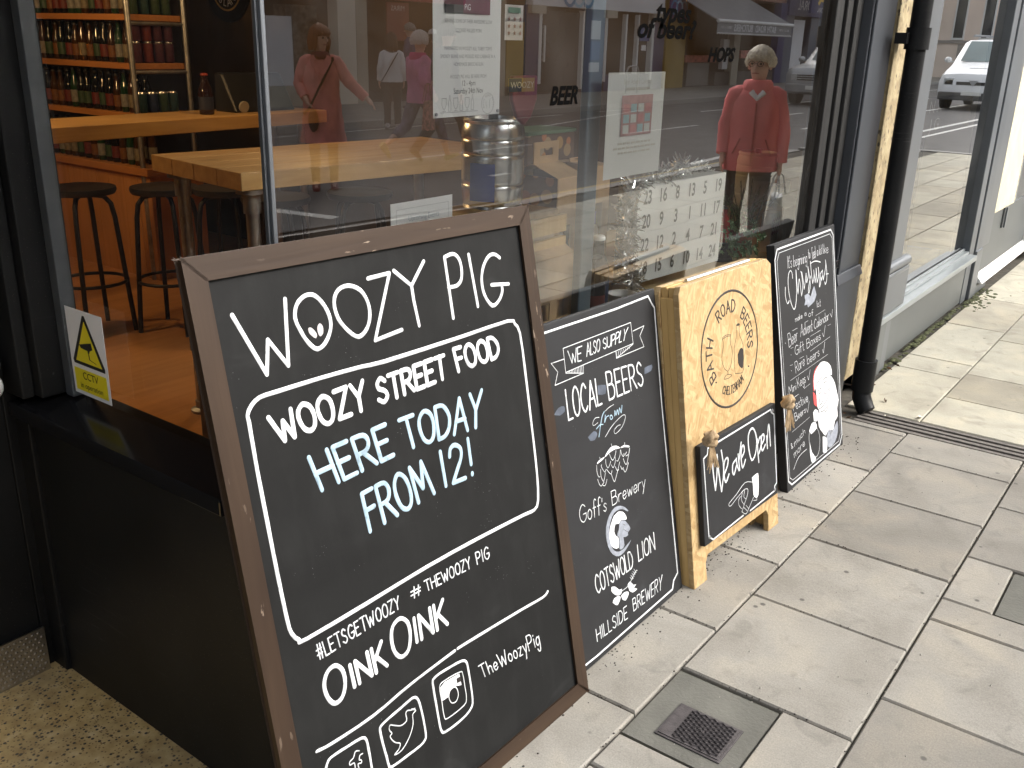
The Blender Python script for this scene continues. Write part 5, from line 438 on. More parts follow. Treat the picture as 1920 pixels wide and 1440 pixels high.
# walls, floor and ceiling of the room, canopy above
mb=MB(); mb.box((.946,1.2,2.45),(4.075,1.45,7.5)); mb.box((-1.2,2.1,2.45),(.946,2.4,7.5)); mb.box((-1.6,1.2,0),(-.9,2.16,7.5)); mb.box((-.9,1.2,2.45),(.946,2.1,7.5)); mb.build('upper_wall',M_CHAR,t)
M_BWALL=mat('brown_interior_wall',(.065,.046,.030),.7,0,.25,3,.1)
mb=MB(); mb.box((-.2,7.4,0),(8,7.6,2.8)); mb.box((4.6,2.16,0),(4.8,7.4,2.8)); mb.box((-.4,2.16,0),(-.2,7.6,2.8)); mb.box((4.6,1.45,0),(4.8,2.16,2.8)); mb.build('room_wall',M_BWALL,t)
mb=MB(); mb.box((-.4,1.3,2.8),(8,7.6,2.9)); mb.build('ceiling',mat('dark_ceiling',(.06,.05,.04),.9,0,0),t)
mb=MB(); mb.box((-.2,2.16,-.2),(4.6,7.4,.0)); mb.box((1.04,1.34,-.2),(4.6,2.16,.0)); mb.build('room_floor',M_FLOORW,t)
mb=MB(); mb.box((-1.5,1.02,2.46),(4.05,1.2,3.15)); mb.build('fascia',M_BLACK,t,.006)
# speckled plaster strip between the shopfronts
mb=MB(); mb.box((4.078,1.195,.10),(4.33,1.4,7)); mb.box((4.078,1.186,.13),(4.125,1.195,7)); tag(mb.build('plaster_pier',[M_SPECK],None,.006),'narrow cream speckled plaster strip behind the black drainpipe','wall')
# ================================================================ NEIGHBOUR
t=nb=thing('grey_shop','pale grey painted shopfront with a low stall riser beyond the drainpipe','shop',(5.5,1.24,0))
mb=MB(); mb.box((4.34,1.19,.0),(4.72,1.42,2.9)); mb.build('pilaster',M_LGREY,t,.01)
mb=MB(); mb.box((4.345,1.17,.325),(4.80,1.26,.52)); mb.tube([(4.345,1.19,.545),(4.80,1.19,.545)],.026,12); mb.tube([(4.345,1.178,.505),(4.80,1.178,.505)],.010,8); mb.build('plinth_block',M_LGREY,t,.004,50)
mb=MB(); mb.box((4.34,1.213,.012),(6.33,1.26,.30)); mb.build('stall_riser',M_MGREY,t,.002); 
mb=MB(); mb.box((4.34,1.185,.0),(4.62,1.212,.29)); mb.build('riser_end',M_MGREY,t,.004)
mb=MB(); mb.box((4.34,1.165,.285),(6.36,1.26,.318)); mb.box((4.72,1.212,.318),(6.36,1.25,.338)); mb.box((4.72,1.236,.338),(6.36,1.252,.352)); mb.build('window_sill',mat('pale_sill_paint',(.24,.262,.265),.3,0,.1,8),t,.004)
pane((4.72,1.255,.35),(6.34,1.263,2.6),M_GLASS2,par=t)
mb=MB(); mb.box((6.34,1.21,.0),(6.47,1.32,2.7)); mb.box((6.50,1.205,.30),(6.66,1.32,2.7)); mb.box((6.466,1.235,.3),(6.504,1.3,2.7)); mb.build('mullion',M_GREYF,t,.004)
mb=MB(); mb.box((6.50,1.195,.0),(6.67,1.30,.315)); mb.box((6.67,1.2,.0),(7.0,1.30,.06)); mb.box((6.672,1.21,.31),(6.9,1.27,2.7)); mb.build('door_frame',M_LGREY,t,.005)
mb=MB(); mb.box((6.68,1.222,.13),(8.3,1.28,.50)); mb.box((7.25,1.21,.36),(7.36,1.222,.50)); dd=mb.build('door',M_MGREY,t,.004)
mb=MB(); mb.hexa([(6.72,1.17,.07),(8.4,1.17,.07),(8.4,1.222,.07),(6.72,1.222,.07),(6.72,1.185,.09),(8.4,1.185,.09),(8.4,1.221,.13),(6.72,1.221,.13)]); mb.build('weather_bar',M_WHITE,dd,.003)
mb=MB(); mb.box((7.28,1.2,.36),(7.32,1.21,.50)); mb.build('letter_plate',M_GREYF,dd,.002)
pane((7.55,1.23,.5),(8.3,1.238,2.4),M_GLASS2,'door_pane',t)
mb=MB(); mb.box((6.92,1.215,.5),(7.55,1.30,2.6)); mb.build('door_reveal',M_CREAM,t,.003)
mb=MB(); mb.box((8.35,1.12,.12),(8.75,1.30,2.9)); mb.box((8.3,1.10,.06),(8.8,1.3,.2)); mb.build('white_post',M_WHITE,t,.006)
mb=MB(); mb.box((8.8,1.2,0),(16,1.4,.6)); mb.box((8.8,1.17,.55),(16,1.3,.62)); mb.build('far_riser',M_MGREY,t,.004)
pane((8.85,1.26,.62),(15.9,1.27,2.6),M_GLASS2,'far_pane',t)
mb=MB(); mb.box((4.34,1.3,2.7),(16,1.6,9)); mb.box((4.34,1.1,2.65),(16,1.3,3.2)); mb.build('upper_wall',M_LGREY,t)
M_PALEFL=mat('pale_shop_floor',(.6,.56,.48),.5,0,.1,2); M_PALEW=mat('pale_shop_wall',(.7,.67,.6),.8,0,.06,2)
mb=MB(); mb.box((4.85,1.31,-.1),(14,5.8,.16)); mb.build('shop_floor',M_PALEFL,t)
mb=MB(); mb.box((4.85,5.8,0),(14,6,2.9)); mb.box((13.9,1.5,0),(14,5.8,2.9)); mb.box((4.81,1.45,0),(4.85,5.8,2.9)); mb.box((4.85,1.45,2.85),(14,5.8,2.95)); mb.build('shop_wall',M_PALEW,t)
for k,(x,y,z) in enumerate(((5.6,1.9,.36),(5.75,2.5,.62))):
    tt=thing('display_plinth','white display plinth inside the grey shop, '+('the lower one nearest the glass' if k==0 else 'the taller one behind'),'plinth',(x,y,.16),'white display plinths')
    mb=MB(); mb.box((x-.45,y-.15,.161),(x+.45,y+.15,z)); mb.box((x-.47,y-.17,z),(x+.47,y+.17,z+.04)); mb.build('top',M_WHITE,tt,.004)
t=thing('storage_lid','pale blue plastic tray lid lying on the floor behind the grey shop window','lid',(6.55,1.85,.161))
M_LID=mat('pale_blue_plastic',(.30,.42,.85),.35,0,.05,5)
mb=MB(); mb.box((6.2,1.55,.162),(6.9,2.0,.19)); mb.build('panel',M_LID,t,.012)
mb=MB(); mb.box((6.16,1.51,.175),(6.94,1.555,.215)); mb.box((6.16,1.995,.175),(6.94,2.04,.215)); mb.box((6.16,1.555,.175),(6.2,1.995,.215)); mb.box((6.9,1.555,.175),(6.94,1.995,.215)); mb.build('rim',M_LID,t,.006)
# sign inside the grey shop
t=thing('brown_sign','brown gilt lettered sign panel standing inside the grey shop window','sign',(6.6,1.6,.8))
mb=MB(); mb.box((6.05,1.62,.99),(7.6,1.64,1.22)); mb.build('panel',mat('gilt_brown_sign',(.20,.135,.05),.5,.2,.2,5),t,.003)
mb=MB(); mb.text('N A',(6.62,1.619,1.16),(1,0,0),(0,0,1),.11,0,sx=1.6); mb.build('lettering',mat('gilt_lettering',(.55,.45,.28),.4,.3,0),t); mb=MB(); mb.text('J G',(6.66,1.619,1.05),(1,0,0),(0,0,1),.11,0,sx=1.6); mb.build('lettering',mat('gilt_lettering',(.55,.45,.28),.4,.3,0),t)
mb=MB(); mb.box((6.56,1.645,.17),(6.60,1.66,.99)); mb.build('stand',M_DKMET,t)
# moss along the foot of the wall
M_MOSS=mat('moss',(.05,.055,.018),.95,0,.5,40,.6)
mb=MB(); rr=random.Random(8)
for i in range(260):
    x=rr.choice((rr.uniform(5.2,6.7),rr.uniform(6.3,6.9),rr.uniform(4.7,6.5))); w=.03 if x<6.2 else .13; y=1.205-abs(rr.gauss(0,w*.5)); s=rr.uniform(.004,.016)
    mb.ball((x,y,.0),(s*1.6,s,s*.35),6,4)
tag(mb.build('moss',M_MOSS,None,0,60),'patchy green moss in the joint along the foot of the grey shop','moss',None,'stuff')
# litter at the pipe foot
M_LEAF=[mat('dead_leaf_a',(.12,.055,.02),.8,0,.3,60),mat('dead_leaf_b',(.07,.04,.02),.8,0,.3,60),mat('pale_scrap',(.6,.57,.48),.8,0,.1,60)]
leafspots=[(4.18,1.10,0),(4.24,1.04,1),(3.96,1.13,0),(3.92,1.1,1),(4.42,1.15,0),(4.72,1.17,0),(4.80,1.15,1),(4.28,1.12,2),(4.05,.98,2),(4.13,.86,2)]
for i,(x,y,k) in enumerate(leafspots):
    mb=MB(); a=rr.uniform(0,6); L=rr.uniform(.012,.024); w=L*.4; c=Vector((x,y,.004)); u=Vector((math.cos(a),math.sin(a),0)); v=Vector((-u.y,u.x,0)); z=Vector((0,0,1))
    P=[c-u*L,c-u*L*.3+v*w+z*.006,c+u*L*.5+v*w*.7+z*.009,c+u*L+z*.012,c+u*L*.5-v*w*.7+z*.004,c-u*L*.3-v*w+z*.010,c+z*.002]
    P2=[p-z*.0015 for p in P]; fs=[(6,(j+1)%6,j) for j in range(6)]; mb.add(P,fs); mb.add(P2,[f[::-1] for f in fs])
    o=mb.build('dead_leaf' if k<2 else 'paper_scrap',M_LEAF[k],None,0,0,False,(x,y,0))
    tag(o,'curled brown dead leaf lying near the foot of the drainpipe' if k<2 else 'tiny pale paper scrap on the paving by the channel drain','leaf' if k<2 else 'litter','dead leaves by the drainpipe' if k<2 else 'paper scraps by the drain')

# grit and dirt gathered along the foot of the boards and in the joints
rg=random.Random(17)
for nm2,lab,mm,N in (('grit','fine dark grit gathered along the foot of the boards and in the paving joints',mat('dark_grit',(.05,.043,.035),.95,0,.5,90),900),('pale_grit','pale stone grit scattered on the paving near the boards',mat('pale_grit_stone',(.36,.34,.3),.9,0,.4,90),130)):
    mb=MB()
    for i in range(N):
        k=rg.random()
        if k<.62: x=rg.uniform(.96,3.75); y=1.06-abs(rg.gauss(0,.04))
        elif k<.72: y=rg.uniform(.42,.85); x=1.917+.4395*rg.randrange(0,5)+rg.gauss(0,.003)
        elif k<.80: y=rg.uniform(.86,1.0); x=1.684+.4395*rg.randrange(0,5)+rg.gauss(0,.003)
        else: x=rg.uniform(1,3.9); y=rg.choice((.8555,.415))+rg.gauss(0,.003)
        if nm2=='pale_grit': x=rg.uniform(1.2,3.9); y=rg.uniform(-.2,1.05)
        s=rg.uniform(.0010,.0032); mb.add([(x-s,y-s*.6,.0005),(x+s,y-s*.8,.0005),(x+s*.6,y+s,.0005),(x-s*.7,y+s*.8,.0005),(x,y,.0005+s*1.1)],[(0,1,4),(1,2,4),(2,3,4),(3,0,4)])
    tag(mb.build(nm2,mm),lab,'grit',None,'stuff')
# ================================================================ BOARDS
def bframe(p):
    ox,oy,oz,yaw,lean,roll,Wd,Hh=p
    u0=Vector((math.cos(yaw),math.sin(yaw),0)); n=Vector((math.sin(yaw),-math.cos(yaw),0)); v0=Vector((0,0,1))*math.cos(lean)-n*math.sin(lean)
    u=u0*math.cos(roll)+v0*math.sin(roll); v=v0*math.cos(roll)-u0*math.sin(roll); d=v.cross(u)
    return Matrix(((u.x,d.x,v.x,ox),(u.y,d.y,v.y,oy),(u.z,d.z,v.z,oz),(0,0,0,1))),Wd,Hh
def clusters(st):
    # strokes closer than 16 mm belong to one drawn piece
    P=[[(q[i]*1e-4,q[i+1]*1e-4) for i in range(0,len(q),2)] for q in st]; D=[]
    for p in P:
        d=[]
        for a,b in zip(p,p[1:]+p[-1:]):
            n=max(1,int(math.hypot(a[0]-b[0],a[1]-b[1])/.008)); d+=[(a[0]+(b[0]-a[0])*k/n,a[1]+(b[1]-a[1])*k/n) for k in range(n)]
        D.append(d)
    g=list(range(len(st)))
    bb=[(min(x for x,_ in d)-.016,min(y for _,y in d)-.016,max(x for x,_ in d)+.016,max(y for _,y in d)+.016) for d in D]
    for i in range(len(st)):
        for j in range(i):
            if g[i]!=g[j] and bb[i][0]<bb[j][2] and bb[j][0]<bb[i][2] and bb[i][1]<bb[j][3] and bb[j][1]<bb[i][3] and any((x-u)**2+(y-v)**2<.000256 for x,y in D[i] for u,v in D[j]): o=g[i]; g=[g[j] if q==o else q for q in g]
    return [[st[i] for i in range(len(st)) if g[i]==k] for k in sorted(set(g))]
def lettering(key,root,y0=0.0,skip=0):
    fn=lambda a,b,h:(a,y0-h,b)
    for i,(name,mode,w,st) in enumerate(INK[key]):
        for cl in clusters(st):
            mb=MB()
            up=.0008 if mode=='k' and key in('b1','b2','b4') else 0.
            f2=lambda a,b,h:fn(a,b,h+up)
            if w: ink(mb,cl,w*1e-4,f2,.0008 if w>25 else .0004,i)
            else: fill(mb,cl,f2,.0006 if mode!='s' else .0003)
            mb.build(name,INKM[mode],root,0,0,True)
# ---- big framed blackboard
mw,Wd,Hh=bframe((0.807, 0.9972, 0.021, -0.0039, 0.2114, -0.0236, 0.8766, 1.1792))
t=thing('framed_blackboard','large chalkboard in a worn brown wooden frame, lettered for a street food visit','sign board',mw=mw)
fw=.034; dp=.019; rec=.008
def rail(a,b,c,d,m,name='frame_rail'):
    # mitred rail: outer a-b, inner c-d (u,v), front y=0 to back y=dp with an eased inner edge
    mb=MB(); P=[(q[0],0.0,q[1]) for q in (a,b,c,d)]+[(q[0],dp,q[1]) for q in (a,b,c,d)]
    mb.add(P,[(0,3,2,1)[::-1],(4,5,6,7)[::-1],(0,1,5,4),(1,2,6,5),(2,3,7,6),(3,0,4,7)]); mb.build(name,m,t,.003,0,True)
e=.0006
rail((0,Hh),(Wd,Hh),(Wd-fw,Hh-fw),(fw,Hh-fw),M_STAIN); rail((0,0),(Wd,0),(Wd-fw,fw),(fw,fw),M_STAIN)
rail((e*0,e),(0,Hh-e),(fw,Hh-fw-e),(fw,fw+e),M_STAINZ); rail((Wd,e),(Wd,Hh-e),(Wd-fw,Hh-fw-e),(Wd-fw,fw+e),M_STAINZ)
mb=MB(); mb.box((fw-.012,rec,fw-.012),(Wd-fw+.012,rec+.012,Hh-fw+.012)); mb.build('chalkboard_panel',M_CHALK,t,0,0,True)
lettering('b1',t,rec)
# ---- painted board 2
mw,Wd,Hh=bframe((1.65, 1.0245, 0.0155, 0.0115, 0.2037, -0.0244, 0.6066, 0.8843))
t=thing('painted_board','black painted board listing local breweries, leaning between the framed chalkboard and the wooden stand','sign board',mw=mw)
mb=MB(); mb.box((0,0,0),(Wd,.018,Hh)); mb.build('panel',M_CHALK2,t,.002,0,True); lettering('b2',t)
# ---- OSB A-frame
mw,Wd,Hh=bframe((2.2666, 0.9947, 0.0, -0.0552, 0.1571, 0.0004, 0.5548, 0.8918))
t=thing('folding_stand','folding wooden stand of yellow chipboard with a round burnt-in logo','sign stand',mw=mw)
def afpanel(y0,y1,name,m):
    lg=.075; pr=[(0,0),(lg,0),(lg*.95,.055),(lg*1.15,.078),(Wd-lg*1.15,.078),(Wd-lg*.95,.055),(Wd-lg,0),(Wd,0),(Wd,Hh-.02),(Wd-.03,Hh),(.012,Hh),(0,Hh-.02)]
    mb=MB(); mb.prism(pr,lambda a,b,d:(a,d,b),y0,y1); return mb.build(name,m,t,.0015,0,True)
afpanel(0,.018,'front_panel',M_OSB); afpanel(.062,.080,'back_panel',M_OSB)
for x in (.0,Wd-.045):
    mb=MB(); mb.box((x+.002,.0185,.0),(x+.045,.040,Hh-.03)); mb.build('batten',M_PINE,t,.002,0,True)
for x in (.0,Wd-.045):
    mb=MB(); mb.box((x+.003,.0405,.002),(x+.044,.0615,Hh-.03)); mb.build('batten',M_PINE,t,.002,0,True)
mb=MB(); mb.box((.01,.0185,Hh-.055),(Wd-.01,.038,Hh-.002)); mb.box((.01,.042,Hh-.055),(Wd-.01,.0615,Hh-.001)); mb.build('top_rail',M_PINE,t,.002,0,True)
mb=MB(); mb.tube([(.10,.034,Hh+.002),(.47,.034,Hh+.002)],.006,8); mb.build('hinge',M_GALV,t,0,40,True)
lettering('af',t)
ip=mw.inverted()
# ---- "open" board hung on rope
mo,Wo,Ho=bframe((2.3066, 0.9936, 0.125, -0.0552, 0.1571, 0.0004, 0.4774, 0.307))
t2=thing('open_board','small black board with a pointing hand, hung by rope on the chipboard stand','sign board',mw=mo)
mb=MB(); mb.box((0,0,0),(Wo,.017,Ho)); mb.build('panel',M_CHALK2,t2,.002,0,True); lettering('op',t2)
for (a,b) in ((.028,.02),(Wo-.02,.02),(Wo-.02,Ho-.02)):
    mb=MB(); mb.lathe([(.006,0),(.005,.002),(.002,.003)],(0,0,0),10); mb.v=[Vector((a+v.x,-v.z,b+v.y)) for v in mb.v]; mb.build('screw',M_GALV,t2,0,40,True)
def knot(root,P,k):
    # P: position of the hole in root's local frame; rope comes out of the board, is knotted and frays
    r=random.Random(k); P=Vector(P); mb=MB()
    for j in range(3):
        pts=[P+Vector((.016*math.cos(a+j*2.1)*.9,-.012-.011*math.sin(a*1.5+j),.013*math.sin(a+j*2.1)+.004*j)) for a in [i*.5 for i in range(14)]]
        mb.tube(pts,.0085,8)
    for j in range(26):
        a=r.uniform(-1,1); pts=[P+Vector((.006*a,-.014,-.008))]; q=pts[0].copy(); L=r.uniform(.055,.085)
        for s in range(5): q=q+Vector((.0035*a*(1+s*.35)+r.uniform(-.001,.001),-.001*(s<2)+r.uniform(-.0015,.0012),-L/5)); pts.append(q.copy())
        mb.tube(pts,[.0028,.0026,.0024,.0022,.002,.0012],5)
    return mb.build('knotted_rope',M_ROPE,root,0,60,True)
for k,(X,Y,Z) in enumerate(((2.300,1.035,.46),(2.800,1.005,.432))):
    knot(t2,mo.inverted()@Vector((X,Y-.015,Z)),k)
# ---- Christmas board
mw,Wd,Hh=bframe((3.0586, 1.0269, 0.0, 0.0014, 0.1827, -0.0084, 0.5838, 0.8846))
t=thing('christmas_board','tall black board with a Christmas list and a bearded man in a red hat','sign board',mw=mw)
mb=MB(); mb.box((0,0,0),(Wd,.030,Hh)); mb.build('panel',M_CHALK2,t,.002,0,True); lettering('b4',t)
# ================================================================ INSIDE OUR SHOP
# warm ceiling pendants (out of frame above, lit as in the photograph)
M_BULB=mat('warm_bulb',(1,.62,.28),.5,0,0,emit=14)
for i,(x,y,p,lab) in enumerate(((1.45,4.55,44,'nearest the doorway pane'),(3.5,3.95,26,'in the middle beyond the plank table'),(2.2,5.4,26,'farthest back in front of the bottle rack'))):
    t=thing('pendant_lamp','warm pendant lamp with a black cone shade, '+lab,'lamp',(x,y,2.1),'pendant lamps inside the shop')
    mb=MB(); mb.lathe([(.16,2.1),(.15,2.13),(.05,2.26),(.02,2.3)],(x,y,0),24,cap=False); mb.build('shade',M_DKMET,t,0,40)
    mb=MB(); mb.tube([(x,y,2.28),(x,y,2.8)],.006,6); mb.build('cable',M_DKMET,t)
    mb=MB(); mb.ball((x,y,2.12),.035); mb.build('bulb',M_BULB,t,0,60)
    l=bpy.data.lights.new('bulb_light','POINT'); l.energy=p*.27; l.color=(1,.60,.26); l.shadow_soft_size=.05
    o=bpy.data.objects.new('bulb_light',l); COL.objects.link(o); o.parent=t; o.location=(0,0,-.08)
for i,(x,y,lab) in enumerate(((2.15,1.315,'over the mini keg'),(2.95,1.315,'over the white calendar'),(3.65,1.315,'over the potted fir'))):
    t=thing('ceiling_spot','small warm ceiling spotlight over the window display, '+lab,'lamp',(x,y,2.74),'ceiling spotlights over the window display')
    mb=MB(); mb.lathe([(.05,2.68),(.055,2.70),(.055,2.799)],(x,y,0),18,cap=False); mb.build('housing',M_DKMET,t,0,40)
    mb=MB(); mb.lathe([(.045,2.70),(.02,2.695),(.002,2.694)],(x,y,0),18); mb.build('lens',M_BULB,t,0,40)
    l=bpy.data.lights.new('spot_light','SPOT'); l.energy=350; l.color=(1,.78,.52); l.spot_size=R(95); l.spot_blend=.6; l.shadow_soft_size=.05
    o=bpy.data.objects.new('spot_light',l); COL.objects.link(o); o.parent=t; o.location=(0,0,-.08); o.rotation_euler=(R(9),0,0)
# plank table
t=thing('plank_table','high plank table on galvanised pipe legs just inside the window','table',(2.7,2.95,0))
ux,uy=Vector((.990,-.14,0)),Vector((.09,.66,0)).normalized(); o=Vector((2.07,2.70,1.05)); L=1.35; D=.665
mb=MB()
for k in range(4):
    a=o+uy*(D*k/4+.001); b=o+uy*(D*(k+1)/4-.001); z=Vector((0,0,-.062)); mb.hexa([a+z,a+ux*L+z,b+ux*L+z,b+z,a,a+ux*L,b+ux*L,b])
mb.build('top',M_TABLE,t,.003)
for (a,b) in ((.07,.06),(.07,D-.10),(L-.1,.06),(L-.1,D-.1)):
    p=o+ux*a+uy*b; mb=MB(); mb.tube([(p.x,p.y,0),(p.x,p.y,.985)],.024,14); mb.lathe([(.05,0),(.05,.012),(.03,.02),(.03,.05)],(p.x,p.y,0),14); mb.lathe([(.032,.90),(.032,.965),(.055,.97),(.055,.987)],(p.x,p.y,0),14); mb.build('leg',M_GALV,t,0,40)
mb=MB(); p=o+ux*.07+uy*.06; q=o+ux*.07+uy*(D-.1); mb.tube([(p.x,p.y,.3),(q.x,q.y,.3)],.018,10); mb.build('stretcher',M_GALV,t,0,40)
# serving counter at the back
t=thing('serving_counter','long high plank counter at the back in front of the bottle rack','counter',(3.1,4.8,0))
mb=MB(); mb.hexa([(1.9,4.52,.975),(4.3,4.70,.975),(4.26,5.16,.975),(1.86,4.98,.975),(1.9,4.52,1.05),(4.3,4.70,1.05),(4.26,5.16,1.05),(1.86,4.98,1.05)]); mb.build('top',M_TABLE,t,.004)
for (x,y) in ((2.0,4.62),(2.0,4.9),(4.15,4.78),(4.15,5.05)):
    mb=MB(); mb.tube([(x,y,0),(x,y,.974)],.024,12); mb.build('leg',M_GALV,t,0,40)
# bottle rack
t=thing('bottle_rack','tall metal framed rack with plank shelves over an orange wooden base cupboard','rack',(3.6,6.2,0))
for (x,y) in ((3.4,5.38),(3.78,5.38),(3.4,7.1),(3.78,7.1)):
    mb=MB(); mb.tube([(x,y,0 if x>3.5 or y<5.5 else .7),(x,y,2.4)],.017,12); mb.build('upright',M_GALV,t,0,40)
for z in (1.02,1.31,1.585,1.86,2.15):
    mb=MB(); mb.box((3.395,5.40,z-.035),(3.785,7.08,z)); mb.build('shelf',M_SHELFW,t,.003)
    mb=MB(); mb.tube([(3.4,5.38,z-.05),(3.78,5.38,z-.05)],.012,8); mb.build('crossbar',M_GALV,t,0,40)
mb=MB(); mb.box((3.37,5.30,.655),(3.80,7.3,.70)); mb.build('cupboard_top',M_SHELFW,t,.004)
mb=MB()
k=0; y=5.32
while y<7.25:
    w=.14+.05*((k*7)%3)/3; mb.box((3.40,y,.0),(3.43,min(y+w-.003,7.28),.654)); y+=w; k+=1
mb.box((3.43,5.33,0),(3.79,5.36,.654)); mb.build('cupboard_front',M_PANELW,t,.002)
# bottles and cans, one of each kind with its parts, then copies
rb=random.Random(21)
def bottle(loc,label,group,gm,lm,h=.24,r=.03,cm=None,cat='bottle'):
    x,y,z=loc; t=thing('beer_bottle',label,cat,loc,group)
    k=h/.24; mb=MB(); mb.lathe([(r*.9,0),(r,.006*k),(r,.125*k),(r*.9,.15*k),(r*.48,.19*k),(r*.42,.225*k),(r*.48,.227*k),(r*.48,.235*k),(r*.3,.24*k)],loc,14); mb.build('glass_body',gm,t,0,50)
    mb=MB(); mb.lathe([(r*1.02,.03*k),(r*1.02,.105*k)],loc,14,cap=False); mb.build('paper_label',lm,t,0,60)
    mb=MB(); mb.lathe([(r*.5,.228*k),(r*.52,.236*k),(r*.42,.2415*k),(r*.1,.2425*k)],loc,12); mb.build('cap',cm or M_DKMET,t,0,50); return t
def can(loc,label,group,lm):
    t=thing('beer_can',label,'can',loc,group); mb=MB(); mb.lathe([(.026,0),(.033,.008),(.033,.108),(.033,.112)],loc,16); mb.build('printed_body',lm,t,0,50)
    mb=MB(); mb.lathe([(.033,.112),(.028,.121),(.028,.1225),(.0265,.1195),(.002,.1195)],loc,16); mb.build('metal_top',M_STEEL,t,0,50); return t
M_BGL=mat('brown_bottle_glass',(.035,.014,.005),.06,0,0); M_GGL=mat('green_bottle_glass',(.01,.035,.015),.06,0,0); M_DGL=mat('dark_bottle_glass',(.006,.006,.007),.05,0,0)
LBL=[mat('label_'+n,mul(c,.24),.6,0,.35,40) for n,c in (('cream',(.6,.5,.32)),('red',(.42,.05,.03)),('orange',(.55,.2,.04)),('green',(.09,.2,.08)),('blue',(.05,.1,.28)),('plum',(.22,.05,.11)),('white',(.7,.68,.62)),('teal',(.05,.18,.18)))]
grp={.70:('on the cupboard top under the lowest shelf of the rack','bottles on the cupboard top'),1.02:('on the lowest plank shelf of the bottle rack','bottles on the lowest rack shelf'),1.31:('on the second plank shelf of the bottle rack','bottles on the second rack shelf'),1.585:('on the third plank shelf of the bottle rack','bottles on the third rack shelf')}
for z,(lab,g) in grp.items():
    protos=[bottle((3.46,5.5,z+.0005),'bottle of beer standing '+lab,g,M_BGL,LBL[0]),bottle((3.46,5.58,z+.0005),'bottle of beer standing '+lab,g,M_GGL,LBL[6]),bottle((3.46,5.66,z+.0005),'bottle of beer standing '+lab,g,M_BGL,LBL[2],.22,.03),bottle((3.46,5.74,z+.0005),'bottle of beer standing '+lab,g,M_DGL,LBL[1],.23,.035),bottle((3.46,5.82,z+.0005),'bottle of beer standing '+lab,g,M_DGL,LBL[3],.235,.031)]
    i=0
    for row in range(2):
        for k in range(18):
            y=5.5+.08*k; 
            if row==0 and k<5: continue
            i+=1; copy_thing(protos[rb.randrange(5)],(3.455+.1*row+rb.uniform(-.006,.006),y+rb.uniform(-.006,.006),z+.0005),'bottle of beer standing '+lab,g)
for z,cols,lab,g in ((1.31,(5,1,5),'plum coloured can stacked two high at the near end of the second rack shelf','cans at the end of the second rack shelf'),(1.585,(3,7,3),'green can standing at the near end of the third rack shelf','cans at the end of the third rack shelf'),(1.02,(7,4,3),'dark can standing at the near end of the lowest rack shelf','cans at the end of the lowest rack shelf')):
    pr=[can((3.47,5.435,z+.0005),lab,g,LBL[cols[0]]),can((3.545,5.435,z+.0005),lab,g,LBL[cols[1]]),can((3.62,5.435,z+.0005),lab,g,LBL[cols[2]])]
    copy_thing(pr[0],(3.69,5.435,z+.0005),lab,g)
    if z==1.31:
        for j in range(4): copy_thing(pr[j%3],(3.47+.0735*j,5.435,z+.1235),lab,g)
# stools
def stool(loc):
    x,y,z=loc; t=thing('bar_stool','','stool',loc,'bar stools inside the shop')
    mb=MB(); mb.lathe([(.12,.715),(.16,.72),(.168,.735),(.165,.752),(.10,.762),(.02,.763)],(x,y,0),26); mb.build('seat',mat('black_vinyl_seat',(.02,.018,.016),.4,0,.2,9),t,0,40)
    for a in (45,135,225,315):
        c,s=math.cos(R(a)),math.sin(R(a)); mb=MB(); mb.tube([(x+c*.05,y+s*.05,.712),(x+c*.105,y+s*.105,.705),(x+c*.135,y+s*.135,.67),(x+c*.148,y+s*.148,.6),(x+c*.19,y+s*.19,.0)],.0125,10); mb.build('leg',M_DKMET,t,0,40)
    mb=MB(); mb.tube([(x+.172*math.cos(k*PI/12),y+.172*math.sin(k*PI/12),.27) for k in range(25)],.009,8,cap=False); mb.build('foot_ring',M_DKMET,t,0,50); return t
s0=stool((2.56,4.62,0)); s0['label']='round black bar stool nearest the door jamb, under the back counter'
for p,lb in (((2.86,4.36,0),'round black bar stool standing between the counter and the plank table leg'),((3.05,3.72,0),'round black bar stool pushed under the far long side of the plank table'),((3.45,3.55,0),'round black bar stool at the far right corner of the plank table'),((3.06,4.12,0),'round black bar stool behind the plank table, close to the counter')): copy_thing(s0,p,lb,None,rnd.uniform(0,1))
# things on the counter
t=bottle((3.49,4.82,1.0502),'brown sauce bottle with a red cap standing on the back counter',None,mat('sauce_glass',(.02,.007,.004),.1,0,0),mat('sauce_label',(.02,.025,.05),.5,0,0),.225,.042,mat('red_cap',(.25,.03,.015),.4,0,0))
t=thing('till_screen','dark tablet till with a round dial on the back counter','till',(3.85,4.88,1.05))
mb=MB(); mb.hexa([(3.68,4.80,1.0505),(4.15,4.82,1.0505),(4.15,5.02,1.0505),(3.68,5.0,1.0505),(3.69,4.93,1.27),(4.15,4.95,1.27),(4.15,5.02,1.27),(3.69,5.0,1.27)]); mb.build('casing',M_DKMET,t,.01)
mb=MB(); mb.tube([(3.735,4.803,1.085),(3.735,4.79,1.083)],.033,20); mb.build('dial',mat('grey_dial',(.3,.27,.23),.5,0,0),t,0,40)
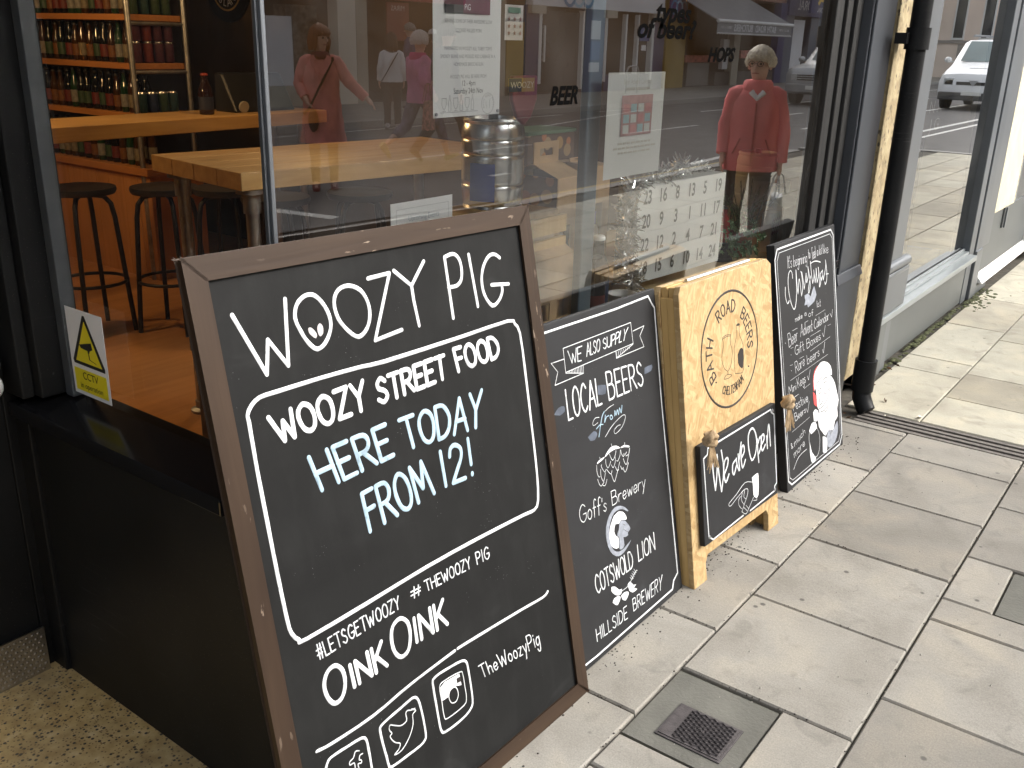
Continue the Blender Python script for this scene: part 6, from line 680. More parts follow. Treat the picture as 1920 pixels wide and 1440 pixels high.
# round sign
t=thing('round_bar_sign','round black bar sign with a gold ring and white lettering on the brown wall','sign',(4.58,5.98,1.80))
def onwall(mb): 
    return mb
mb=MB(); mb.tube([(4.60,5.98,1.80),(4.575,5.98,1.80)],.235,36); mb.build('disc',M_DKMET,t,0,40)
mb=MB(); mb.rings([[Vector((4.571+.003*q,5.98+rr_*math.cos(a*2*PI/40),1.80+rr_*math.sin(a*2*PI/40))) for a in range(40)] for rr_,q in ((.150,1),(.150,0),(.162,0),(.162,1))],0,False); mb.build('gold_ring',mat('gold_paint',(.6,.42,.15),.4,.4,0),t,0,30)
for i,ch in enumerate('ISLAND'):
    a=R(-90-62+ i*25); mb=MB(); c=Vector((4.572,5.98-.108*math.cos(a),1.80+.108*math.sin(a))); xd=Vector((0,math.sin(a),math.cos(a)))
    mb.text(ch,c,xd,Vector((0,math.cos(a),-math.sin(a))),.075,0); mb.build('letter',M_WHITE,t)
# brush lettering on the outer face of the front pane
def wt(lab,tx,x,z,s,sx=.8):
    t=thing('window_lettering',lab,'lettering',(x,1.279,z)); mb=MB(); mb.text(tx,(x,1.2795,z),(1,0,0),(0,0,1),s,0,sx=sx,bold=.0022,shear=.25,off=.0004); mb.build('brush_word',mat('matt_black_brush_paint',(.004,.004,.004),1,0,0,spec=0),t)
wt('black brush word types painted on the front pane','types',2.40,1.574,.068,1.3); wt('black brush words of beer? painted on the front pane','of beer?',2.37,1.533,.066,1.45); wt('black brush word HOPS painted on the front pane','HOPS',2.712,1.470,.052,1.3); wt('black brush word BEER painted on the front pane','BEER',1.90,1.379,.055,.95)
t=thing('red_crest','dark red shield plaque hanging inside the pane behind the word BEER','plaque',(1.90,1.40,1.32))
mb=MB(); mb.prism([(-.05,.055),(.05,.055),(.05,.0),(.028,-.042),(0,-.06),(-.028,-.042),(-.05,0)],lambda a,b,d:(1.915+a,1.40+d,1.365+b),0,.012); mb.build('shield',mat('dark_red_plaque',(.16,.018,.018),.4,0,.2,8),t,.004)
mb=MB(); mb.tube([(1.915,1.406,1.42),(1.915,1.406,2.8)],.0015,5); mb.build('hanging_cord',M_DKMET,t)
# ================================================================ WINDOW DISPLAY
t=thing('display_deck','pale wooden display deck along the inside of the front window','shelf',(2.9,1.75,0))
mb=MB(); mb.box((1.42,1.335,.70),(4.5,2.12,.73)); mb.build('top',M_PLY,t,.002)
mb=MB(); mb.box((1.42,1.34,.0),(1.44,2.1,.699)); mb.box((1.44,2.08,0),(4.5,2.1,.699)); mb.build('side_panel',M_CREAM,t,.002)
t=thing('steel_column','slim blue grey steel column standing behind the front window','column',(2.125,1.35,.73))
mb=MB(); mb.box((2.094,1.335,.731),(2.156,1.36,2.8)); mb.build('shaft',mat('blue_grey_column',(.13,.17,.20),.3,.1,.15,6),t,.004)
mb=MB(); mb.box((2.085,1.33,.7305),(2.165,1.37,.738)); mb.build('base_plate',M_GALV,t,.002)
t=thing('wooden_crate','slatted wooden crate under the silver mini keg','crate',(2.1,1.64,.73))
for k in range(5): mb=MB(); mb.box((1.93,1.50,.735+k*.063),(2.27,1.515,.785+k*.063)); mb.box((1.93,1.765,.735+k*.063),(2.27,1.78,.785+k*.063)); mb.box((1.93,1.516,.735+k*.063),(1.942,1.764,.785+k*.063)); mb.box((2.258,1.516,.735+k*.063),(2.27,1.764,.785+k*.063)); mb.build('slat_row',M_PINE,t,.002)
mb=MB(); mb.box((1.945,1.518,1.035),(2.255,1.762,1.05)); mb.build('lid',M_PINE,t,.002)
def minikeg(loc,label,s=1.0,lm=None):
    t=thing('mini_keg',label,'keg',loc); dm=M_STEEL if s==1.0 else mat('white_enamel_keg',(.62,.62,.6),.5,0,.1,6)
    mb=MB(); r=.086*s; h=.25*s; pf=[(.070,0),(.080,.003),(.083,.012),(.080,.02),(.084,.028)]
    for zz in (.075,.155,.195): pf+=[(.086,zz-.012),(.0865,zz-.006),(.0835,zz),(.0865,zz+.006),(.086,zz+.012)]
    pf+=[(.086,.215),(.083,.228),(.080,.236),(.083,.244),(.080,.25),(.074,.25),(.072,.24),(.01,.24)]
    mb.lathe([(a*s,b*s) for a,b in pf],loc,40); mb.build('drum',dm,t,0,35)
    mb=MB(); n=10; 
    c=Vector(loc); a0,a1=lm[1],lm[2]
    for (z0,z1) in ((.035*s,.135*s),):
        P=[[c+Vector((.0885*s*math.cos(a0+(a1-a0)*k/n),.0885*s*math.sin(a0+(a1-a0)*k/n),z)) for k in range(n+1)] for z in (z0,z1)]
        mb.add(P[0]+P[1],[(k,k+1,n+2+k,n+1+k) for k in range(n)])
    mb.build('printed_label',lm[0],t,0,60)
    mb=MB(); mb.lathe([(.014*s,.2405*s),(.014*s,.262*s),(.008*s,.264*s)],loc,12); mb.build('bung',M_DKMET,t,0,40); return t
minikeg((2.10,1.64,1.0505),'polished silver mini keg standing on a crate behind the front window',1.0,(mat('blue_keg_label',(.02,.05,.30),.35,0,.15,12),R(175),R(222)))
minikeg((3.83,1.60,.8505),'silver and white mini keg on a carton at the right end of the window',.95,(M_PAPER,R(200),R(300)))
t=thing('carton','plain pale carton under the silver and white mini keg','box',(3.83,1.60,.73)); mb=MB(); mb.box((3.72,1.50,.731),(3.94,1.72,.85)); mb.build('body',M_KRAFT,t,.002); mb=MB(); mb.box((3.78,1.495,.78),(3.87,1.4995,.83)); mb.build('label_patch',M_PAPER,t)
def carrier(loc,w,d,h,hh,label,side=None,hole=True,rz=0,group=None):
    # bottle carrier: kraft body, gable handle panel with a slot, row of bottle windows near the foot
    x,y,z=loc; t=thing('bottle_carrier',label,'box',loc,group)
    mb=MB(); T=.003
    def panel(y0,wins):
        xs=sorted({x,x+w}|{q for a,b,_,_ in wins for q in (a,b)}); zs=sorted({z,z+h}|{q for _,_,a,b in wins for q in (a,b)})
        for xa,xb in zip(xs,xs[1:]):
            for za,zb in zip(zs,zs[1:]):
                if any(a<=(xa+xb)/2<=b and c<=(za+zb)/2<=e for a,b,c,e in wins): continue
                mb.box((xa,y0,za),(xb,y0+T,zb))
    panel(y,hole if isinstance(hole,list) else []); mb.box((x,y+d-T,z),(x+w,y+d,z+h)); mb.box((x+T,y+T+.0005,z),(x+w-T,y+d-T-.0005,z+.004)); mb.build('body',M_KRAFT,t)
    mb=MB(); mb.box((x,y+T+.0003,z+.0005),(x+T,y+d-T-.0003,z+h)); mb.box((x+w-T,y+T+.0003,z+.0005),(x+w,y+d-T-.0003,z+h)); mb.build('side_panel',side or M_KRAFT,t)
    mb=MB(); zt=z+h; yc=y+d*.5; mb.hexa([(x,y,zt),(x+w,y,zt),(x+w,y+T,zt),(x,y+T,zt),(x,yc-.004,zt+hh*.35),(x+w,yc-.004,zt+hh*.35),(x+w,yc,zt+hh*.35),(x,yc,zt+hh*.35)])
    mb.hexa([(x,y+d-T,zt),(x+w,y+d-T,zt),(x+w,y+d,zt),(x,y+d,zt),(x,yc,zt+hh*.35),(x+w,yc,zt+hh*.35),(x+w,yc+.004,zt+hh*.35),(x,yc+.004,zt+hh*.35)]); mb.build('gable',M_KRAFT,t)
    mb=MB(); z0=zt+hh*.35; 
    for a,b,c,e in ((x+.005,x+w*.25,z0,z0+hh*.65),(x+w*.75,x+w-.005,z0,z0+hh*.65),(x+w*.25,x+w*.75,z0,z0+hh*.22),(x+w*.25,x+w*.75,z0+hh*.45,z0+hh*.65)): mb.box((a,yc-.002,c),(b,yc+.002,e))
    mb.build('handle',M_KRAFT,t); return t
def win(x,w,z,n,hh): return [(x+w*(i+.2)/n,x+w*(i+.8)/n,z+.02,z+hh) for i in range(n)]
t=carrier((2.08,1.47,.731),.19,.13,.20,.11,'kraft bottle carrier with two dark cut-outs, just left of the steel column',None,win(2.08,.19,.731,2,.07))
t=thing('dispenser_box','tall brown gift carton patterned with orange dots, seen behind the mini keg','box',(2.76,1.97,.80))
M_DOTS=None
def _dots():
    m,t,p=nm('orange_dot_card'); v=voro(t,17); c=voro(t,17,out='Color'); k=noise(t,3,2)
    col=ramp(t,c,[(0,(.32,.10,.03)),(.4,(.45,.16,.04)),(.7,(.35,.2,.06)),(1,(.3,.27,.2))]); f=ramp(t,v,[(.36,(1,)*3),(.40,(0,)*3)])
    t.links.new(mix(t,f,(.10,.052,.025),col),p.inputs['Base Color']); p.inputs['Roughness'].default_value=.5; return m
mb=MB(); mb.box((2.62,1.90,.7995),(2.90,2.045,1.20)); mb.build('body',_dots(),t,.003); mb=MB(); mb.box((2.615,1.895,1.20),(2.905,2.05,1.212)); mb.build('lid',mat('green_card_lid',(.10,.16,.08),.5,0,.1,9),t,.002)
W3=[(2.475,2.535,.80,.95)]
t=carrier((2.455,1.66,.80),.145,.20,.30,.10,'tall kraft wine carton with a slotted handle and a dark can showing in its window',MATS['orange_dot_card'],W3)
t=can((2.505,1.70,.805),'black and green can showing through the tall kraft carton window',None,mat('black_green_can',(.02,.02,.02),.35,0,0)); 
mb=MB(); mb.text('C',(2.50,1.6659,.885),(1,0,0),(0,0,1),.08,0,sx=.6); mb.build('can_letter',M_WHITE,t); mb=MB(); mb.lathe([(.0335,.01),(.0335,.04)],(2.505,1.70,.805),16,cap=False); mb.build('green_band',mat('lime_band',(.2,.42,.05),.4,0,0),t,0,60)
t=carrier((2.645,1.66,.80),.115,.18,.32,.02,'tall kraft carton right of the steel column with a purple can in its window',None,[(2.655,2.72,.83,1.0)])
t=can((2.688,1.70,.86),'purple and white can showing through the right hand kraft carton',None,mat('purple_can',(.10,.08,.35),.35,0,.2,30))
mb=MB(); mb.ball((2.688,1.664,.90),(.022,.003,.03)); mb.build('white_emblem',M_PAPER,t,0,60)
t=thing('wooden_riser','thick light wooden riser block carrying the kraft cartons','block',(2.85,1.75,.73)); mb=MB(); mb.box((2.45,1.6,.731),(2.98,1.77,.799)); mb.box((2.45,1.772,.731),(2.98,2.05,.795)); mb.build('block',M_TABLE,t,.003); mb=MB(); mb.box((2.45,1.597,.735),(2.98,1.5995,.745)); mb.build('edge_strip',M_PINE,t)
t=thing('cream_carton','small cream card box with a lift-off lid beside the framed chalkboard top','box',(2.24,1.65,.90))
mb=MB(); mb.box((2.18,1.64,.78),(2.30,1.72,.985)); mb.build('body',M_CREAM,t,.002); mb=MB(); mb.box((2.175,1.635,.985),(2.305,1.725,1.02)); mb.build('lid',M_CREAM,t,.002)
for i,(x,y,lab) in enumerate(((2.37,1.45,'dark bottle with a white neck foil behind the painted board'),(2.28,1.40,'dark bottle with a red foot label next to the steel column'))):
    bottle((x,y,.7305),lab,None,M_DGL,LBL[1 if i else 4],.235 if i==0 else .20,.036 if i==0 else .03,M_WHITE if i==0 else M_DKMET)
t=thing('white_cup','white paper cup wound with wire beside the dark bottle','cup',(2.44,1.40,.7305)); mb=MB(); mb.lathe([(.034,0),(.045,.055),(.047,.058),(.043,.057),(.033,.006),(.003,.006)],(2.44,1.40,.7305),20); mb.build('body',M_PAPER,t,0,40); mb=MB(); mb.tube([(2.44+.05*math.cos(a*.5),1.40+.03*math.sin(a*.5),.80+.004*a) for a in range(14)],.0022,6); mb.build('wire',M_STEEL,t,0,60)
# advent calendar with tinsel
cx,cy=2.54,1.425; ua=Vector((.996,-.087,0)); ud=Vector((.087,.996,0)); cw,ch,cd,cz=.515,.305,.075,.79
t=thing('advent_calendar','white box calendar printed with the numbers of the days in December','calendar',(cx+.25,cy,cz))
def C(a,b,d): return Vector((cx,cy,cz))+ua*a+ud*d+Vector((0,0,b))
mb=MB(); mb.hexa([C(0,0,0),C(cw,0,0),C(cw,0,cd),C(0,0,cd),C(0,ch,0),C(cw,ch,0),C(cw,ch,cd),C(0,ch,cd)]); mb.build('box_body',mat('calendar_white',(.86,.88,.86),.5,0,.02,5),t,.002)
for i,row in enumerate((('23','16','8','13','5','19'),('20','9','3','1','11','17'),('22','12','2','4','7','21'),('18','15','6','10','14','24'))):
    for j,n in enumerate(row): mb=MB(); mb.text(n,C(.05+.083*j,ch-.04-.074*i,-.0005),ua,(0,0,1),.058,0,sx=.78,bold=.0012); mb.build('number',mat('calendar_grey_print',(.10,.12,.12),.6,0,0),t)
t=thing('tinsel_garland','silver tinsel garland draped round the white calendar','tinsel',(cx,cy,cz+.3))
M_TIN=mat('silver_tinsel',(.88,.89,.88),.2,.85,0); mb=MB(); rt=random.Random(4)
path=[C(.36,ch+.02,.06),C(.28,ch+.03,.03),C(.18,ch+.015,.02),C(.08,ch+.025,.02),C(.0,ch+.01,.01),C(-.05,ch-.03,.0),C(-.06,ch-.10,-.01),C(-.04,ch-.16,.0),C(-.05,ch-.21,.0),C(-.02,ch-.26,.0),C(.0,.02,.0),C(.02,-.03,.01)]
path2=[C(.40,ch+.02,.06),C(.47,ch+.01,.06),C(.525,ch-.03,.05),C(.535,ch-.10,.04),C(.53,ch-.17,.04),C(.54,ch-.24,.04),C(.52,.01,.04)]
for pth,rad in ((path,.042),(path2,.026)):
    for i in range(len(pth)-1):
        for k in range(120):
            p=pth[i].lerp(pth[i+1],rt.random()); d=Vector((rt.gauss(0,1),rt.gauss(0,1),rt.gauss(0,1))).normalized(); Lq=rad*rt.uniform(.5,1.35); s=d.cross(Vector((rt.random(),rt.random(),rt.random()))).normalized()*.0030
            q=p+d*Lq; kn=p.lerp(q,.55)+s.cross(d)*rt.uniform(-3,3); mb.add([p-s,p+s,kn+s,kn-s,q+s*.5,q-s*.5],[(0,1,2,3),(3,2,4,5)])
mb.build('strands',M_TIN,t)
mb=MB(); 
for i in range(9):
    p=path[i]+Vector((rt.uniform(-.02,.02),-.03,rt.uniform(-.01,.03)))
    st=[(p+Vector((.009*(1 if k%2==0 else .45)*math.cos(k*PI/5),0,.009*(1 if k%2==0 else .45)*math.sin(k*PI/5)))) for k in range(10)]; mb.prism([(q.x,q.z) for q in st],lambda a,b,d,p=p:(a,p.y+d,b),0,.001)
mb.build('star_sequins',M_TIN,t)
# greenery and right end of the window
t=thing('potted_fir','potted dark green fir and ivy behind the right end of the window','plant',(3.5,1.5,.73))
mb=MB(); mb.lathe([(.05,0),(.075,.10),(.08,.11),(.072,.11),(.06,.09),(.004,.09)],(3.45,1.5,.7305),20); mb.build('pot',mat('terracotta_pot',(.30,.10,.05),.8,0,.15,9),t,0,40)
M_FIR=mat('fir_green',(.11,.22,.075),.6,0,.4,25); M_IVY=mat('ivy_green',(.20,.32,.16),.45,0,.4,30)
mb=MB(); st=MB(); rg=random.Random(9)
for b in range(64):
    a=rg.uniform(0,2*PI); e=rg.uniform(.15,1.35); L=rg.uniform(.10,.23); d=Vector((math.cos(a)*math.cos(e)*1.35,math.sin(a)*math.cos(e)*.45,math.sin(e)*1.0)); o=Vector((3.52+rg.uniform(-.08,.10),1.52+rg.uniform(-.04,.04),.80)); tip=o+d*L
    if tip.y<1.34: tip.y=1.34
    st.tube([o,o.lerp(tip,.5)+Vector((0,0,.012)),tip],.0018,5)
    for k in range(34):
        p=o.lerp(tip,k/34*.85+.15); s=d.cross(Vector((rg.gauss(0,1),rg.gauss(0,1),rg.gauss(0,1)))).normalized(); q=p+(s*.8+d.normalized()*.6)*.022; w=d.cross(s).normalized()*.0013
        mb.add([p-w,p+w,q],[(0,1,2)])
st.build('twigs',mat('brown_twig',(.06,.035,.02),.8,0,.2,30),t); mb.build('needles',M_FIR,t)
mb=MB()
for k in range(80):
    p=Vector((3.36+rg.gauss(0,.07),1.43+rg.uniform(-.05,.06),.765+abs(rg.gauss(0,.055)))); a=rg.uniform(0,6.3); s=rg.uniform(.012,.024); n=Vector((rg.gauss(0,.6),-1,rg.gauss(.4,.6))).normalized(); u=n.cross(Vector((0,0,1))).normalized(); v=u.cross(n)
    P=[p+u*(s*(1 if j%2==0 else .5)*math.cos(a+j*PI/5))+v*(s*(1 if j%2==0 else .5)*math.sin(a+j*PI/5))+n*(.003 if j%2 else 0) for j in range(10)]; mb.add(P+[p-n*.003],[(10,j,(j+1)%10) for j in range(10)])
mb.build('ivy_leaves',M_IVY,t)
bottle((3.335,1.50,.80),'red bottle with white print standing in front of the fir',None,mat('red_bottle',(.36,.015,.012),.12,0,0),mat('red_bottle_label',(.45,.02,.02),.4,0,0),.13,.026,M_DKMET)
t=thing('upturned_pot','small dark pot under the red bottle','pot',(3.335,1.5,.7305)); mb=MB(); mb.lathe([(.045,0),(.036,.069),(.003,.069)],(3.335,1.5,.7305),18); mb.build('body',M_DKMET,t,0,40); mb=MB(); mb.lathe([(.047,0.001),(.047,.012)],(3.335,1.5,.7305),18); mb.build('rim',M_DKMET,t,0,40)
t=carrier((3.675,1.40,.731),.20,.13,.165,.08,'kraft three bottle carrier at the far right end of the window',None,win(3.675,.20,.731,3,.085))
t=thing('chevron_box','small white box printed with purple zigzag bands behind the right carrier','box',(3.63,1.44,.79)); mb=MB(); mb.box((3.59,1.41,.7305),(3.665,1.455,.885)); mb.build('body',M_PAPER,t,.002)
for z in (.80,.825,.85):
    mb=MB(); pts=[(3.59+.0093*k,z+(.008 if k%2 else -.004)) for k in range(9)]; mb.prism(pts+[(a,b+.011) for a,b in pts[::-1]],lambda a,b,d:(a,1.4095-d,b),0,.0008); mb.build('zigzag_band',mat('purple_print',(.20,.06,.14),.6,0,0),t)
# ================================================================ PAPERS ON THE GLASS
def sheet(name,label,cat,x0,x1,z0,z1,y=1.2935,m=M_PAPER):
    t=thing(name,label,cat,((x0+x1)/2,y,z0)); mb=MB(); n=8
    f=lambda a,b,d:(x0+(x1-x0)*a,y+d+.0018*math.sin(a*3.1)*(1-b),z0+(z1-z0)*b)
    for d,fl in ((0,0),(.0006,1)):
        vs=[f(i/n,j/n,d) for j in range(n+1) for i in range(n+1)]; mb.add(vs,[(j*(n+1)+i,j*(n+1)+i+1,(j+1)*(n+1)+i+1,(j+1)*(n+1)+i) for j in range(n) for i in range(n)])
    mb.build('paper',m,t); return t
def pt(t,x,z,tx,s,m=None,name='printed_line',sx=.85,y=1.2933,al='CENTER'): mb=MB(); mb.text(tx,(x,y-.0016,z),(1,0,0),(0,0,1),s,0,al,.0,sx); mb.build(name,m or M_INKG,t)
t=sheet('event_poster','white A4 poster announcing a food visit on Saturday, fixed inside the front window','poster',1.463,1.676,1.349,1.648); X=1.57
mb=MB(); mb.box((1.496,1.2915,1.545),(1.552,1.2917,1.62)); mb.build('logo_block',mat('printed_dark',(.03,.03,.035),.6,0,0),t); mb=MB(); mb.box((1.552,1.2915,1.545),(1.637,1.2917,1.62)); mb.build('logo_block',M_PLUM,t); pt(t,1.565,1.557,'PiG',.016,M_PAPER,y=1.2930); pt(t,1.567,1.59,'WOOZY',.022,M_PAPER,y=1.2930)
for z,tx in ((1.531,'SERVING SOME OF THEIR AWESOME SLOW'),(1.514,'COOKED PULLED PORK'),(1.480,'MARINATED IN WOOZY ALE, TUBBY TOM\u2019S'),(1.465,'SMOKEY BEANS AND PICKLED RED CABBAGE IN A'),(1.450,'HOMEMADE BRIOCHE BUN'),(1.4265,'WOOZY PIG WILL BE HERE FROM')): pt(t,X,z,tx,.0098,None,sx=.78)
pt(t,X,1.4135,'12 - 4pm',.0145,mat('printed_charcoal',(.08,.08,.09),.7,0,0)); pt(t,X,1.3985,'Saturday 24th Nov',.0155,MATS['printed_charcoal'],sx=.8)
def outline(t,strokes,w,m,name,y=1.2918): mb=MB(); ink(mb,[[v*1e4 for pq in s for v in pq] for s in strokes],w,lambda a,b,h:(a,y-h,b),.0002,3); mb.build(name,m,t)
S=[]
for k in range(3):
    x=1.494+.036*k; S+=[[(x-.007,1.386),(x+.007,1.386)],[(x-.006,1.386),(x-.007,1.374),(x-.004,1.367),(x,1.365),(x+.004,1.367),(x+.007,1.374),(x+.006,1.386)],[(x,1.365),(x,1.361)],[(x-.005,1.361),(x+.005,1.361)],[(x+.013,1.361),(x+.013,1.378),(x+.0155,1.383),(x+.0155,1.391),(x+.0185,1.391),(x+.0185,1.383),(x+.021,1.378),(x+.021,1.361),(x+.013,1.361)]]
S+=[[(1.482,1.3585),(1.60,1.3585)]]
outline(t,S,.0009,M_INKG,'drinks_drawing')
outline(t,[[(1.634+.021*math.cos(a*PI/12),1.372+.021*math.sin(a*PI/12)) for a in range(25)]],.0009,M_INKG,'round_stamp')
for i,ch in enumerate('BATH ROAD BEERS'):
    if ch==' ': continue
    a=R(205-i*16.5); mb=MB(); mb.text(ch,(1.634+.0165*math.cos(a),1.2915,1.372+.0165*math.sin(a)),(math.sin(a),0,-math.cos(a)),(math.cos(a),0,math.sin(a)),.0062,0); mb.build('stamp_letter',M_INKG,t)
outline(t,[[(1.628,1.378),(1.628,1.37),(1.631,1.366),(1.631,1.363)],[(1.640,1.363),(1.640,1.375),(1.6415,1.382)]],.0008,M_INKG,'drinks_drawing')
for x in (1.470,1.668): mb=MB(); mb.tube([(x,1.2932,1.356),(x,1.2895,1.356)],.0032,10); mb.build('pin',M_INKG,t,0,40)
t=sheet('flyer','small pale pink flyer with a star pattern on the glass beside the tall poster','flyer',1.690,1.754,1.498,1.568,1.2935,mat('pale_pink_paper',(.62,.58,.55),.7,0,.08,30))
for k in range(9): mb=MB(); x=1.702+.02*(k%3); z=1.512+.014*(k//3); mb.prism([(.005*(1 if j%2==0 else .45)*math.cos(j*PI/5+PI/2),.005*(1 if j%2==0 else .45)*math.sin(j*PI/5+PI/2)) for j in range(10)],lambda a,b,d:(x+a,1.2917-d,z+b),0,.0004); mb.build('printed_star',mat('brick_print',(.38,.2,.17),.7,0,0),t)
mb=MB(); mb.box((1.699,1.2915,1.552),(1.742,1.2917,1.563)); mb.build('heading_block',mat('sage_print',(.2,.32,.25),.7,0,0),t)
t=sheet('name_card','small black and amber name card on the glass below the pink flyer','card',1.706,1.803,1.392,1.421,1.2935,mat('amber_card',(.30,.17,.02),.5,0,0)); mb=MB(); mb.box((1.7065,1.2914,1.3925),(1.752,1.2916,1.4205)); mb.build('dark_half',M_INKB,t); pt(t,1.755,1.406,'WOOZY',.019,mat('pale_amber',(.5,.42,.28),.6,0,0),sx=1.15,y=1.2929)
t=sheet('calendar_poster','pale poster showing a red beer calendar box, behind the tinsel','poster',2.116,2.408,1.165,1.428,1.2935,mat('translucent_paper',(.66,.66,.62),.7,0,.03,6)); X=2.262
pt(t,X,1.405,'Beer Advent Calendar',.019,mat('faint_gold_print',(.55,.52,.44),.7,0,0)); mb=MB(); mb.box((X-.06,1.2913,1.384),(X-.015,1.2917,1.391)); mb.box((X-.008,1.2913,1.384),(X+.06,1.2917,1.391)); mb.build('blurred_line',MATS['faint_gold_print'],t)
mb=MB(); mb.box((2.185,1.2915,1.270),(2.345,1.2917,1.372)); mb.build('picture_back',mat('faded_red_print',(.42,.24,.22),.7,0,.2,40),t)
for i in range(4):
    for j in range(3):
        mb=MB(); x=2.195+.037*i; z=1.277+.026*j; mb.box((x,1.2909,z),(x+.029,1.2912,z+.021)); mb.build('picture_tile',[mat('tile_pale',(.52,.52,.48),.7,0,.1,60),mat('tile_teal',(.3,.42,.42),.7,0,.1,60),mat('tile_red',(.5,.22,.2),.7,0,.1,60)][(i*2+j)%3],t)
for z,w_ in ((1.252,.17),(1.240,.215),(1.228,.165)):
    mb=MB(); x_=X-w_/2; rq=random.Random(int(z*1000))
    while x_<X+w_/2: l_=rq.uniform(.008,.026); mb.box((x_,1.2913,z-.0025),(x_+l_,1.2917,z+.0025)); x_+=l_+.005
    mb.build('blurred_line',MATS['faint_gold_print'],t)
t=sheet('events_card','white card headed Upcoming Events just above the framed chalkboard','card',1.338,1.522,1.10,1.194); pt(t,1.432,1.160,'Upcoming Events',.0165,mat('pale_blue_print',(.38,.43,.5),.7,0,0),sx=.8); outline(t,[[(1.352,1.15),(1.352,1.181),(1.508,1.181),(1.508,1.15)]],.0006,M_INKG,'frame_line')
# CCTV notice on the return pane
t=thing('cctv_notice','white and yellow security camera notice at the foot of the doorway pane','sign',(1.003,1.87,.747)); 
def Q(a,b,d=0): return Vector((1.0035-d,1.939-.141*a,.747+.195*b))
mb=MB(); mb.hexa([Q(0,0,-.001),Q(1,0,-.001),Q(1,0,0),Q(0,0,0),Q(0,1,-.001),Q(1,1,-.001),Q(1,1,0),Q(0,1,0)]); mb.build('plate',M_PAPER,t)
def pg(pts,d,m,name): mb=MB(); mb.prism(pts,lambda a,b,h:Q(a,b,h),d,d+.0003); mb.build(name,m,t)
pg([(.09,.36),(.93,.36),(.94,.40),(.53,.95),(.48,.95),(.07,.40)],.0003,M_INKB,'triangle_border'); pg([(.155,.40),(.865,.40),(.51,.885)],.0007,M_YEL,'warning_triangle'); pg([(.06,.045),(.94,.045),(.94,.31),(.06,.31)],.0003,M_YEL,'caption_panel')
pg([(.30,.60),(.64,.66),(.66,.585),(.58,.56),(.56,.53),(.52,.53),(.52,.555),(.34,.565)],.0011,M_INKB,'camera_symbol'); pg([(.53,.53),(.55,.53),(.56,.46),(.72,.435),(.72,.43),(.54,.455)],.0011,M_INKB,'camera_symbol')
for z,tx,s in ((.235,'CCTV',.024),(.115,'in operation',.0185)): mb=MB(); mb.text(tx,Q(.5,z,.0008),(0,-1,0),(0,0,1),s,0,off=.0003,sx=.95); mb.build('lettering',M_INKB,t)
# ================================================================ THE STREET (seen mirrored in the glass)
M_DARKIN=mat('dark_shop_interior',(.07,.06,.05),.8,0,.5,1.2); M_BUFF=mat('buff_stone',(.42,.385,.31),.8,0,.18,1.5,.2); M_NAVY=mat('navy_paint',(.025,.035,.13),.4,0,.1,3); M_FASCIA=mat('white_fascia',(.72,.72,.74),.4,0,.04,2); M_TEAL=mat('logo_blue',(.05,.22,.42),.4,0,0); M_PALEBL=mat('logo_pale_blue',(.35,.58,.72),.4,0,0); M_SLATE=mat('slate_awning',(.24,.245,.255),.8,0,.12,3); M_BLUEG=mat('blue_grey_wall',(.12,.14,.18),.6,0,.1,2); M_BRICK=mat('red_brick_wall',(.30,.15,.11),.85,0,.3,5,.2); M_CREAMW=mat('cream_render',(.74,.68,.57),.8,0,.1,.8); M_PINKW=mat('pink_render',(.9,.74,.62),.8,0,.08,.8); M_WIN=mat('window_dark_glass',(.03,.035,.04),.05,0,.3,1,spec=.8); M_REDF=mat('red_fascia',(.42,.06,.07),.5,0,.1,3); M_OCHRE=mat('ochre_panel',(.34,.23,.03),.5,0,.12,2); M_ROOF=mat('slate_roof',(.09,.09,.1),.7,0,.25,6)
FY=-14.3
def house(name,label,x0,x1,h,wall,shopfront=True,cat='shop'):
    t=thing(name,label,cat,((x0+x1)/2,FY,0))
    mb=MB(); z0=3.2 if shopfront else 0.; mb.box((x0,FY-8,z0),(x1,FY,h)); mb.build('wall',wall,t)
    if shopfront: mb=MB(); mb.box((x0,FY-8,0),(x1,FY-4,z0-.01)); mb.box((x0,FY-4,0),(x0+.2,FY-.15,z0-.01)); mb.box((x1-.2,FY-4,0),(x1,FY-.15,z0-.01)); mb.box((x0+.2,FY-3.95,-.1),(x1-.2,FY-.1,.02)); mb.build('shop_interior',M_DARKIN,t)
    mb=MB(); mb.prism([(0,h),(8,h),(4,h+2.6)],lambda a,b,d:(d,FY-a,b),x0,x1); mb.build('roof',M_ROOF,t)
    n=max(1,int((x1-x0)/2.6))
    for k in range(n):
        for z in ((4.3,5.9),(6.9,8.2)):
            if z[1]>h-.3: continue
            xc=x0+(x1-x0)*(k+.5)/n; mb=MB(); mb.box((xc-.5,FY-.02,z[0]),(xc+.5,FY+.012,z[1])); w=mb.build('window',M_WIN,t)
            mb=MB(); mb.box((xc-.58,FY-.01,z[0]-.1),(xc+.58,FY+.09,z[0]-.005)); mb.box((xc-.56,FY-.01,z[0]),(xc-.505,FY+.05,z[1]+.06)); mb.box((xc+.505,FY-.01,z[0]),(xc+.56,FY+.05,z[1]+.06)); mb.box((xc-.5,FY-.01,z[1]+.005),(xc+.5,FY+.05,z[1]+.06)); mb.box((xc-.02,FY+.013,z[0]),(xc+.02,FY+.04,z[1])); mb.build('frame',M_WHITE,w)
    return t
def q(mb,x0,x1,y0,y1,z0,z1,m=0): return mb.box((x0,y0,z0),(x1,y1,z1),m)
def st(t,name,m,*bs):
    mb=MB()
    for b in bs: q(mb,*b)
    return mb.build(name,m,t)
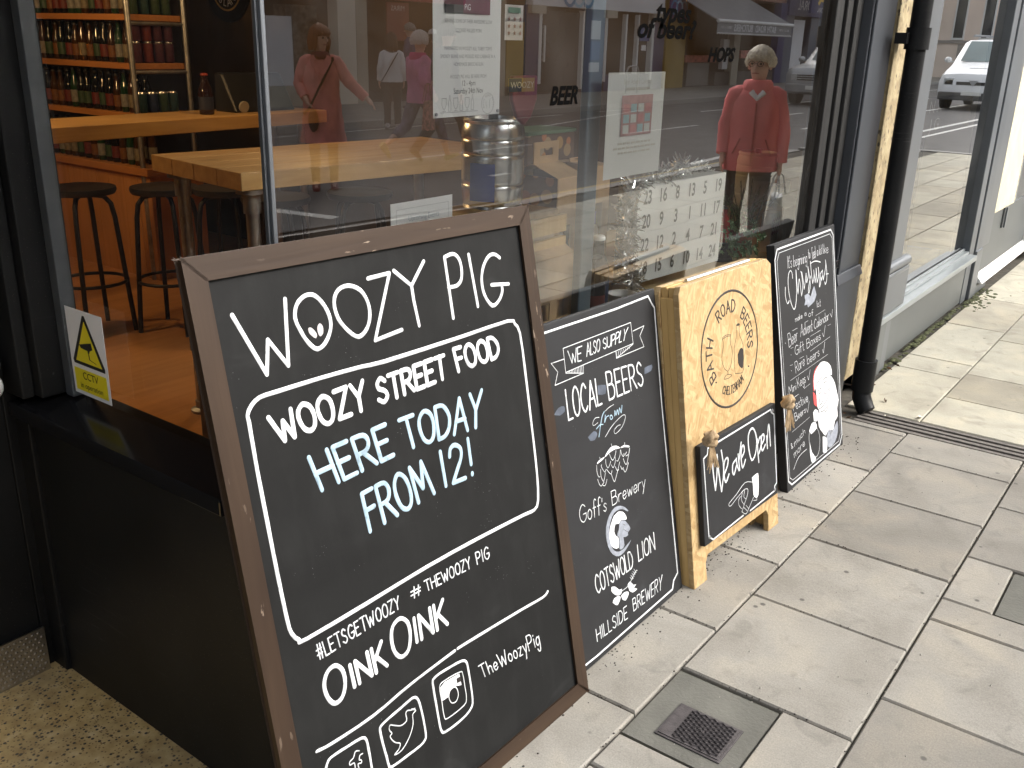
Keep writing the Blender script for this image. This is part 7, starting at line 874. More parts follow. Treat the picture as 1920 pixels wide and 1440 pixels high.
def stext(t,tx,x,z,s,m,y=FY+.13,sx=1.,name='lettering'): mb=MB(); mb.text(tx,(x,y,z),(-1,0,0),(0,0,1),s,0,sx=sx); mb.build(name,m,t)
t=house('plain_terrace','plain brick terrace far left along the opposite pavement',-30,12.0,8.8,M_BRICK,False,'building')
st(t,'shop_band',M_BUFF,(-30,12,FY,FY+.05,0,3.1))
t=house('stone_shop','stone coloured shop with a pale roller blind in its window, opposite',12.1,16.3,8.6,M_BUFF)
st(t,'fascia',mat('olive_fascia',(.12,.11,.07),.6,0,.2,3),(12.1,16.3,FY-.1,FY+.1,2.35,3.2)); stext(t,'COMPLETELY',14.3,2.62,.36,mat('buff_lettering',(.4,.36,.25),.6,0,0),FY+.101)
st(t,'pier',M_CREAMW,(12.1,12.5,FY-.2,FY+.08,0,2.35),(15.75,16.3,FY-.2,FY+.12,0,2.35)); st(t,'stall_riser',M_BUFF,(12.5,15.75,FY-.2,FY+.04,0,.42)); st(t,'blind',M_FASCIA,(14.0,14.75,FY-.3,FY-.26,.42,1.85)); st(t,'goods',mat('mixed_goods',(.2,.19,.16),.8,0,.8,9),(12.6,13.95,FY-1.0,FY-.5,.42,1.7),(14.8,15.7,FY-.9,FY-.5,.42,2.1))
t=house('red_sign_shop','dark shop with a rose red fascia and a red hanging panel, opposite',16.35,20.2,8.9,M_CREAMW)
st(t,'fascia',M_REDF,(16.35,20.2,FY-.1,FY+.12,2.3,3.2)); st(t,'pier',M_BUFF,(16.35,16.7,FY-.2,FY+.08,0,2.3),(19.8,20.2,FY-.2,FY+.08,0,2.3)); st(t,'stall_riser',M_DKMET,(18.3,19.8,FY-.2,FY+.03,0,.6)); st(t,'sign_panel',mat('brick_red_panel',(.22,.035,.025),.5,0,.1,4),(17.35,18.1,FY+.05,FY+.09,1.4,2.25)); stext(t,'MIRAS',17.72,2.12,.17,mat('pale_lettering',(.6,.55,.5),.6,0,0),FY+.091)
t=house('bank_shop','shop with a white fascia, three blue logo rings and navy columns, opposite',20.25,31.1,8.7,M_BUFF)
st(t,'fascia',M_FASCIA,(23.1,30.7,FY-.1,FY+.16,2.42,3.25)); st(t,'pillar',M_NAVY,(22.95,23.55,FY-.2,FY+.06,0,2.42),(26.0,27.1,FY-.2,FY+.06,0,2.42),(30.25,31.0,FY-.2,FY+.06,0,2.42)); st(t,'white_strip',M_WHITE,(23.55,23.68,FY-.1,FY+.08,.3,2.35),(27.1,27.24,FY-.1,FY+.08,.3,2.35),(30.1,30.24,FY-.1,FY+.08,.3,2.35),(28.4,28.5,FY-.1,FY+.05,.5,2.35),(29.2,29.28,FY-.1,FY+.05,.5,2.35),(25.85,25.95,FY-.1,FY+.05,.1,2.35)); st(t,'capital',M_BUFF,(23.0,23.7,FY-.1,FY+.2,2.2,2.42),(27.0,27.6,FY-.1,FY+.2,2.2,2.42),(30.1,30.8,FY-.1,FY+.2,2.2,2.42)); st(t,'stall_riser',M_NAVY,(27.24,30.1,FY-.2,FY+.03,0,.5))
st(t,'notice',mat('notice_blue',(.03,.09,.3),.5,0,.1,5),(26.3,26.85,FY+.062,FY+.07,.95,1.5),(29.35,29.98,FY+.03,FY+.045,1.55,2.0)); st(t,'notice_white',M_PAPER,(26.25,26.85,FY+.062,FY+.07,.6,.88),(26.3,26.85,FY+.062,FY+.068,1.56,2.1),(29.5,29.8,FY+.03,FY+.045,1.25,1.42)); stext(t,'20',29.66,1.78,.3,M_PALEBL,FY+.046)
st(t,'yellow_door',M_OCHRE,(22.1,22.9,FY-.3,FY+.02,.25,1.95)); st(t,'side_wall',M_BUFF,(20.25,22.05,FY-.3,FY+.02,0,2.6)); st(t,'door_rail',M_WHITE,(23.95,24.02,FY-.06,FY-.02,.9,1.9)); st(t,'glass_door',M_WIN,(23.7,25.85,FY-.12,FY-.08,.05,2.3))
def rings(xc,zc,r,y):
    for k,m in enumerate((M_TEAL,M_PALEBL,M_TEAL)):
        mb=MB(); c=xc-(k-1)*r*1.5; mb.rings([[Vector((c+rr*math.cos(a*PI/16),y+dy,zc+rr*math.sin(a*PI/16))) for a in range(32)] for rr,dy in ((r*.72,0),(r*.72,.01+.002*k),(r,.01+.002*k),(r,0))],0,False); mb.build('logo_ring',m,t,0,30)
rings(25.4,2.75,.33,FY+.165)
st(t,'hanging_sign',mat('purple_sign',(.06,.03,.16),.4,0,.1,3),(30.75,32.0,FY+.3,FY+.36,2.3,3.1)); rings(31.35,2.65,.24,FY+.365)
t=house('butcher_shop','butcher shop with a grey slate awning and lettered valance, opposite',31.15,41.6,8.8,M_BRICK)
st(t,'pier',M_OCHRE,(31.15,32.6,FY-.2,FY+.06,0,3.2)); st(t,'pillar',M_BUFF,(36.6,37.2,FY-.2,FY+.08,0,3.2)); st(t,'end_pier',M_NAVY,(40.9,41.6,FY-.2,FY+.1,0,3.2)); st(t,'meat_counter',mat('raw_meat_display',(.45,.12,.09),.5,0,.7,9),(33.4,36.0,FY-.9,FY-.3,.85,1.1),(38.2,40.4,FY-.9,FY-.3,1.0,1.3)); st(t,'counter_front',mat('grey_counter',(.2,.19,.18),.6,0,.1,3),(33.4,35.2,FY-.28,FY-.2,.0,.84)); st(t,'hanging_coat',M_FASCIA,(36.0,36.5,FY-.2,FY-.05,.6,1.7)); st(t,'stall_riser',mat('dark_riser',(.06,.055,.05),.7,0,.3,3),(35.3,36.6,FY-.2,FY+.02,0,.5),(37.2,40.9,FY-.2,FY+.02,0,.5))
mb=MB(); mb.hexa([(31.4,FY,3.15),(37.9,FY,3.15),(37.9,FY+1.8,2.26),(31.4,FY+1.8,2.26),(31.4,FY,3.19),(37.9,FY,3.19),(37.9,FY+1.8,2.30),(31.4,FY+1.8,2.30)]); aw=mb.build('awning',M_SLATE,t)
mb=MB(); mb.tube([(31.4,FY+1.82,2.26),(38.0,FY+1.82,2.26)],.06,10); mb.build('front_bar',M_WHITE,aw,0,40)
mb=MB(); n=60; xs=[31.4+6.5*k/n for k in range(n+1)]; mb.prism([(31.4,2.22)]+[(37.9,2.22)]+[(x,1.84+(.05 if k%2 else 0)) for k,x in list(enumerate(xs))[::-1]],lambda a,b,d:(a,FY+1.80+d,b),0,.02); mb.build('valance',M_SLATE,aw)
mb=MB(); mb.tube([(x,FY+1.83,1.84+(.05 if k%2 else 0)) for k,x in enumerate(xs)],.018,5); mb.build('zigzag_trim',M_WHITE,aw)
for tx,x_ in (('BATH',36.0),('ROAD',34.98),('BUTCHERS',33.5)): mb=MB(); mb.text(tx,(x_,FY+1.822,2.05),(-1,0,0),(0,0,1),.33,0,sx=.98,bold=.006); mb.build('lettering',M_FASCIA,aw)
for x_ in (37.2,32.1):
    mb=MB(); mb.box((x_-.45,FY+1.8205,2.02),(x_-.03,FY+1.823,2.10)); mb.box((x_+.03,FY+1.8205,2.02),(x_+.45,FY+1.823,2.10)); mb.build('small_lettering_band',mat('faded_valance_print',(.40,.40,.40),.7,0,.5,9),aw)
t=house('betting_shop','betting shop with a deep blue fascia and a blue hanging sign, opposite',41.65,50,8.6,M_CREAMW)
st(t,'fascia',M_NAVY,(41.65,46.0,FY-.1,FY+.15,2.75,3.6)); stext(t,'CORAL',43.6,3.17,.55,M_FASCIA,FY+.152,1.15); st(t,'hanging_sign',M_NAVY,(41.9,44.2,FY+.9,FY+1.0,2.85,3.75)); stext(t,'CORAL',43.05,2.98,.26,M_FASCIA,FY+1.002)
mb=MB(); mb.prism([(-.45,.15),(.1,.18),(.45,-.1),(.3,-.18),(.1,-.02),(-.4,-.05)],lambda a,b,d:(43.05-a,FY+1.001+d,3.35+b),0,.004); mb.build('gold_mark',mat('gold_mark',(.75,.5,.05),.4,0,0),t)
st(t,'pier',M_BLUEG,(41.65,42.6,FY-.2,FY+.05,0,2.75),(44.6,46.2,FY-.2,FY+.05,0,2.75),(49,50,FY-.2,FY+.05,0,2.75)); st(t,'panel',M_FASCIA,(42.6,44.0,FY-.15,FY,0.3,2.6)); st(t,'blind',mat('pale_green_blind',(.5,.58,.55),.6,0,.05,3),(46.3,48.9,FY-.2,FY-.1,.4,2.5))
t=house('far_terrace','cream rendered terrace further along the opposite pavement',50.05,100,9.2,M_CREAMW,False,'building'); st(t,'shop_band',M_BLUEG,(50.05,100,FY,FY+.05,.0,.9),(50.05,100,FY,FY+.05,2.6,3.3)); st(t,'shop_window',M_WIN,*[(50.6+4*k,53.6+4*k,FY,FY+.03,.9,2.6) for k in range(12)])
t=thing('end_house','pale pink rendered house closing the far end of the street','house',(62,-10.5,0))
mb=MB(); mb.box((62,-16,0),(72,-6.6,10)); mb.build('wall',M_PINKW,t); mb=MB(); mb.prism([(-16,10),(-6.6,10),(-11.3,13)],lambda a,b,d:(d,a,b),62,72); mb.build('roof',M_ROOF,t)
for yc in (-8.0,-9.3,-10.6,-12.1):
    for z0,z1 in ((2.2,4.4),(5.6,7.6)):
        mb=MB(); mb.box((61.97,yc-.25,z0),(62.01,yc+.25,z1)); w=mb.build('window',M_WIN,t); mb=MB(); mb.box((61.9,yc-.36,z0-.12),(62.0,yc+.36,z0-.005)); mb.box((61.94,yc-.34,z0),(62,yc-.26,z1+.08)); mb.box((61.94,yc+.26,z0),(62,yc+.34,z1+.08)); mb.build('frame',M_WHITE,w)
mb=MB(); mb.box((61.9,-16,1.9),(62,-6.6,2.05)); mb.box((61.95,-12,0),(62,-7.2,1.85)); mb.build('ground_floor_band',mat('dull_band',(.3,.27,.25),.7,0,.1,1),t)
for i,(x,y,lab) in enumerate(((27.2,-13.2,'silver cycle hoop on the pavement before the bank shop'),(16.2,-12.4,'silver cycle hoop on the pavement before the stone shop'))):
    t=thing('cycle_hoop',lab,'cycle stand',(x,y,0),'cycle hoops on the opposite pavement'); mb=MB(); mb.tube([(x-.35,y,0),(x-.35,y,.68),(x-.27,y,.78),(x-.15,y,.8),(x+.15,y,.8),(x+.27,y,.78),(x+.35,y,.68),(x+.35,y,0)],.027,10); mb.build('tube',M_GALV,t,0,50)
    mb=MB(); 
    for s in (-.35,.35): mb.lathe([(.07,0),(.07,.012),(.04,.02)],(x+s,y,.0),14)
    mb.build('base_flange',M_GALV,t,0,40)
# ---------------------------------------------------------------- vehicles, fronts towards -X
M_TYRE=mat('tyre_rubber',(.02,.02,.02),.8,0,.1,20); M_SCREEN=mat('windscreen_glass',(.12,.17,.17),.04,0,.2,1,spec=.9); M_LAMP=mat('headlamp_glass',(.6,.62,.62),.1,.3,.3,30); M_PLATE=mat('number_plate',(.72,.72,.68),.5,0,0)
def vehicle(name,label,cat,loc,paint,S,hood,roof,wheels,ground=-.12):
    t=thing(name,label,cat,(loc[0],loc[1],ground)); lx,ly=loc
    def ring(s):
        x,zb,zs,zt,wb,ws,wt=s; pts=[(-wb,zb),(-ws*1.0,zb+(zs-zb)*.45),(-ws,zs),(-wt-(ws-wt)*.12,zt-(zt-zs)*.10),(-wt*.88,zt),(-wt*.45,zt+.025),(wt*.45,zt+.025),(wt*.88,zt),(wt+(ws-wt)*.12,zt-(zt-zs)*.10),(ws,zs),(ws,zb+(zs-zb)*.45),(wb,zb)]
        return [Vector((lx+x,ly+a,ground+b)) for a,b in pts]
    mb=MB(); mb.rings([ring(s) for s in S]); body=mb.build('body',paint,t,0,38)
    a,b=S[hood],S[roof]
    def on(f,w): 
        x=a[0]+(b[0]-a[0])*f; z=a[3]+(b[3]-a[3])*f; ww=(a[6]+(b[6]-a[6])*f)*.88*w; return Vector((lx+x-.018,ly+ww,ground+z+.030))
    mb=MB(); n=6; P=[[on(.08+.84*j/4,-.92+1.84*k/n) for k in range(n+1)] for j in range(5)]; mb.add([p for r_ in P for p in r_],[(j*(n+1)+k,j*(n+1)+k+1,(j+1)*(n+1)+k+1,(j+1)*(n+1)+k) for j in range(4) for k in range(n)]); mb.build('windscreen',M_SCREEN,t,0,60)
    for s in (-1,1):
        mb=MB(); x0,x1=b[0]+.05,S[-2][0]-.3; zs=b[2]+.06; zt=b[3]-.18; y0=b[5]*s; y1=(b[6]+(b[5]-b[6])*.3)*s
        mb.hexa([(lx+a[0]+.35,ly+y0-.01*s,ground+zs),(lx+x1,ly+y0-.01*s,ground+zs),(lx+x1,ly+y0+.012*s,ground+zs),(lx+a[0]+.35,ly+y0+.012*s,ground+zs),(lx+x0+.15,ly+y1-.02*s,ground+zt),(lx+x1-.1,ly+y1-.02*s,ground+zt),(lx+x1-.1,ly+y1+.012*s,ground+zt),(lx+x0+.15,ly+y1+.012*s,ground+zt)]); mb.build('side_window',M_WIN,t)
        mb=MB(); mb.ball((lx+a[0]+.35,ly+s*(a[5]+.13),ground+a[3]+.1),(.07,.11,.085)); mb.box((lx+a[0]+.32,ly+min(s*a[5],s*(a[5]+.1))-.02,ground+a[3]+.03),(lx+a[0]+.38,ly+max(s*a[5],s*(a[5]+.1))+.02,ground+a[3]+.07)); mb.build('wing_mirror',paint,t,0,50)
        for wx,wr in wheels:
            mb=MB(); yy=ly+s*(S[2][5]-.10); mb.tube([(lx+wx,yy-.11,ground+wr),(lx+wx,yy+.11,ground+wr)],wr,28); w=mb.build('wheel',M_TYRE,t,0,40); mb=MB(); mb.tube([(lx+wx,yy+s*.111,ground+wr),(lx+wx,yy+s*.118,ground+wr)],wr*.62,24); mb.build('rim',M_ALU,w,0,40)
    return t,lambda x,y,z:(lx+x,ly+y,ground+z)
def fbox(t,P,name,m,x0,x1,y0,y1,z0,z1,b=.008): mb=MB(); mb.box(P(x0,y0,z0),P(x1,y1,z1)); return mb.build(name,m,t,b)
M_SILV=mat('silver_car_paint',(.5,.51,.52),.25,.4,.03,2); M_VAN=mat('white_van_paint',(.82,.83,.83),.2,0,.02,2)
t,P=vehicle('parked_estate_car','silver off-road estate car with barred grille, driving along the far lane','car',(28.3,-7.75),M_SILV,[(0,.42,.66,.88,.80,.82,.78),(.10,.32,.86,1.02,.93,.95,.86),(.5,.28,.95,1.1,.95,.97,.88),(1.25,.28,1.02,1.16,.95,.97,.86),(2.0,.28,1.06,1.78,.95,.97,.76),(3.6,.28,1.06,1.84,.95,.97,.76),(4.5,.3,1.05,1.78,.95,.95,.74),(4.65,.42,.95,1.2,.85,.88,.8)],3,4,((.85,.37),(3.7,.37)))
for k in range(3): fbox(t,P,'grille_bar',M_DKMET,-.012,.05,-.58,.58,.70+.062*k,.735+.062*k)
for s in (-1,1): fbox(t,P,'headlight',M_LAMP,-.005,.12,.60*s-.17,.60*s+.17,.68,.90,.03)
fbox(t,P,'bumper',mat('grey_bumper',(.30,.30,.30),.5,0,.1,4),-.07,.15,-.88,.88,.36,.60,.03); fbox(t,P,'number_plate',M_PLATE,-.082,-.071,-.27,.27,.45,.56)
t,P=vehicle('parked_van','white panel van parked at the kerb beyond the grey shop','van',(30.5,-4.05),M_VAN,[(0,.40,.62,.82,.78,.80,.74),(.10,.30,.78,.98,.92,.95,.84),(.45,.28,.95,1.10,.95,.98,.86),(1.05,.28,1.05,1.26,.95,.98,.86),(1.95,.28,1.15,1.92,.95,.98,.80),(4.6,.28,1.15,1.96,.95,.98,.82),(4.8,.35,1.1,1.85,.93,.95,.8)],3,4,((.95,.33),(3.9,.33)))
fbox(t,P,'grille',M_DKMET,-.012,.05,-.45,.45,.70,.79); fbox(t,P,'bonnet_vent',M_DKMET,.55,.60,-.28,.28,1.145,1.16,.003); fbox(t,P,'bumper',mat('dark_van_bumper',(.06,.06,.06),.6,0,.1,4),-.05,.15,-.90,.90,.28,.50,.03); fbox(t,P,'number_plate',M_PLATE,-.064,-.052,-.27,.27,.42,.53)
for s in (-1,1): fbox(t,P,'headlight',M_LAMP,.0,.14,.66*s-.15,.66*s+.15,.66,.90,.04)
mb=MB(); mb.prism([(-.13,.07),(.13,.07),(.0,-.09)],lambda a,b,d:P(-.02-d,a,.76+b),0,.012); e=mb.build('badge',M_ALU,t)
mb=MB(); mb.box(P(2.2,-.7,2.02),P(2.26,.7,2.06)); mb.box(P(3.9,-.7,2.02),P(3.96,.7,2.06)); mb.box(P(2.1,-.66,2.06),P(4.1,-.62,2.09)); mb.box(P(2.1,.62,2.06),P(4.1,.66,2.09)); mb.build('roof_rack',M_ALU,t,.004)
# ---------------------------------------------------------------- people
M_SKIN=mat('skin',(.68,.43,.33),.55,0,.08,30); M_EYE=mat('eye_dark',(.03,.025,.02),.2,0,0); M_LIP=mat('lips',(.38,.12,.10),.5,0,0); 
def person(label,loc,rz,h,pose,clothes,hairm,hair='bob',skin=M_SKIN,group=None):
    x,y,z=loc; t=thing('person',label,'person',loc,group); t.rotation_euler.z=R(rz); k=h/1.68; V=lambda p:Vector(p)*k
    J=dict(pel=(0,0,.90),sp=(0,0,1.06),ch=(0,-.015,1.26),nk=(0,0,1.40),hb=(0,.012,1.465),hd=(0,.015,1.555),tp=(0,.0,1.615),
      shL=(-.165,-.01,1.33),shR=(.165,-.01,1.33),elL=(-.215,-.03,1.09),elR=(.215,-.03,1.09),wrL=(-.225,.05,.86),wrR=(.225,.05,.86),
      hpL=(-.085,0,.86),hpR=(.085,0,.86),knL=(-.095,.02,.48),knR=(.095,.02,.48),anL=(-.095,-.02,.085),anR=(.095,-.02,.085)); J.update(pose); tn=R(pose.get('turn',0)); J.pop('turn',None)
    vs=[];rs=[];es=[]
    def v(p,r): vs.append(V(p)); rs.append((r*k,r*k) if not isinstance(r,tuple) else (r[0]*k,r[1]*k)); return len(vs)-1
    def chain(i,items):
        for p,r in items: j=v(p,r); es.append((i,j)); i=j
        return i
    pel=v(J['pel'],(.15,.11)); c=chain(pel,[(J['sp'],(.135,.10)),(J['ch'],(.145,.105))]); n=chain(c,[(J['nk'],.052),(J['hb'],.06)])
    hx=lambda a,b,cc:(J['hd'][0]+1.1*(a*math.cos(tn)+b*math.sin(tn)),J['hd'][1]+1.1*(b*math.cos(tn)-a*math.sin(tn)),J['hd'][2]+1.1*cc)
    hd=chain(n,[(hx(0,.012,-.02),(.081,.096)),(hx(0,-.004,.05),(.075,.088))]); 
    toe={}
    for s,e in ((-1,'L'),(1,'R')):
        w=chain(c,[(J['sh'+e],.058),(J['el'+e],.042),(J['wr'+e],.027)])
        d=(Vector(J['wr'+e])-Vector(J['el'+e])).normalized(); sd=Vector((0,1,0)) if abs(d.y)<.8 else Vector((0,0,1)); sd=(sd-d*sd.dot(d)).normalized(); out=d.cross(sd).normalized()*s; W=Vector(J['wr'+e])
        pm=chain(w,[(tuple(W+d*.055),(.022,.034))])
        for f in range(4):
            o=W+d*.085+sd*(.026-.0175*f); L=(.066,.074,.07,.055)[f]; cu=out*-.018; chain(pm,[(tuple(o),.0095),(tuple(o+d*L*.5+cu*.4),.0088),(tuple(o+d*L*.85+cu*1.5),.0075)])
        chain(w,[(tuple(W+d*.035+sd*.032),.011),(tuple(W+d*.07+sd*.05-out*.01),.0095)])
        K=J['kn'+e];A=J['an'+e]; a=chain(pel,[(J['hp'+e],.088),(tuple((Vector(J['hp'+e])+Vector(K))/2),.075),(K,.056),(tuple((Vector(K)*.6+Vector(A)*.4)),.054),(A,.036)])
        sh=(Vector(K)-Vector(A)).normalized(); fw=Vector((0,1,0)); fw=(fw-sh*fw.dot(sh)*.9).normalized(); toe[e]=(Vector(A),fw,sh); chain(a,[(tuple(Vector(A)+fw*.09-sh*.045),.032),(tuple(Vector(A)+fw*.16-sh*.055),.024)])
    me=bpy.data.meshes.new('body'); me.from_pydata(vs,es,[]); o=bpy.data.objects.new('body',me); COL.objects.link(o)
    m=o.modifiers.new('skin','SKIN'); m.use_smooth_shade=True; sv=me.skin_vertices[0].data
    for i,rr in enumerate(rs): sv[i].radius=rr
    sv[0].use_root=True; m2=o.modifiers.new('sub','SUBSURF'); m2.levels=2; m2.render_levels=2
    dg=bpy.context.evaluated_depsgraph_get(); nm_=bpy.data.meshes.new_from_object(o.evaluated_get(dg)); nm_.name='body'; bpy.data.objects.remove(o); nm_.materials.clear(); nm_.materials.append(skin); nm_.polygons.foreach_set('use_smooth',[True]*len(nm_.polygons))
    o=bpy.data.objects.new('body',nm_); COL.objects.link(o); o.parent=t; ORG[o.name]=Vector((0,0,0))
    # face
    H=lambda a,b,cc:V(hx(a,b,cc))
    mb=MB(); 
    for s in (-1,1): mb.ball(H(.031*s,.092,.012),.010*k,8,6)
    mb.build('eyes',M_EYE,t,0,60,True); mb=MB(); mb.tube([H(0,.092,.02),H(0,.114,-.018),H(0,.094,-.026)],[.007*k,.014*k,.008*k],8); 
    for s in (-1,1): mb.ball(H(.078*s,.0,-.002),(.014*k,.02*k,.032*k),8,6)
    mb.build('nose_and_ears',skin,t,0,60,True); mb=MB(); mb.tube([H(-.024,.088,-.052),H(0,.097,-.051),H(.024,.088,-.052)],.0055*k,6); mb.build('mouth',M_LIP,t,0,60,True)
    # hair: shells of locks
    mb=MB(); r=random.Random(int(x*10)); low={'bob':-.10,'short':-.02,'crop':.0,'tail':-.2}[hair]
    n=22
    for i in range(6):
        for j in range(n):
            a=2*PI*j/n+r.uniform(-.1,.1); front=math.sin(a)>.55
            e0=R(88-i*16); p0=H(.079*math.cos(a)*math.cos(e0)*1.08,.0+.088*math.sin(a)*math.cos(e0)*1.08-.008,.035+.098*math.sin(e0))
            zl=.045 if front else low*(.4+.12*i) ; p1=H(.094*math.cos(a)*1.0,-.010+.098*math.sin(a)*1.0,max(zl,low)+r.uniform(-.012,.012)); mid=p0.lerp(p1,.5)+(p0.lerp(p1,.5)-H(0,0,.0)).normalized()*.013*k
            mb.tube([p0,mid,p1],[.017*k,.019*k,.008*k],6)
    mb.ball(H(0,-.012,.045),(.086*k,.094*k,.082*k),14,9); mb.build('hair',hairm,t,0,70,True)
    # clothes
    def ringsz(L,n=20): return [[Vector((cx+rx*math.cos(a*2*PI/n),cy+ry*math.sin(a*2*PI/n)*(1 if math.sin(a)>0 else 1),zz))*k for a in range(n)] for zz,rx,ry,cx,cy in L]
    def limb(mb,pts,rad,n=14):
        P=[V(p) for p in pts]; Q=[];Rr=[]
        for i in range(len(P)-1):
            for f in range(4):
                q_=f/4; Q.append(P[i].lerp(P[i+1],q_)+Vector((r.uniform(-1,1),r.uniform(-1,1),0))*.003); Rr.append((rad[i]+(rad[i+1]-rad[i])*q_)*k*(1+.05*r.uniform(-1,1)))
        Q.append(P[-1]); Rr.append(rad[-1]*k); mb.tube(Q,Rr,n)
    top,tm,hem,th,flare=clothes['top']
    mb=MB(); sx=J['ch'][0]; L=[(1.425,.060,.062,0,0),(1.40,.080,.075,0,0),(1.375,.115,.09,0,-.006),(1.345,.148,.108,0,-.010),(1.28,.182,.128,0,-.012),(1.2,.185,.132,0,-.012),(1.10,.185,.128,0,-.004),(.99,.185,.13,0,0)]
    z=.90
    while z>hem+.01: L.append((z,.195+flare*(.9-z),.14+flare*(.9-z)*.8,0,0)); z-=.09
    L+= [(hem,.195+flare*(.9-hem)+.004,.14+flare*.8*(.9-hem)+.004,0,0),(hem+.01,.17+flare*(.9-hem),.12+flare*.8*(.9-hem),0,0)]
    L=[(a,b*th*(1+.02*math.sin(a*37)),c*th*(1+.02*math.sin(a*41)),d,e) for a,b,c,d,e in L]; RG=ringsz(L,28)
    for ri,rg_ in enumerate(RG):
        for vi,vv in enumerate(rg_): w=1+.018*math.sin(vi*2.7+ri*.6)*(1 if L[ri][0]<1.3 else 0); vv.x*=w; vv.y*=w
    mb.rings(RG,0,True)
    for e in 'LR': limb(mb,[(J['sh'+e][0]*.45,J['sh'+e][1],J['sh'+e][2]+.022),(J['sh'+e][0]*.93,J['sh'+e][1],J['sh'+e][2]),J['el'+e],tuple(Vector(J['el'+e]).lerp(Vector(J['wr'+e]),clothes.get('sleeve',.95)))],[.05*th,.072*th,.062*th,.050*th])
    mb.build(top,tm,t,0,60,True)
    leg,lm,lr,ll=clothes['legs']; mb=MB(); mb.rings(ringsz([(1.0,.165,.115,0,0),(.9,.18,.125,0,0),(.82,.175,.12,0,0),(.78,.14,.10,0,0)]))
    for e in 'LR':
        K=Vector(J['kn'+e]);A=Vector(J['an'+e]); limb(mb,[J['hp'+e],tuple(K),tuple(K.lerp(A,ll))],[.10*lr,.072*lr,.058*lr])
    mb.build(leg,lm,t,0,60,True)
    for e in 'LR':
        A,fw,sh=toe[e]; mb=MB(); A=A*k; sh=sh; P=[A-fw*.05*k-sh*.035*k,A-sh*.035*k,A+fw*.08*k-sh*.048*k,A+fw*.165*k-sh*.062*k,A+fw*.185*k-sh*.066*k]; mb.tube(P,[(.034*k,.045*k),(.044*k,.05*k),(.044*k,.034*k),(.038*k,.022*k),(.012*k,.012*k)],12); mb.build('shoe',clothes['shoes'],t,0,60,True)
    return t,V,J,H
def fabric(n,c,v=.2,s=18): return mat(n,c,.85,0,v+.12,s*.5,.9,(1,1,.6),7)
M_RCOAT=fabric('rose_red_wool',(.76,.27,.23)); M_RJKT=fabric('bright_red_anorak',(.78,.19,.19),.12,9); M_PINK=fabric('magenta_anorak',(.60,.19,.38),.3,12); M_NVY=fabric('navy_quilting',(.02,.025,.06),.4,14); M_WSHIRT=fabric('white_cotton',(.78,.78,.78),.08,10); M_BLK=fabric('black_cloth',(.018,.017,.018),.3,12); M_CHK=fabric('blue_grey_print',(.10,.09,.15),.9,24); M_BLUEJ=fabric('blue_jacket_cloth',(.05,.07,.17),.3,10); M_BRNJ=fabric('brown_jacket_cloth',(.12,.05,.035),.3,10)
H_AUB=mat('auburn_hair',(.24,.09,.04),.5,0,.4,60); H_BLO=mat('ash_blonde_hair',(.70,.63,.50),.5,0,.3,60); H_WHT=mat('white_hair',(.6,.58,.56),.5,0,.2,60); H_DRK=mat('dark_brown_hair',(.045,.022,.014),.5,0,.4,60)
SH_R=mat('dark_red_shoe',(.2,.02,.02),.4,0,.1,20); SH_B=mat('black_shoe',(.02,.02,.02),.4,0,.1,20); SH_Y=mat('yellow_grey_trainer',(.5,.5,.2),.6,0,.3,40); SH_W=mat('white_soled_shoe',(.5,.5,.5),.5,0,.5,40)
# woman in the rose coat, crossing the road
t,V,J,H=person('person in a knee length rose red coat crossing the road with one arm held out',(7.36,-5.55,-.12),42,1.70,dict(elR=(.30,.0,1.12),wrR=(.47,.06,.96),elL=(-.235,-.06,1.10),wrL=(-.17,.10,.96),anL=(-.10,.06,.085),knL=(-.10,.09,.48),turn=38),dict(top=('coat',M_RCOAT,.50,1.03,.10),legs=('leggings',M_BLK,.82,1.0),shoes=SH_R),H_AUB,'bob')
mb=MB(); mb.tube([V((.13,.09,1.36)),V((.0,.165,1.12)),V((-.13,.19,.88)),V((-.19,.12,.80))],.012,6); mb.tube([V((.13,.06,1.37)),V((.0,-.12,1.3)),V((-.17,-.10,.95)),V((-.2,.05,.8))],.012,6); mb.build('bag_strap',M_BLK,t,0,60,True)
mb=MB()
for q_ in (-1,1): mb.hexa([V((q_*.02,.135,1.22)),V((q_*.10,.118,1.33)),V((q_*.11,.122,1.33)),V((q_*.03,.139,1.20)),V((q_*.05,.085,1.395)),V((q_*.085,.07,1.39)),V((q_*.095,.075,1.39)),V((q_*.06,.09,1.40))])
mb.build('lapel',M_RCOAT,t,0,60,True)
mb=MB(); mb.lathe([(.08,1.345),(.105,1.37),(.10,1.41),(.075,1.43)],(0,.015,.02),18); mb.build('scarf',fabric('plum_scarf',(.13,.03,.04)),t,0,60,True)
mb=MB(); mb.ball(V((-.10,.20,.74)),(.055,.035,.12),14,10); mb.build('shoulder_bag',fabric('dark_bag',(.03,.025,.035),.6,30),t,0,60,True)
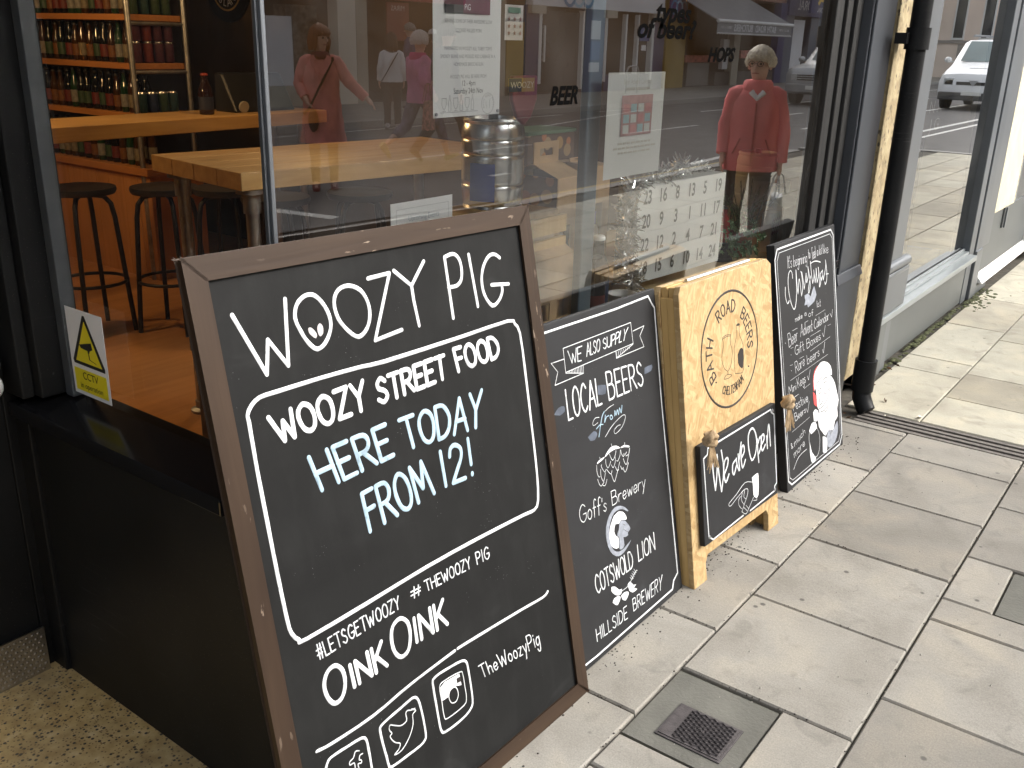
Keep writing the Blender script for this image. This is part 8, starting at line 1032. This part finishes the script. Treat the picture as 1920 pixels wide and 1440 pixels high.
# woman in the red anorak, near pavement
t,V,J,H=person('person in a bright red anorak carrying a white carrier bag along the near pavement',(6.62,-.26,0),66,1.48,dict(wrR=(.235,.02,.80),elR=(.225,-.03,1.06),turn=-18,knL=(-.10,.05,.48)),dict(top=('anorak',M_RJKT,.745,1.10,.02),legs=('trousers',M_BLK,1.05,1.0),shoes=SH_B),H_BLO,'crop')
mb=MB(); mb.lathe([(.10,1.25),(.108,1.28),(.10,1.32),(.085,1.335)],(0,-.005,-.06),18); mb.build('stand_collar',M_RJKT,t,0,60,True)
mb=MB(); mb.tube([V((-.05,.10,1.36)),V((0,.115,1.31)),V((.05,.10,1.36))],.022,8); mb.build('shirt_collar',M_WSHIRT,t,0,60,True)
mb=MB(); mb.tube([V((.0,.150,z_)) for z_ in (1.28,1.2,1.1,1.0,.9,.78)],.007,6); mb.build('zip_flap',mat('dark_red_seam',(.42,.06,.06),.7,0,0),t,0,60,True)
for q_ in (-1,1): mb=MB(); mb.tube([V((q_*.10,.146,1.0)),V((q_*.15,.125,.88))],.006,6); mb.build('pocket_seam',MATS['dark_red_seam'],t,0,60,True)
mb=MB()
for s in (-1,1): mb.tube([H(.031*s+.022*math.cos(a*PI/8),.103,.012+.018*math.sin(a*PI/8)) for a in range(17)],.0022,5,cap=False)
mb.tube([H(-.01,.106,.014),H(.01,.106,.014)],.0022,5); mb.build('spectacles',M_DKMET,t,0,60,True)
def bagt(name,label,P,w,d,h,m,hh=.16,taper=.8):
    tt=thing(name,label,'bag',(P.x,P.y,P.z-h-hh)); mb=MB(); z1=P.z-hh; z0=z1-h
    RG=[]
    for f in (0,.08,.35,.7,1): 
        ww=w/2*(1-(1-taper)*f)*(1.06 if f==.35 else 1); dd=d/2*(1-.5*f); RG.append([Vector((P.x+ww*math.copysign(abs(math.cos(a*PI/12))**.5,math.cos(a*PI/12))*math.cos(R(24))+dd*math.sin(a*PI/12)*math.sin(R(24)),P.y-ww*math.copysign(abs(math.cos(a*PI/12))**.5,math.cos(a*PI/12))*math.sin(R(24))+dd*math.sin(a*PI/12)*math.cos(R(24)),z0+h*f+.006*math.sin(a*1.7))) for a in range(24)])
    mb.rings(RG); mb.build('sack',m,tt,0,50); mb=MB()
    for s in (-.5,.5): mb.tube([P+Vector((w*.3,s*d*.3,-hh)),P+Vector((w*.12,s*d*.2,-.02)),P+Vector((0,s*.02,0)),P+Vector((-w*.12,s*d*.2,-.02)),P+Vector((-w*.3,s*d*.3,-hh))],.006,6)
    mb.build('handle',m,tt,0,60); return tt
hw=Vector((6.62,-.26,0))+Matrix.Rotation(R(66),3,'Z')@(V((.24,.02,.735))); bagt('carrier_bag','white carrier bag hanging from the hand of the person in the red anorak',hw,.34,.16,.34,mat('white_polythene',(.72,.74,.73),.35,0,.08,12,.3))
# striding woman in magenta with a patterned tote
t,V,J,H=person('person with white hair striding in a magenta anorak and cropped trousers',(9.75,-6.3,-.12),-80,1.68,dict(hpL=(-.085,.02,.86),knL=(-.095,.26,.52),anL=(-.095,.40,.12),knR=(.09,-.16,.50),anR=(.09,-.50,.27),elR=(.22,.02,1.10),wrR=(.20,.23,1.06),elL=(-.22,-.12,1.10),wrL=(-.20,.06,.92)),dict(top=('anorak',M_PINK,.80,1.02,.02),legs=('cropped_trousers',M_CHK,1.05,.55),shoes=SH_Y),H_WHT,'short')
mb=MB(); mb.lathe([(.11,1.31),(.12,1.35),(.105,1.40)],(0,-.02,.03),18); mb.build('hood_collar',fabric('hot_pink_lining',(.6,.03,.22)),t,0,60,True)
hw=Vector((9.75,-6.3,-.12))+Matrix.Rotation(R(-80),3,'Z')@(V((-.29,-.08,1.06))); bagt('tote_bag','patterned red and cream tote bag on the shoulder of the person in magenta',hw,.30,.14,.36,mat('patterned_canvas',(.40,.17,.13),.8,0,.95,20),.22,1.)
# man in navy quilted jacket
t,V,J,H=person('person in a navy quilted jacket and dark cap striding beside the one in magenta',(10.35,-6.35,-.12),-75,1.78,dict(knL=(-.095,.20,.50),anL=(-.095,.30,.10),knR=(.095,-.12,.48),anR=(.095,-.42,.16),elR=(.23,-.12,1.10),wrR=(.22,.0,.88)),dict(top=('quilted_jacket',M_NVY,.80,1.10,.0),legs=('trousers',M_BLK,1.05,1.),shoes=SH_B),H_DRK,'crop')
mb=MB(); mb.lathe([(.105,.0),(.104,.05),(.07,.10),(.01,.115)],H(0,-.005,.035),20); mb.tube([H(0,.09,.05),H(0,.17,.035)],[(.075,.012),(.05,.008)],12); mb.build('cap',M_DKMET,t,0,60,True)
# woman in a white top, back to us, at the far kerb
t,V,J,H=person('person in a white top and black trousers standing at the far kerb',(13.3,-10.2,-.12),-140,1.66,dict(knL=(-.10,.04,.48),anR=(.11,-.12,.10)),dict(top=('white_top',M_WSHIRT,.84,1.0,.02),legs=('trousers',M_BLK,1.05,1.),shoes=SH_W),H_DRK,'tail')
mb=MB(); mb.tube([V((-.10,-.155,1.36)),V((.0,-.17,1.2)),V((.15,-.17,.95)),V((.2,-.1,.86))],.010,6); mb.build('bag_strap',M_BLK,t,0,60,True)
person('person with grey hair in a blue jacket walking along the far pavement',(16.4,-12.6,0),160,1.76,dict(elR=(.24,.0,1.10),wrR=(.28,.14,.95)),dict(top=('jacket',M_BLUEJ,.78,1.06,.0),legs=('trousers',M_BLK,1.05,1.),shoes=SH_B),mat('grey_hair',(.25,.24,.23),.5,0,.3,60),'crop')
t,V,J,H=person('person in a brown jacket and white knitted hat by the red sign shop',(17.6,-13.0,0),-150,1.64,{},dict(top=('jacket',M_BRNJ,.80,1.05,.0),legs=('trousers',M_BLK,1.05,1.),shoes=SH_B),H_DRK,'bob')
mb=MB(); mb.lathe([(.108,.0),(.112,.03),(.10,.08),(.06,.12),(.01,.13)],H(0,-.008,.035),20); mb.build('knitted_hat',M_WSHIRT,t,0,60,True)
